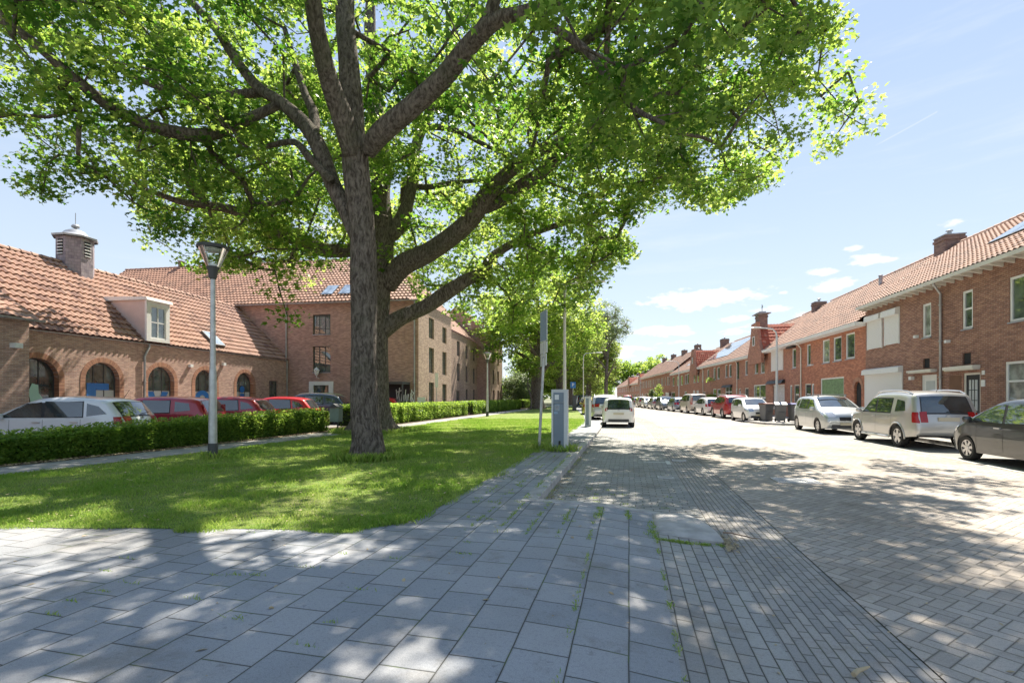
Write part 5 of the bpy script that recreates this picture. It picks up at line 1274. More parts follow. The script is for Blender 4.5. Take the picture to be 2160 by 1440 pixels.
SPEC['suv'] = dict(L=4.35, W=1.82, H=1.68, belt=1.02, wr=.345, xf=1.33, xr=-1.30, sill=.34, tumble=.24, round=.10,
    top=[(-.955, .40), (-.99, .46), (-1.0, .62), (-.985, .85), (-.965, 1.02), (-.925, 1.26), (-.86, 1.54), (-.78, 1.64), (-.45, 1.70), (-.1, 1.70), (.10, 1.66), (.24, 1.50), (.50, 1.10), (.56, 1.05), (.75, 1.01), (.90, .93), (.965, .80), (.995, .62), (.99, .45), (.95, .36)],
    side_glass=[[(.42, 1.06), (.02, 1.06), (.06, 1.50), (.19, 1.50)], [(-.02, 1.06), (-.42, 1.06), (-.40, 1.50), (.02, 1.50)], [(-.53, 1.10), (-.78, 1.13), (-.72, 1.42), (-.52, 1.48)]],
    rw=(1.07, 1.53), ws=(1.12, 1.55), tl=(.78, 1.10), tlw=.085, tli=.74, hl=(.72, .92), plate=.90, seams=(.44, .0, -.45), handles=(.08, -.34), mirror=.44, rails=1, step=1, clad=1, aerial=1, spokes=5, spw=(.05, .06))
SPEC['mpv'] = dict(L=4.07, W=1.76, H=1.58, belt=.98, wr=.315, xf=1.30, xr=-1.31, sill=.22,
    top=[(-.955, .28), (-.99, .40), (-1., .60), (-.975, .88), (-.93, 1.05), (-.86, 1.32), (-.79, 1.50), (-.6, 1.565), (-.25, 1.585), (.05, 1.55), (.25, 1.44), (.60, 1.08), (.68, 1.01), (.82, .92), (.93, .78), (.985, .60), (.99, .42), (.95, .24)],
    side_glass=[[(.50, 1.04), (.0, 1.02), (.06, 1.44), (.22, 1.40)], [(-.05, 1.02), (-.50, 1.06), (-.46, 1.44), (.0, 1.46)], [(-.56, 1.10), (-.76, 1.18), (-.72, 1.34), (-.55, 1.42)]],
    rw=(1.06, 1.45), ws=(1.10, 1.52), tl=(.86, 1.16), hl=(.70, .92), plate=.70, seams=(.40, -.02, -.48), handles=(.06, -.40), mirror=.50, bars=1, spokes=7, spw=(.03, .04), gr=.56)
SPEC['hatch'] = dict(L=3.94, W=1.72, H=1.50, belt=.94, wr=.30, xf=1.26, xr=-1.22, sill=.22,
    top=[(-.95, .28), (-.985, .38), (-1., .52), (-.975, .78), (-.93, .96), (-.80, 1.28), (-.72, 1.40), (-.5, 1.475), (-.15, 1.505), (.12, 1.47), (.32, 1.34), (.66, .99), (.74, .92), (.87, .83), (.955, .70), (.99, .52), (.985, .36), (.95, .24)],
    side_glass=[[(.56, .99), (.04, .96), (.08, 1.38), (.26, 1.32)], [(-.0, .96), (-.48, .99), (-.44, 1.38), (.04, 1.40)], [(-.53, 1.0), (-.78, 1.06), (-.66, 1.26), (-.50, 1.34)]],
    rw=(.98, 1.34), ws=(1.02, 1.44), tl=(.74, .98), tlw=.12, tli=.60, hl=(.64, .84), plate=.60, seams=(.44, .02, -.46), handles=(.10, -.38), mirror=.52, aerial=1, hchrome=1, spokes=7, spw=(.025, .04))
SPEC['estate'] = dict(L=4.15, W=1.74, H=1.50, belt=.95, wr=.305, xf=1.30, xr=-1.24, sill=.22,
    top=[(-.95, .28), (-.985, .40), (-1., .60), (-.985, .80), (-.96, .96), (-.88, 1.26), (-.82, 1.40), (-.6, 1.47), (-.2, 1.505), (.1, 1.47), (.28, 1.36), (.60, .99), (.68, .93), (.85, .85), (.955, .72), (.99, .52), (.985, .36), (.95, .24)],
    side_glass=[[(.50, 1.0), (.0, .98), (.04, 1.39), (.22, 1.34)], [(-.04, .98), (-.44, 1.0), (-.42, 1.39), (.0, 1.41)], [(-.52, 1.02), (-.76, 1.06), (-.72, 1.30), (-.50, 1.36)]],
    rw=(1.0, 1.36), ws=(1.02, 1.42), tl=(.72, 1.25), tlw=.05, tli=.86, hl=(.64, .84), plate=.66, seams=(.42, -.01, -.46), handles=(.08, -.38), mirror=.48, spokes=7, spw=(.025, .04))
SPEC['city'] = dict(L=3.56, W=1.645, H=1.49, belt=.95, wr=.29, xf=1.22, xr=-1.20, sill=.22, tumble=.26,
    top=[(-.96, .26), (-.985, .40), (-1., .62), (-.995, .85), (-.97, 1.0), (-.90, 1.28), (-.84, 1.41), (-.6, 1.47), (-.2, 1.495), (.15, 1.45), (.34, 1.32), (.68, .99), (.76, .92), (.90, .83), (.97, .68), (.99, .50), (.985, .36), (.95, .26)],
    side_glass=[[(.56, 1.0), (.02, .97), (.06, 1.38), (.28, 1.32)], [(-.04, .98), (-.50, 1.03), (-.46, 1.38), (.0, 1.40)], [(-.55, 1.06), (-.74, 1.12), (-.68, 1.34), (-.53, 1.37)]],
    rw=(.94, 1.39), ws=(1.02, 1.40), tl=(.82, 1.0), tlw=.03, tli=.95, hl=(.66, .86), plate=.70, seams=(.44, -.02, -.50), handles=(.10, -.4), mirror=.52, spokes=6, spw=(.04, .05))
SPEC['tallsuv'] = dict(L=4.5, W=1.84, H=1.68, belt=1.06, wr=.35, xf=1.36, xr=-1.32, sill=.30,
    top=[(-.955, .34), (-.99, .46), (-1.0, .66), (-.975, .92), (-.95, 1.06), (-.84, 1.40), (-.77, 1.55), (-.5, 1.66), (-.15, 1.685), (.10, 1.64), (.28, 1.52), (.52, 1.16), (.60, 1.09), (.80, 1.02), (.93, .90), (.98, .72), (.995, .55), (.98, .40), (.95, .34)],
    side_glass=[[(.44, 1.12), (.0, 1.10), (.05, 1.54), (.22, 1.48)], [(-.04, 1.10), (-.46, 1.14), (-.42, 1.53), (.0, 1.56)], [(-.52, 1.15), (-.76, 1.24), (-.70, 1.40), (-.50, 1.50)]],
    rw=(1.12, 1.53), ws=(1.16, 1.58), tl=(.90, 1.10), tlw=.10, tli=.55, hl=(.78, .96), plate=.78, seams=(.42, -.02, -.46), handles=(.06, -.38), mirror=.46, rails=1, clad=2, spokes=5, spw=(.04, .05))
SPEC['van'] = dict(L=4.4, W=1.80, H=1.83, belt=1.12, wr=.32, xf=1.38, xr=-1.25, sill=.26, tumble=.16,
    top=[(-.965, .34), (-.99, .46), (-1.0, .70), (-.995, 1.0), (-.985, 1.25), (-.955, 1.60), (-.92, 1.76), (-.7, 1.82), (-.2, 1.84), (.18, 1.80), (.34, 1.66), (.62, 1.22), (.72, 1.12), (.88, 1.02), (.97, .82), (.99, .6), (.985, .42), (.95, .32)],
    side_glass=[[(.56, 1.18), (.06, 1.16), (.1, 1.68), (.32, 1.62)], [(.0, 1.16), (-.44, 1.16), (-.44, 1.68), (.04, 1.70)], [(-.52, 1.16), (-.86, 1.18), (-.84, 1.64), (-.52, 1.68)]],
    rw=(1.20, 1.68), ws=(1.24, 1.72), tl=(.85, 1.50), tlw=.03, tli=.93, hl=(.76, .98), plate=.90, seams=(.44, .02, -.48), handles=(.12, -.4), mirror=.54, spokes=6, spw=(.03, .04))
SPEC['sedan'] = dict(SPEC['hatch'], L=4.35)
ZR = .004
def put(car, x, y, az, z=ZR):
    """az: compass direction of the nose, measured from +Y towards +X"""
    car.location = (x, y, z); car.rotation_euler = (0, 0, R(90) - az); return car
GR = 'cars parked along the right side of the street'; GL = 'cars parked in the left car park'; GK = 'cars parked along the left kerb'
A1_ = Sh(10)
def place_kerb(car, u, v, away=True):
    x, y, _ = S(u, v); return put(car, x, y, Sh(v) + (0 if away else math.pi))
UR = 8.12
# near right row
c_suv = make_car('parked_suv', 'silver off-roader with roof rails and side steps, seen from behind at the right', 'car', SPEC['suv'], M['car_silver'], GR)
xr_, yr_ = 11.97, 14.95  # rear left wheel on the ground
a_ = Sh(10); du = Vector((math.sin(a_), math.cos(a_))); pr = Vector((math.cos(a_), -math.sin(a_)))
o = Vector((xr_, yr_)) + du * 1.30 + pr * .86; put(c_suv, o.x, o.y, a_)
c_dark = make_car('parked_car', 'dark grey hatchback cut by the right edge of the picture, nose towards the off-roader', 'car', dict(SPEC['hatch'], L=4.0, H=1.47, bars=0, aerial=0), M['car_darkgrey'], GR)
o = Vector((11.17, 11.85)) - du * 1.26 + pr * .84; put(c_dark, o.x, o.y, a_)
c_mpv = make_car('parked_car', 'pale silver people carrier with roof bars, facing the camera below the green blinds window', 'car', SPEC['mpv'], M['car_palesil'], GR)
o = Vector((13.05, 20.6)) + du * 1.30 + pr * .86; put(c_mpv, o.x, o.y, a_ + math.pi)
c_up = make_car('parked_car', 'small white city car facing the camera beside the grey wheelie bins', 'car', dict(SPEC['city'], mirror=.50), M['car_white'], GR)
o = Vector((14.35, 29.9)); a2 = Sh(32); d2 = Vector((math.sin(a2), math.cos(a2))); p2 = Vector((math.cos(a2), -math.sin(a2))); o = o + d2 * 1.2 + p2 * .8; put(c_up, o.x, o.y, a2 + math.pi)
def away_at(car, x, y, a, xr=1.3, hw=.86):
    d = Vector((math.sin(a), math.cos(a))); p = Vector((math.cos(a), -math.sin(a))); o = Vector((x, y)) + d * xr + p * hw; return put(car, o.x, o.y, a)
c_red = make_car('parked_suv', 'bright red crossover parked beyond the white city car, rear towards the camera', 'car', SPEC['tallsuv'], M['car_redsuv'], GR); away_at(c_red, 15.25, 34.9, R(8.5))
c_wx = make_car('parked_car', 'white sloping crossover between the red crossover and the beige van', 'car', dict(SPEC['hatch'], L=4.3, H=1.56, rails=0, clad=2), M['car_white'], GR); away_at(c_wx, 15.95, 40.3, R(7))
c_van = make_car('parked_van', 'beige boxy van with upright tail lights beyond the white crossover', 'van', SPEC['van'], M['car_beige'], GR); away_at(c_van, 16.65, 45.8, R(6.5))
c_sed = make_car('parked_car', 'blue grey car just beyond the beige van', 'car', SPEC['sedan'], M['car_bluegrey'], GR); away_at(c_sed, 17.0, 51.0, R(6))
def recolor(c, mat, oldnames=('body', 'wing_mirror', 'door_handle', 'arch_trim')):
    for ch in c.children:
        if ch.name.split('.')[0] in oldnames and ch.data.materials and ch.data.materials[0].name.startswith('car_paint'):
            ch.material_slots[0].link = 'OBJECT'; ch.material_slots[0].material = mat
    return c
FAR = [(c_mpv, 17.35, 56.4, R(6) + math.pi, 'grey', 'grey car facing the camera, second after the beige van'), (c_sed, 17.8, 61.6, R(6), 'silver', 'silver car, third after the beige van, partly hidden'),
       (c_up, 18.2, 66.6, R(6) + math.pi, 'white', 'white small car facing the camera far along the right row'), (c_mpv, 18.8, 72, R(6), 'beige', 'pale beige car near the far end of the right row'),
       (c_sed, 19.4, 77.5, R(6), 'grey', 'dark grey car near the far end of the right row'), (c_van, 20.4, 89, R(5.6), 'crimson', 'dark red car far down the right side of the street'), (c_mpv, 21.2, 97, R(5.6), 'black', 'tiny black car farthest on the right side of the street')]
for src, x, y, a, colr, lab in FAR:
    c = dup(src); c['label'] = lab; away_at(c, x, y, a if a < 2 else a - math.pi); c.rotation_euler = (0, 0, R(90) - a); recolor(c, M['car_' + colr])
# left kerb row
c_up2 = dup(c_up); c_up2['label'] = 'white city car parked in the left bay, rear window and blank plate facing the camera'; c_up2['group'] = GK
put(c_up2, 5.75, 26.2, R(11.0))
KL = [(c_red, 6.15, 32.2, R(8), 'silver', 'tall silver crossover hidden behind the white city car on the left'), (c_sed, 6.75, 40.5, R(6.5), 'yellow', 'dark car with a yellowish side parked beyond the charging post'),
      (c_mpv, 9.1, 53.5, R(6), 'grey', 'dark grey car far down the left kerb'), (c_sed, 9.5, 59, R(6), 'black', 'black car far down the left kerb'), (c_up, 10., 65, R(6), 'silver', 'small silver car farthest down the left kerb'),
      (c_van, 10.9, 75, R(6), 'navy', 'dark blue van far down the left kerb')]
for src, x, y, a, colr, lab in KL:
    c = dup(src); c['label'] = lab; c['group'] = GK; put(c, x, y, a); recolor(c, M['car_' + colr])
# left car park: tails towards the hedge
def park_left(car, xrear, ymid, L, z=.035):
    a = R(-94); d = Vector((math.sin(a), math.cos(a))); o = Vector((xrear, ymid)) + d * L / 2; return put(car, o.x, o.y, a, z)
c = make_car('parked_car', 'silver white hatchback nearest in the left car park, red tail light above the hedge', 'car', SPEC['hatch'], M['car_pearl'], GL); c_h = c; park_left(c, -10.5, 13.75, 3.94)
c = make_car('parked_car', 'dark red estate car behind the park lamp post, next to the silver white hatchback', 'car', SPEC['estate'], M['car_crimson'], GL); c_e = c; park_left(c, -10.35, 17.0, 4.15)
c = dup(c_h); recolor(c, M['car_crimson']); c['label'] = 'deep red low hatchback, third car from the left in the car park'; c['group'] = GL; park_left(c, -10.15, 20.4, 3.9)
c = dup(c_h); recolor(c, M['car_red']); c['label'] = 'bright red hatchback, fourth in the car park, left of the dark blue car'; c['group'] = GL; park_left(c, -9.5, 23.6, 3.9)
c = make_car('parked_suv', 'dark blue tall car with white roof rails just left of the near tree trunk', 'car', SPEC['tallsuv'], M['car_navy'], GL); park_left(c, -9.3, 27.6, 4.5)
c = dup(c_h); recolor(c, M['car_red']); c['label'] = 'red car with pale rear window between the second tree and the block corner'; c['group'] = GL; park_left(c, -6.6, 30.2, 3.9); c.location.x -= .2
# ------------------------------------------------------------------ street furniture
def park_lamp(x, y, label, h=5.3, z=ZW):
    t = thing('park_lamp', label, 'street lamp', (x, y, z), 0, 'post-top lamps beside the path'); k = h / 5.3; T = MB
    T().lathe([(.105, 0), (.105, .36)], n=16).build('base_sleeve', M['dkgrey'], t, smooth=True)
    T().lathe([(.092, .36), (.080, 1.9), (.062, 2.2), (.052, 4.35 * k), (.052, 4.5 * k)], n=16).build('pole', M['steel'], t, smooth=True)
    T().lathe([(.055, 4.42 * k), (.085, 4.47 * k), (.10, 4.62 * k), (.14, 4.72 * k), (.0, 4.73 * k)], n=16).build('lamp_collar', M['dkgrey'], t, smooth=True, sharp=40)
    T().lathe([(.13, 4.73 * k), (.30, 5.18 * k)], n=20).build('lamp_glass', M['clear'], t, smooth=True)
    T().lathe([(.12, 4.735 * k), (.10, 4.80 * k), (0, 4.82 * k)], n=16).build('reflector', M['white'], t, smooth=True)
    T().lathe([(.0, 5.10 * k), (.15, 5.11 * k), (.20, 5.17 * k), (0, 5.18 * k)], n=16).build('lamp_unit', M['paleg'], t, smooth=True)
    T().lathe([(.32, 5.16 * k), (.34, 5.20 * k), (.32, 5.245 * k), (.15, 5.29 * k), (0, 5.30 * k)], n=24).build('lamp_cap', M['dkgrey'], t, smooth=True, sharp=40)
    st = T()
    for q in range(3): a = q * 2.1 + .5; st.tube([(.135 * math.cos(a), .135 * math.sin(a), 4.73 * k), (.305 * math.cos(a), .305 * math.sin(a), 5.17 * k)], .008, 5)
    st.build('lamp_strut', M['steel'], t); return t
x, y = G(449, 967, ZW); park_lamp(x, y, 'grey lamp post with flared glass lantern standing on the lawn left of the near tree', 4.98)
x, y = G(1028, 878, ZW); park_lamp(x, y, 'farther lamp post with glass lantern between the hedge and the parking sign', 4.7)
x, y = G(1077, 866, ZW); park_lamp(x, y, 'farthest post-top lamp near the end of the hedges', 4.6) if False else None
def street_lamp(x, y, label, h=6.6, arm=1.5, d=1, z=.0, r=.075):
    t = thing('street_lamp', label, 'street lamp', (x, y, z), 0, 'arm street lamps along the street')
    MB().lathe([(r * 1.35, 0), (r * 1.35, 1.2), (r, 1.3), (r * .75, h - .5)], n=12).build('pole', M['cream'] if d > 0 else M['paleg'], t, smooth=True)
    pts = [(0, 0, h - .5), (d * .05, 0, h - .25), (d * .25, 0, h - .05), (d * arm * .6, 0, h), (d * arm, 0, h + .03)]; MB().tube(pts, [r * .72, r * .66, r * .6, r * .5, r * .45], 8).build('arm', M['paleg'], t, smooth=True)
    MB().lathe([(0, -.05), (.09, -.03), (.11, 0), (.08, .05), (0, .07)], n=12, M=Matrix.Diagonal((3.2, 1.2, 1, 1))).build('lamp_head', M['paleg'], t, smooth=True).location = (d * (arm + .25), 0, h + .03)
    return t
street_lamp(*[2.28, 20.9], 'tall slender street lamp rising behind the charging post', 6.4, 1.2, 1, ZW)
street_lamp(*P(1230.5, 0, 50)[:2], 'arm street lamp on the left kerb beyond the second post', 6.0, 1.4, 1, ZW, r=.05)
street_lamp(*P(1638.5, 0, 29.5)[:2], 'street lamp behind the wheelie bins on the right pavement', 5.65, 1.0, -1, .1)
street_lamp(*P(1432, 0, 60)[:2], 'street lamp before the second gabled house', 5.9, 1.0, -1, .1, r=.055)
street_lamp(*P(1350.5, 0, 105)[:2], 'tiny street lamp far down the right side', 6.0, 1.4, -1, .1)
# parking sign, seen almost edge-on
x, y = G(1137, 947, ZW); t = thing('parking_sign', 'thin grey post with a tall pale sign turned almost edge-on', 'sign', (x, y, ZW), R(-4)); 
lean = .19
MB().tube([(0, 0, 0), (lean * .27, 0, 1.0), (lean, 0, 3.72)], [.042, .042, .036], 10).build('post', M['steel'], t, smooth=True)
sg = MB(); RS = Matrix.Translation((lean * .9, 0, 0)) @ Matrix.Rotation(R(-71), 4, 'Z'); sg.box(-.28, .28, -.055, -.035, 2.95, 3.78, 0, RS); s1 = sg.build('sign_panel', M['paleg'], t); MB().box(-.26, .26, -.06, -.056, 2.97, 3.76, 0, RS).build('panel_face', M['signpale'], s1)
s2 = MB().box(-.28, .28, -.055, -.035, 2.62, 2.93, 0, RS).build('sub_plate', M['white'], t); s3 = MB().box(-.25, .22, -.055, -.035, 2.28, 2.60, 0, RS).build('sub_plate', M['white'], t)
MB().box(-.04, .0, -.06, -.056, 2.36, 2.52, 0, RS).box(-.1, .06, -.06, -.056, 2.5, 2.53, 0, RS).build('symbol', M['dkgrey'], s3)
# charging posts
def post_cabinet(x, y, w, d, h, label, rz, group='cabinets at the edge of the lawn', big=True):
    t = thing('charging_post', label, 'charging post', (x, y, ZW), rz, group); hw, hd = w / 2, d / 2
    MB().box(-hw, -hw + .05, -hd, hd, 0, h).box(hw - .10, hw, -hd, hd, 0, h).box(-hw + .05, hw - .1, -hd + .02, hd, 0, h).box(-hw, hw, -hd, hd, h + .002, h + .03).build('casing', M['paleg'], t)
    f = MB().box(-hw + .055, hw - .105, -hd + .004, -hd + .018, .08, h - .32).build('front_panel', M['cabinet'], t)
    MB().box(-hw + .055, hw - .105, -hd - .002, -hd + .018, h - .31, h - .05).build('top_panel', M['cabinet'], t)
    n = 20; MB().lathe([(0, -hd - .02), (.055 * w / .47, -hd - .02), (.065 * w / .47, -hd - .004)], (hw - .21 * w / .47, 0, h - .17), n, 0, Matrix.Rotation(R(-90), 4, 'X') @ Matrix.Scale(-1, 4, (0, 0, 1))).build('socket', M['black'], t)
    if big:
        MB().box(-hw + .09, -hw + .20, -hd - .006, -hd - .003, h - .24, h - .11).box(-hw + .09, -hw + .21, -hd - .001, -hd + .003, h - .52, h - .38).build('notice', M['white'], t)
        MB().box(-hw + .085, -hw + .215, -hd - .001, -hd + .0025, h - .535, h - .365).box(-hw + .07, -hw + .17, -hd - .001, -hd + .003, h - .62, h - .56).build('notice_frame', M['signpale'], t)
        MB().box(-.02, .03, -hd - .02, -hd + .003, .12, .27).build('lock', M['black'], t)
        MB().box(-.06, .05, -.03, .03, h + .03, h + .05).build('top_clip', M['black'], t); MB().box(-hw - .02, hw + .02, -hd - .02, hd + .02, -.01, .05).build('plinth', M['dkgrey'], t)
        MB().box(-hw + .055, hw - .105, -hd + .001, -hd + .0035, h - .345, h - .338).box(-hw + .058, -hw + .062, -hd + .001, -hd + .0035, .1, h - .35).build('panel_gap', M['black'], t)
    return t
x, y = G(1182.5, 951, ZW); post_cabinet(x, y + .15, .43, .27, 1.60, 'tall grey charging cabinet with a blue-grey front standing by the kerb', R(-12))
x, y = G(1241, 899, ZW); post_cabinet(x, y + .1, .30, .24, 1.42, 'slim pale charging post farther along the kerb', R(-12), big=False)
# dark totem with blue parking plate above
t = thing('parking_totem', 'dark ticket machine with a blue parking sign above it in the grass', 'ticket machine', (*P(1211.5, 0, 50)[:2], ZW)); MB().box(-.2, .2, -.15, .15, 0, 1.55).box(-.23, .23, -.18, .18, 1.55, 1.62).build('cabinet', M['dkgrey'], t)
MB().tube([(-.12, .2, 0), (-.12, .2, 2.9)], .035, 6).build('sign_pole', M['steel'], t); bs = MB().box(-.4, .16, .13, .16, 2.35, 3.0).build('sign_plate', M['signblue'], t)
def text(s_, size, par, loc, rot, mat, ext=.004, name='lettering'):
    cu_ = bpy.data.curves.new(name, 'FONT'); cu_.body = s_; cu_.size = size; cu_.extrude = ext; cu_.align_x = 'CENTER'; cu_.align_y = 'CENTER'
    o = bpy.data.objects.new(name, cu_); COL.objects.link(o); dg = bpy.context.evaluated_depsgraph_get(); me = bpy.data.meshes.new_from_object(o.evaluated_get(dg)); bpy.data.objects.remove(o)
    o = bpy.data.objects.new(name, me); COL.objects.link(o); me.materials.clear(); me.materials.append(mat); o.parent = par; o.location = loc; o.rotation_euler = rot; return o
text('P', .5, bs, (-.12, .125, 2.68), (R(90), 0, 0), M['white'])
# litter bin by the path
x, y = -7.2, 19.75; t = thing('litter_bin', 'small green-grey litter bin with a peaked lid at the hedge end', 'litter bin', (x, y, ZW), R(-10)); MB().tube([(0, .1, 0), (0, .1, .9)], .03, 6).build('post', M['dkgrey'], t)
MB().prism([(-.19, .42), (.19, .42), (.2, .98), (-.2, .98)], lambda a, b2: (a, -.18, b2), lambda a, b2: (a, .15, b2)).build('container', M['bin_green'], t); MB().prism([(-.25, 1.0), (0, 1.16), (.25, 1.0)], lambda a, b2: (a, -.24, b2), lambda a, b2: (a, .2, b2)).build('lid', M['dkgrey'], t)
# small white signs by the block
def small_sign(px, Y, h, w, hh, label, mat='white', txt=None):
    X = (px - CX) / F * Y; t = thing('small_sign', label, 'sign', (X, Y, ZW)); MB().tube([(0, 0, 0), (0, 0, h)], .025, 6).build('post', M['steel'], t); s_ = MB().box(-w / 2, w / 2, -.04, -.026, h - hh, h).build('plate', M[mat], t)
    if txt: text(txt, hh * .42, s_, (0, -.042, h - hh / 2), (R(90), 0, 0), M['dkgrey'])
small_sign(889, 30.3, 1.42, .5, .42, 'small white sign on a post at the corner of the three-storey building')
small_sign(921, 33.5, 3.1, .22, 1.0, 'narrow tilted white banner sign at the street side of the block')
X = lambda px, Y: (px - CX) / F * Y
# wheelie bins
def wheelie(x, y, rz, label, lid='bingrey', opened=0.):
    t = thing('wheelie_bin', label, 'wheelie bin', (x, y, .12), rz, 'wheelie bins on the pavement'); mb = MB()
    lv_ = [(.44, .42, .06), (.46, .46, .30), (.54, .60, .93), (.56, .62, 1.0)]; ring = []
    for w, d, z in lv_: ring.append([(-w / 2, -d / 2, z), (w / 2, -d / 2, z), (w / 2, d / 2, z), (-w / 2, d / 2, z), (-w / 2, -d / 2, z)])
    mb.grid(np.array(ring)); mb.quad(*ring[0][:4]); mb.box(-.30, .30, -.335, -.29, .93, 1.0); mb.box(-.16, .16, -.335, -.2, .5, .55); mb.build('bin_body', M['bingrey'], t)
    lm = MB(); lm.prism([(-.34, 0), (-.34, .035), (-.1, .075), (.2, .07), (.34, .02), (.34, 0)], lambda a, b2: (-.31, a, b2), lambda a, b2: (.31, a, b2)); l_ = lm.build('lid', M[lid], t); l_.location = (0, 0, 1.003)
    if opened: l_.location = (0, 0.0, 1.03); l_.rotation_euler = (R(opened), 0, 0)
    for s_ in (-1, 1): MB().lathe([(0, -.03), (.1, -.03), (.1, .03), (0, .03)], (s_ * .24, .22, .10), 14, 0, Matrix.Rotation(R(90), 4, 'Y')).build('wheel', M['rubber'], t)
    MB().tube([(-.24, .36, .93), (.24, .36, .93)], .02, 6).build('handle', M['bingrey'], t); return t
th = Sh(28)
wheelie(15.15, 28.7, -th + R(20), 'grey wheelie bin with a reddish brown lid, leftmost of the bins', 'lid_brown')
wheelie(15.55, 27.9, -th - R(10), 'grey wheelie bin with a grey lid tilted half open, middle of the bins', 'bin_pale', 14)
wheelie(16.2, 27.6, -th + R(5), 'grey wheelie bin with a blue-violet lid, rightmost of the bins', 'lid_blue')
isl = MB(); A_, B_ = (14.75, 29.9), (15.0, 26.4)
poly = [(14.5, 30.2), (14.25, 29.4), (14.15, 28.), (14.3, 26.9), (14.9, 26.2), (17.5, 26.0), (18, 30.4)]; isl.prism(poly, lambda a, b2: (a, b2, 0), lambda a, b2: (a, b2, .118)); struct(isl.build('pavement_bulge', M['kerb']))

# ------------------------------------------------------------------ trees
def dens(pts, rads, step=.35):
    P_, R_ = [], []
    for i in range(len(pts) - 1):
        a, b2 = Vector(pts[i]), Vector(pts[i + 1]); n = max(1, int((b2 - a).length / step))
        for k in range(n): t = k / n; P_.append(a.lerp(b2, t)); R_.append(rads[i] * (1 - t) + rads[i + 1] * t)
    P_.append(Vector(pts[-1])); R_.append(rads[-1]); return P_, R_
def smooth_path(pts, rads):
    a = np.array([tuple(p) for p in pts]); 
    if len(a) < 3: return [Vector(p) for p in pts], list(rads)
    c = catmull([np.append(p, r) for p, r in zip(a, rads)], 4); return [Vector(q[:3]) for q in c], [max(.01, q[3]) for q in c]
def rough_tube(mb, pts, rads, n=18, amp=.05, flare=None, seed=0):
    V0 = len(mb.v); mb.tube(pts, rads, n, cap=True)
    rg = np.random.RandomState(seed); ph = rg.uniform(0, 6.28, 8)
    for i, p in enumerate(pts):
        for k in range(n):
            j = V0 + i * n + k; v = Vector(mb.v[j]); d = v - p; a = 2 * math.pi * k / n
            f = 1 + amp * (math.sin(3 * a + ph[0] + p.z * .7) * .5 + math.sin(5 * a + ph[1] - p.z * .9) * .35 + math.sin(p.z * 2.3 + 2 * a + ph[2]) * .4 + math.sin(9 * a + ph[3] + p.z * 1.7) * .25)
            if flare: e = math.exp(-max(0, p.z - flare[1]) / flare[2]); f *= 1 + e * flare[0] * (1 + .35 * math.sin(4 * a + ph[4]) + .2 * math.sin(7 * a + ph[5]))
            v = p + d * f; mb.v[j] = tuple(v)
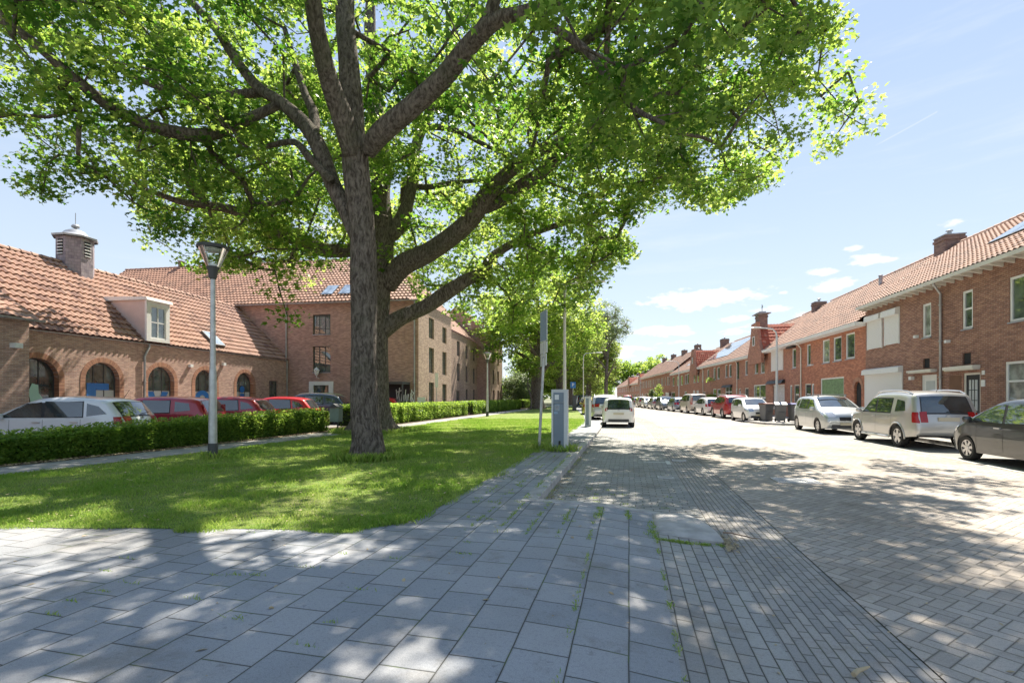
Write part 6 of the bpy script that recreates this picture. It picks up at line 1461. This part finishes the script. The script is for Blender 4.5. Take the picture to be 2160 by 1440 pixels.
def make_tree(name, label, base, limbs, attr, leafspec, cat='tree', group=None, twig=.012, seed=1, flare=(.5, .1, .5), leafn=60, crad=.7, trunkn=20, bark='bark', nleaf_jit=.3, aniso=.6, fill=None):
    rg = np.random.RandomState(seed); t = thing(name, label, cat, base, 0, group); B = Vector(base)
    tk = MB(); node = []; par = []; ext = []
    for li, (pts, rads) in enumerate(limbs):
        p_, r_ = smooth_path(pts, rads); p_, r_ = dens(p_, r_, .3); p_ = [q - B for q in p_]
        rough_tube(tk, p_, r_, trunkn if r_[0] > .2 else 10, .055 if r_[0] > .2 else .06, flare if li == 0 else None, seed + li)
        st = 0 if li else int(len(p_) * .75)
        for q in p_[st:]: node.append(tuple(q))
    tk.build('trunk', M[bark], t, smooth=True, sharp=180)
    A = np.array(attr) - np.array(tuple(B)); node = np.array(node); N0 = len(node)
    d0 = np.array([np.min(((node - a) ** 2).sum(1)) for a in A]); order = np.argsort(d0)
    pos = list(map(np.array, node)); par = [-1] * N0; arr = np.zeros((N0 + len(A) * 4 + 10, 3)); arr[:N0] = node; n = N0; leafend = []
    for k in order:
        a = A[k]; dd = np.sqrt(((arr[:n] - a) ** 2).sum(1)); j = int(np.argmin(dd)); L_ = dd[j]; prev = j; m_ = max(1, min(3, int(L_ / .6)))
        p0 = arr[j].copy()
        for q in range(1, m_ + 1):
            tt = q / m_; pp = p0 * (1 - tt) + a * tt; 
            if q < m_: pp = pp + rg.normal(0, .09 * L_ / 2 + .02, 3) + np.array([0, 0, -.05 * L_ * math.sin(math.pi * tt)])
            arr[n] = pp; par.append(prev); prev = n; n += 1
        leafend.append(prev)
    w = np.zeros(n)
    for e in leafend: w[e] += 1
    for i in range(n - 1, N0 - 1, -1): w[par[i]] += w[i]
    br = MB(); vs = []; fs = []
    for i in range(N0, n):
        a, b2 = Vector(arr[par[i]]), Vector(arr[i]); r1 = twig * w[i] ** .48; r0 = twig * (w[i] if par[i] < N0 else w[par[i]]) ** .48; r0 = min(r0, r1 * 1.5)
        d = (b2 - a)
        if d.length < 1e-4: continue
        d.normalize(); u = d.orthogonal().normalized(); v = d.cross(u); o = len(vs)
        for c_, r_ in ((a, r0), (b2, r1)):
            for q in range(5): an = q * 1.2566; vs.append(c_ + (u * math.cos(an) + v * math.sin(an)) * r_)
        for q in range(5): fs.append((o + q, o + (q + 1) % 5, o + 5 + (q + 1) % 5, o + 5 + q))
    br.v = [tuple(v) for v in vs]; br.f = fs; br.mi = [0] * len(fs); br.build('branches', M[bark], t, smooth=True, sharp=180, recalc=False)
    # leaves
    sz, shape, mat, up = leafspec; C = []; T_ = []
    wp = A + np.array(tuple(B))
    for i, a in enumerate(A):
        k = max(4, int(leafn * rg.uniform(1 - nleaf_jit, 1 + nleaf_jit))); rad = crad * rg.uniform(.75, 1.25)
        p = rg.normal(size=(k, 3)); p /= np.linalg.norm(p, axis=1)[:, None]; p *= (rg.uniform(0, 1, k) ** .45)[:, None] * rad; p[:, 2] *= aniso; p[:, 2] -= .10 * (p[:, 0] ** 2 + p[:, 1] ** 2) / max(rad, .1)
        C.append(a + p); T_.append(np.clip(rg.normal(.42, .2, k) + rg.normal(0, .26), 0, 1))
    C = np.concatenate(C); T_ = np.concatenate(T_)
    leaves('crown', C, sz, shape, M[mat], t, up=up, tone=T_, fold=.25, rng=rg); return t
def sample(cents, n, seed, mask=None, keep=None, hole=None, thin=0.):
    """points in a union of ellipsoids (cx,cy,cz,rx,ry,rz,weight), more towards the shell"""
    rg = np.random.RandomState(seed); out = []; wt = np.array([c[6] * (c[3] * c[4] * c[5]) ** (2 / 3) for c in cents]); wt /= wt.sum()
    while len(out) < n:
        c = cents[rg.choice(len(cents), p=wt)]; d = rg.normal(size=3); d /= np.linalg.norm(d); d *= rg.uniform(.08, 1) ** .42; p = np.array(c[:3]) + d * np.array(c[3:6])
        q = math.sin(p[0] * 1.1 + 1 + seed) * math.sin(p[1] * .9 + 2) * math.sin(p[2] * 1.3 + seed)
        if q > .33: continue
        if p[2] < 2.6: continue
        if thin and p[0] < 2.5 and p[1] > .5 and HOR - F * (p[2] - EYE) / p[1] < -90 and rg.uniform() < thin: continue  # unseen crown above the frame thinned so more sun reaches the lawn
        if mask and p[1] > .5:
            px = CX + F * p[0] / p[1]; py = HOR - F * (p[2] - EYE) / p[1]
            if 0 - 60 < px < 2220 and py > -60:
                if not inpoly(px, py, mask): continue
                if hole and any(((px - h[0]) / h[2]) ** 2 + ((py - h[1]) / h[3]) ** 2 < 1 for h in hole): continue
        if keep and not keep(p): continue
        out.append(p)
    return np.array(out)
HOLES = [(250, 95, 30, 28), (395, 105, 45, 25), (1100, 295, 38, 24), (1310, 60, 26, 30), (1100, 165, 30, 20), (1680, 235, 60, 34), (930, 500, 18, 12), (590, 410, 22, 16), (1485, 330, 20, 14), (1020, 320, 22, 14)]
MASK = [(-500, -900), (-500, 335), (0, 325), (60, 360), (75, 430), (150, 455), (250, 470), (300, 500), (330, 520), (420, 560), (500, 590), (500, 655), (540, 690), (600, 720), (640, 660), (665, 600), (700, 560), (735, 555),
        (830, 640), (900, 640), (960, 650), (1000, 700), (1060, 720), (1160, 700), (1220, 640), (1290, 560), (1345, 520), (1300, 470), (1390, 450), (1420, 400), (1500, 430), (1590, 430), (1590, 380), (1690, 355), (1640, 300), (1720, 300), (1760, 330), (1800, 335), (1830, 260), (1835, 205), (1870, 160), (1850, 110), (1835, 0), (1850, -900)]
T1Y = 12.3; b1 = (*G(776, 966, ZW), ZW); T1Y = b1[1]
def L1(pts, Y0, Y1=None):
    Y1 = Y0 if Y1 is None else Y1; n = len(pts); return [P(p[0], p[1], Y0 + (Y1 - Y0) * i / max(1, n - 1)) for i, p in enumerate(pts)]
w2r = lambda w, Y: w / 2 / F * Y
y0 = b1[1]
limbs1 = [
 ([Vector(b1) - Vector((0, 0, .15))] + L1([(776, 930), (770, 860), (768, 780), (768, 690), (766, 600), (765, 510), (757, 420), (750, 350), (748, 300)], y0, y0 + .15), [w2r(w, y0) for w in (70, 62, 56, 53, 53, 54, 54, 54, 54, 54, 52)]),
 (L1([(742, 330), (722, 250), (700, 190), (683, 130), (668, 60), (655, -30), (630, -160)], y0, y0 - 1.8), [w2r(w, y0) for w in (38, 42, 38, 34, 32, 28, 18)]),
 (L1([(752, 320), (742, 220), (735, 130), (728, 30), (735, -100), (760, -260), (765, -420)], y0, y0 + .8), [w2r(w, y0) for w in (40, 46, 42, 40, 34, 26, 14)]),
 (L1([(775, 320), (805, 280), (870, 225), (935, 165), (975, 115), (1010, 75), (1055, 40), (1110, 25), (1200, -10), (1330, -60)], y0, y0 - 2.6), [w2r(w, y0) for w in (34, 42, 40, 38, 36, 32, 26, 22, 17, 10)]),
 (L1([(1005, 80), (1030, 40), (1045, -10), (1060, -100), (1120, -240)], y0 - 1.2, y0 - 1.0), [w2r(w, y0) for w in (26, 26, 25, 18, 10)]),
 (L1([(752, 500), (728, 440), (698, 380), (672, 310), (640, 260), (590, 215), (545, 185), (500, 130), (455, 60), (400, 0), (330, -80)], y0, y0 + 2.2), [w2r(w, y0) for w in (30, 36, 36, 36, 32, 27, 25, 22, 20, 16, 9)]),
 (L1([(660, 290), (662, 240), (640, 190), (600, 60)], y0 + .8, y0 + 2), [w2r(w, y0) for w in (26, 24, 18, 12)]),
 (L1([(700, 380), (650, 330), (620, 300), (560, 310), (500, 330)], y0, y0 + 2), [.10, .09, .08, .06, .04]),
 (L1([(600, 215), (480, 270), (420, 285), (330, 270), (240, 230), (150, 160), (30, 60), (-150, -20)], y0 + 1.2, y0 - 2.5), [.10, .14, .15, .14, .12, .10, .08, .05]),
 (L1([(1110, 25), (1230, 100), (1290, 180), (1340, 230), (1400, 260)], y0 - 1.8, y0 - 4.2), [.09, .07, .05, .04, .03]),
 (L1([(560, 195), (420, 200), (300, 170), (200, 100), (60, 20)], y0 + 1.4, y0 + 3), [.12, .10, .09, .07, .05]),
]
E1 = [(-2.5, 12., 11.8, 11, 7, 3.6, .9), (-9.5, 12.5, 9.4, 6, 5, 3.2, .9), (4.0, 12.0, 10.2, 5.2, 5, 3.0, .75), (-2.5, 9.6, 10.9, 3.6, 1.5, .9, .6), (-2.3, 11.4, 12.4, 3.4, 2.2, .9, .8), (7.0, 12.0, 13.2, 4.5, 3.5, 1.4, 1.1), (-1.5, 8.8, 9.2, 5.5, 3.2, 2.0, .3), (1.9, 7.8, 7.1, 2.6, 1.6, 1.4, .45), (-6.5, 9.4, 8.6, 3.8, 2.4, 1.8, .4)]  # includes unseen clumps above the frame, added to shade the foreground paving and road
COR = [[(742, 330), (700, 190), (668, 60), (655, -30)], [(752, 320), (735, 130), (728, 0)], [(790, 300), (870, 225), (950, 150), (1010, 75), (1060, 30)], [(728, 440), (672, 310), (590, 215), (500, 130), (420, 30)]]
def clear_limbs(p):
    if p[1] > 12.4 or p[1] < 2: return True
    px, py = CX + F * p[0] / p[1], HOR - F * (p[2] - EYE) / p[1]
    for c in COR:
        for (ax, ay), (bx_, by_) in zip(c[:-1], c[1:]):
            t = max(0, min(1, ((px - ax) * (bx_ - ax) + (py - ay) * (by_ - ay)) / ((bx_ - ax) ** 2 + (by_ - ay) ** 2)))
            if math.hypot(px - ax - t * (bx_ - ax), py - ay - t * (by_ - ay)) < 75: return False
    return True
att1 = sample(E1, 780, 3, MASK, hole=HOLES, thin=.5, keep=clear_limbs)
make_tree('broadleaf_tree', 'big near maple-leaved tree with a thick furrowed trunk, its crown filling the top', b1, limbs1, att1, (.152, STAR, 'leaf', .55), leafn=118, crad=.66, seed=5, flare=(.30, .0, .35), twig=.012, group='old trees on the lawn')
b2 = (*G(783, 911, ZW), ZW); y2_ = b2[1]
limbs2 = [
 ([Vector(b2) - Vector((0, 0, .2))] + L1([(783, 880), (785, 820), (787, 760), (789, 700), (793, 640), (798, 580), (803, 520), (806, 460)], y2_, y2_), [w2r(w, y2_) for w in (86, 78, 68, 64, 61, 58, 54, 50, 46, 42)]),
 (L1([(815, 600), (850, 560), (900, 535), (945, 505), (990, 465), (1020, 420), (1055, 380), (1095, 345), (1140, 318), (1190, 298), (1240, 285), (1330, 250), (1420, 205), (1500, 190), (1580, 150)], y2_, y2_ - 4.5), [w2r(w, y2_) for w in (44, 44, 40, 38, 35, 34, 27, 24, 21, 18, 15, 12, 10, 8, 5)]),
 (L1([(1010, 440), (1050, 425), (1095, 395), (1140, 365), (1180, 330), (1240, 290), (1290, 230)], y2_ - 1, y2_ - 2.5), [w2r(w, y2_) for w in (30, 28, 26, 24, 22, 14, 8)]),
 (L1([(805, 695), (848, 668), (900, 645), (945, 615), (985, 590), (1020, 575), (1035, 545), (1080, 515), (1130, 490), (1210, 465), (1300, 440), (1390, 400)], y2_, y2_ + 1.5), [w2r(w, y2_) for w in (42, 34, 31, 31, 27, 26, 21, 17, 14, 11, 8, 6)]),
 (L1([(790, 530), (735, 528), (690, 528), (640, 512), (590, 490), (540, 462), (480, 440), (430, 432), (378, 425), (310, 400)], y2_, y2_ - 3), [w2r(w, y2_) for w in (32, 28, 27, 24, 22, 19, 17, 14, 11, 7)]),
 (L1([(440, 435), (410, 405), (395, 375), (370, 350), (300, 310)], y2_ - 2.2, y2_ - 3), [.16, .15, .12, .10, .06]),
 (L1([(806, 480), (800, 420), (806, 360), (800, 290), (790, 200), (780, 60), (790, -120)], y2_, y2_ + 1), [w2r(w, y2_) for w in (48, 44, 38, 36, 30, 24, 12)]),
 (L1([(815, 500), (845, 470), (862, 420), (872, 370), (880, 300), (930, 180), (960, 60)], y2_, y2_ + 1.5), [w2r(w, y2_) for w in (34, 34, 26, 26, 22, 18, 12)]),
 (L1([(880, 300), (900, 270), (960, 275), (1030, 310), (1090, 335)], y2_ + 1, y2_), [.14, .13, .12, .09, .05]),
 (L1([(850, 390), (900, 395), (960, 385), (1030, 380)], y2_ + 1, y2_), [.14, .12, .10, .06]),
 (L1([(1390, 230), (1420, 190), (1440, 160), (1500, 120)], y2_ - 4, y2_ - 5), [.12, .1, .09, .05]),
]
E2 = [(-5., 21.5, 12.5, 10, 7.5, 5.5, 1.), (-11.5, 21., 9.6, 5, 5, 3.3, .9), (4.2, 19.5, 9.6, 6, 5.5, 4.2, 1.05), (8.0, 17.5, 10.8, 4.6, 4, 4.0, .95), (-2., 23., 8.2, 5.5, 4.5, 2.8, .8), (2.0, 22., 6.3, 4.0, 3.5, 1.9, .8), (-7.4, 17.5, 6.6, 3.0, 2.4, 2.4, .5), (5.2, 21, 7.8, 3.6, 3.5, 2.2, .8)]
att2 = sample(E2, 980, 11, MASK, hole=HOLES[2:], thin=.7)
make_tree('broadleaf_tree', 'second huge tree right behind the near one, with a moss-dark trunk and long spreading limbs', b2, limbs2, att2, (.205, STAR, 'leaf2', .55), leafn=78, crad=.76, seed=6, flare=(.38, .0, .35), twig=.016, group='old trees on the lawn')

def simple_tree(label, x, y, h, r, cz, rz_, tr, mat='leaf3', n=260, leafn=46, size=.32, seed=1, lean=0., crad=1.1, low=2.2, shape=DIA, name='broadleaf_tree', group='trees farther along the lawn', bark='bark', ry=None, up=.4):
    b = (x, y, ZW); rg = np.random.RandomState(seed); top = h * .78
    main = [Vector((x, y, 0)), Vector((x + lean * .3 + rg.normal(0, .1), y, top * .3)), Vector((x + lean * .7 + rg.normal(0, .2), y, top * .6)), Vector((x + lean, y, top))]; limbs = [(main, [tr, tr * .85, tr * .55, tr * .15])]
    for k in range(7):
        a = k * 2.4 + rg.uniform(0, 1); z0_ = top * rg.uniform(.25, .7); e = rg.uniform(.5, .85); s_ = Vector((x + lean * z0_ / top, y, z0_)); m_ = s_ + Vector((math.cos(a) * r * e * .5, math.sin(a) * r * e * .5, h * .10)); en = s_ + Vector((math.cos(a) * r * e, math.sin(a) * r * e, h * rg.uniform(.08, .3)))
        limbs.append(([s_, m_, en], [tr * .42, tr * .28, tr * .1]))
    cents = [(x + lean, y, cz, r, ry or r, rz_, 1.)] + [(x + lean + math.cos(k * 1.3) * r * .55, y + math.sin(k * 1.3) * r * .5, cz + rg.uniform(-.5, .5) * rz_, r * .5, r * .5, rz_ * .55, .7) for k in range(5)]
    rs = []; q = sample(cents, n, seed)
    q = q[q[:, 2] > low]
    return make_tree(name, label, b, limbs, q, (size, shape, mat, up), leafn=leafn, crad=crad, seed=seed, flare=(.35, 0, .5), twig=.03, trunkn=12, group=group, bark=bark)
simple_tree('third tree of the lawn row, broad crown hiding the far end of the brick block', 3.05, 58, 19, 8.2, 11.3, 7.2, .75, n=420, leafn=60, size=.40, seed=21, low=4.2, crad=1.25)
simple_tree('fourth tree of the lawn row, directly behind the tall slender lamp post', 7.4, 74, 16, 6.2, 9.3, 6.0, .7, n=300, leafn=55, size=.42, seed=22, low=3.2, crad=1.3, mat='leaf3')
simple_tree('fifth tree of the lawn row behind the ticket machine', 10.2, 86, 17, 6.0, 9.5, 6.2, .7, n=280, leafn=50, size=.46, seed=23, low=3., crad=1.3, mat='leafy')
simple_tree('tall yellow-green tree at the right end of the lawn row', 15.5, 98, 19, 6.2, 10.2, 8.6, .6, n=420, leafn=52, size=.5, seed=24, low=2.5, crad=1.3, mat='leafy')
simple_tree('feathery birch-like tree with thin hanging twigs reaching over the street', 15.6, 80, 17.5, 3.8, 13.6, 3.6, .35, n=190, leafn=46, size=.26, seed=25, low=8.5, crad=1.1, mat='leafg', shape=LANCE, name='birch_tree', group=None)
simple_tree('slim young tree on the lawn left of the third old tree', 2.15, 55, 6.5, 1.0, 5.0, 1.6, .10, n=30, leafn=30, size=.25, seed=26, low=2.5, crad=.6, name='young_tree', group=None)
simple_tree('dark tree beyond the path end at the left of the third trunk', 6., 105, 14, 6, 7.5, 6, .5, n=260, leafn=50, size=.6, seed=27, low=.8, crad=1.6, group=None)
simple_tree('dark tree behind the end of the lawn, right of the third trunk', 13.5, 125, 14, 7, 7.5, 6, .5, n=260, leafn=50, size=.6, seed=28, low=.8, crad=1.6, group=None)
simple_tree('light green tree of the row just beyond the tall yellow-green one', 15.2, 112, 16, 5.6, 8.6, 7, .5, n=260, leafn=50, size=.55, seed=33, low=1.5, crad=1.5, mat='leafy')
simple_tree('low light green tree near the far end of the row', 17.5, 128, 14, 5.6, 7.4, 6, .5, n=220, leafn=50, size=.6, seed=34, low=1., crad=1.6, mat='leaf3')
simple_tree('rounded distant tree closing the left side of the street', 22.5, 150, 14, 7, 7.0, 6, .5, n=260, leafn=46, size=.7, seed=29, low=.8, crad=1.6, group=None)
simple_tree('distant green tree over the orange roofs', 47, 205, 18, 9, 12, 6, .6, n=200, leafn=46, size=.9, seed=30, low=3, crad=1.9, group='distant trees behind the roofs')
simple_tree('distant green tree left of the street end', 38, 215, 20, 10, 13.0, 7, .6, n=200, leafn=46, size=.9, seed=31, low=3, crad=1.9, group='distant trees behind the roofs')
simple_tree('distant green tree behind the brown roofs, rightmost far tree', 60, 200, 19, 10, 13, 6, .6, n=200, leafn=46, size=.9, seed=32, low=3, crad=1.9, group='distant trees behind the roofs')
def shrub(label, x, y, r, h, mat, n=60, leafn=40, size=.16, seed=1, crad=.45, group=None, name='shrub'):
    b = (x, y, .1); rg = np.random.RandomState(seed); limbs = [([Vector((x, y, 0)), Vector((x + rg.normal(0, .1), y, h * .5))], [.04, .02])] + [([Vector((x, y, .1)), Vector((x + math.cos(k * 2) * r * .5, y + math.sin(k * 2) * r * .5, h * .6))], [.03, .015]) for k in range(4)]
    q = sample([(x, y, h * .55 + 2.7, r, r, h * .5, 1.)], n, seed); q[:, 2] -= 2.7
    q = q[q[:, 2] > .15]
    return make_tree(name, label, b, limbs, q, (size, LANCE, mat, .4), cat='shrub', leafn=leafn, crad=crad, seed=seed, flare=None, twig=.008, trunkn=6, group=group)
shrub('pale green leafy shrub at the far corner of the brick block', .6, 66, 2.6, 4.8, 'leafg', 120, 50, .3, 41, 1.)
shrub('dark green shrub left of the third old trunk', 2.2, 72, 2.4, 5.0, 'leaf3', 120, 50, .3, 42, 1.)
shrub('tall dark climbing shrub against the facade of the middle terrace', *P(1389, 0, 78)[:2], .55, 3.4, 'leaf3', 40, 30, .2, 43, .4, 'shrubs in front of the terrace')
shrub('pale flowering shrub left of the tall climbing shrub', *P(1376, 0, 79)[:2], .6, 2.6, 'leafg', 40, 30, .2, 44, .4, 'shrubs in front of the terrace')
shrub('narrow dark shrub beside a downpipe on the right terrace', *P(1495, 0, 56)[:2], .6, 3.6, 'leaf3', 50, 36, .2, 45, .5, 'shrubs in front of the terrace')
shrub('small green seedling clump at the foot of the third old tree', 1.9, 56.8, .5, 1.2, 'leafy', 20, 40, .12, 46, .3)
# tall grass tufts at the trunk feet
tx, ty = [], []
for (cx_, cy_, r0_, n_) in ((b1[0], b1[1], .62, 2600), (b2[0], b2[1], 1.35, 2600), (*G(1182, 950, ZW), .26, 500), (*G(1137, 947, ZW), .05, 160), (*G(449, 967, ZW), .12, 200)):
    a = np.random.uniform(0, 6.28, n_); rr_ = r0_ + np.abs(np.random.normal(0, .13, n_)); tx.append(cx_ + rr_ * np.cos(a)); ty.append(cy_ + rr_ * np.sin(a))
tx = np.concatenate(tx); ty = np.concatenate(ty)
tag(blades('tall_grass', tx, ty, np.random.uniform(.08, .22, len(tx)), .012, M['grass'], np.full(len(tx), ZW + .01), .7), 'longer unmown grass around the trunk feet and posts', 'grass', kind='stuff')

n = 9000; fx_ = np.random.uniform(-30, 50, n); hz = (7 + 2.5 * vnoise(fx_, fx_ * 0, .25, 4)) * np.random.uniform(0, 1, n) ** .6
fw_ = leaves('far_woodland', np.stack([fx_, 238 + np.random.uniform(-4, 4, n), hz + .1], 1), 1.5, DIA, M['leaf3'], None, up=.3); tag(fw_, 'hazy low line of distant woodland closing the view between the trees', 'woodland', kind='stuff')
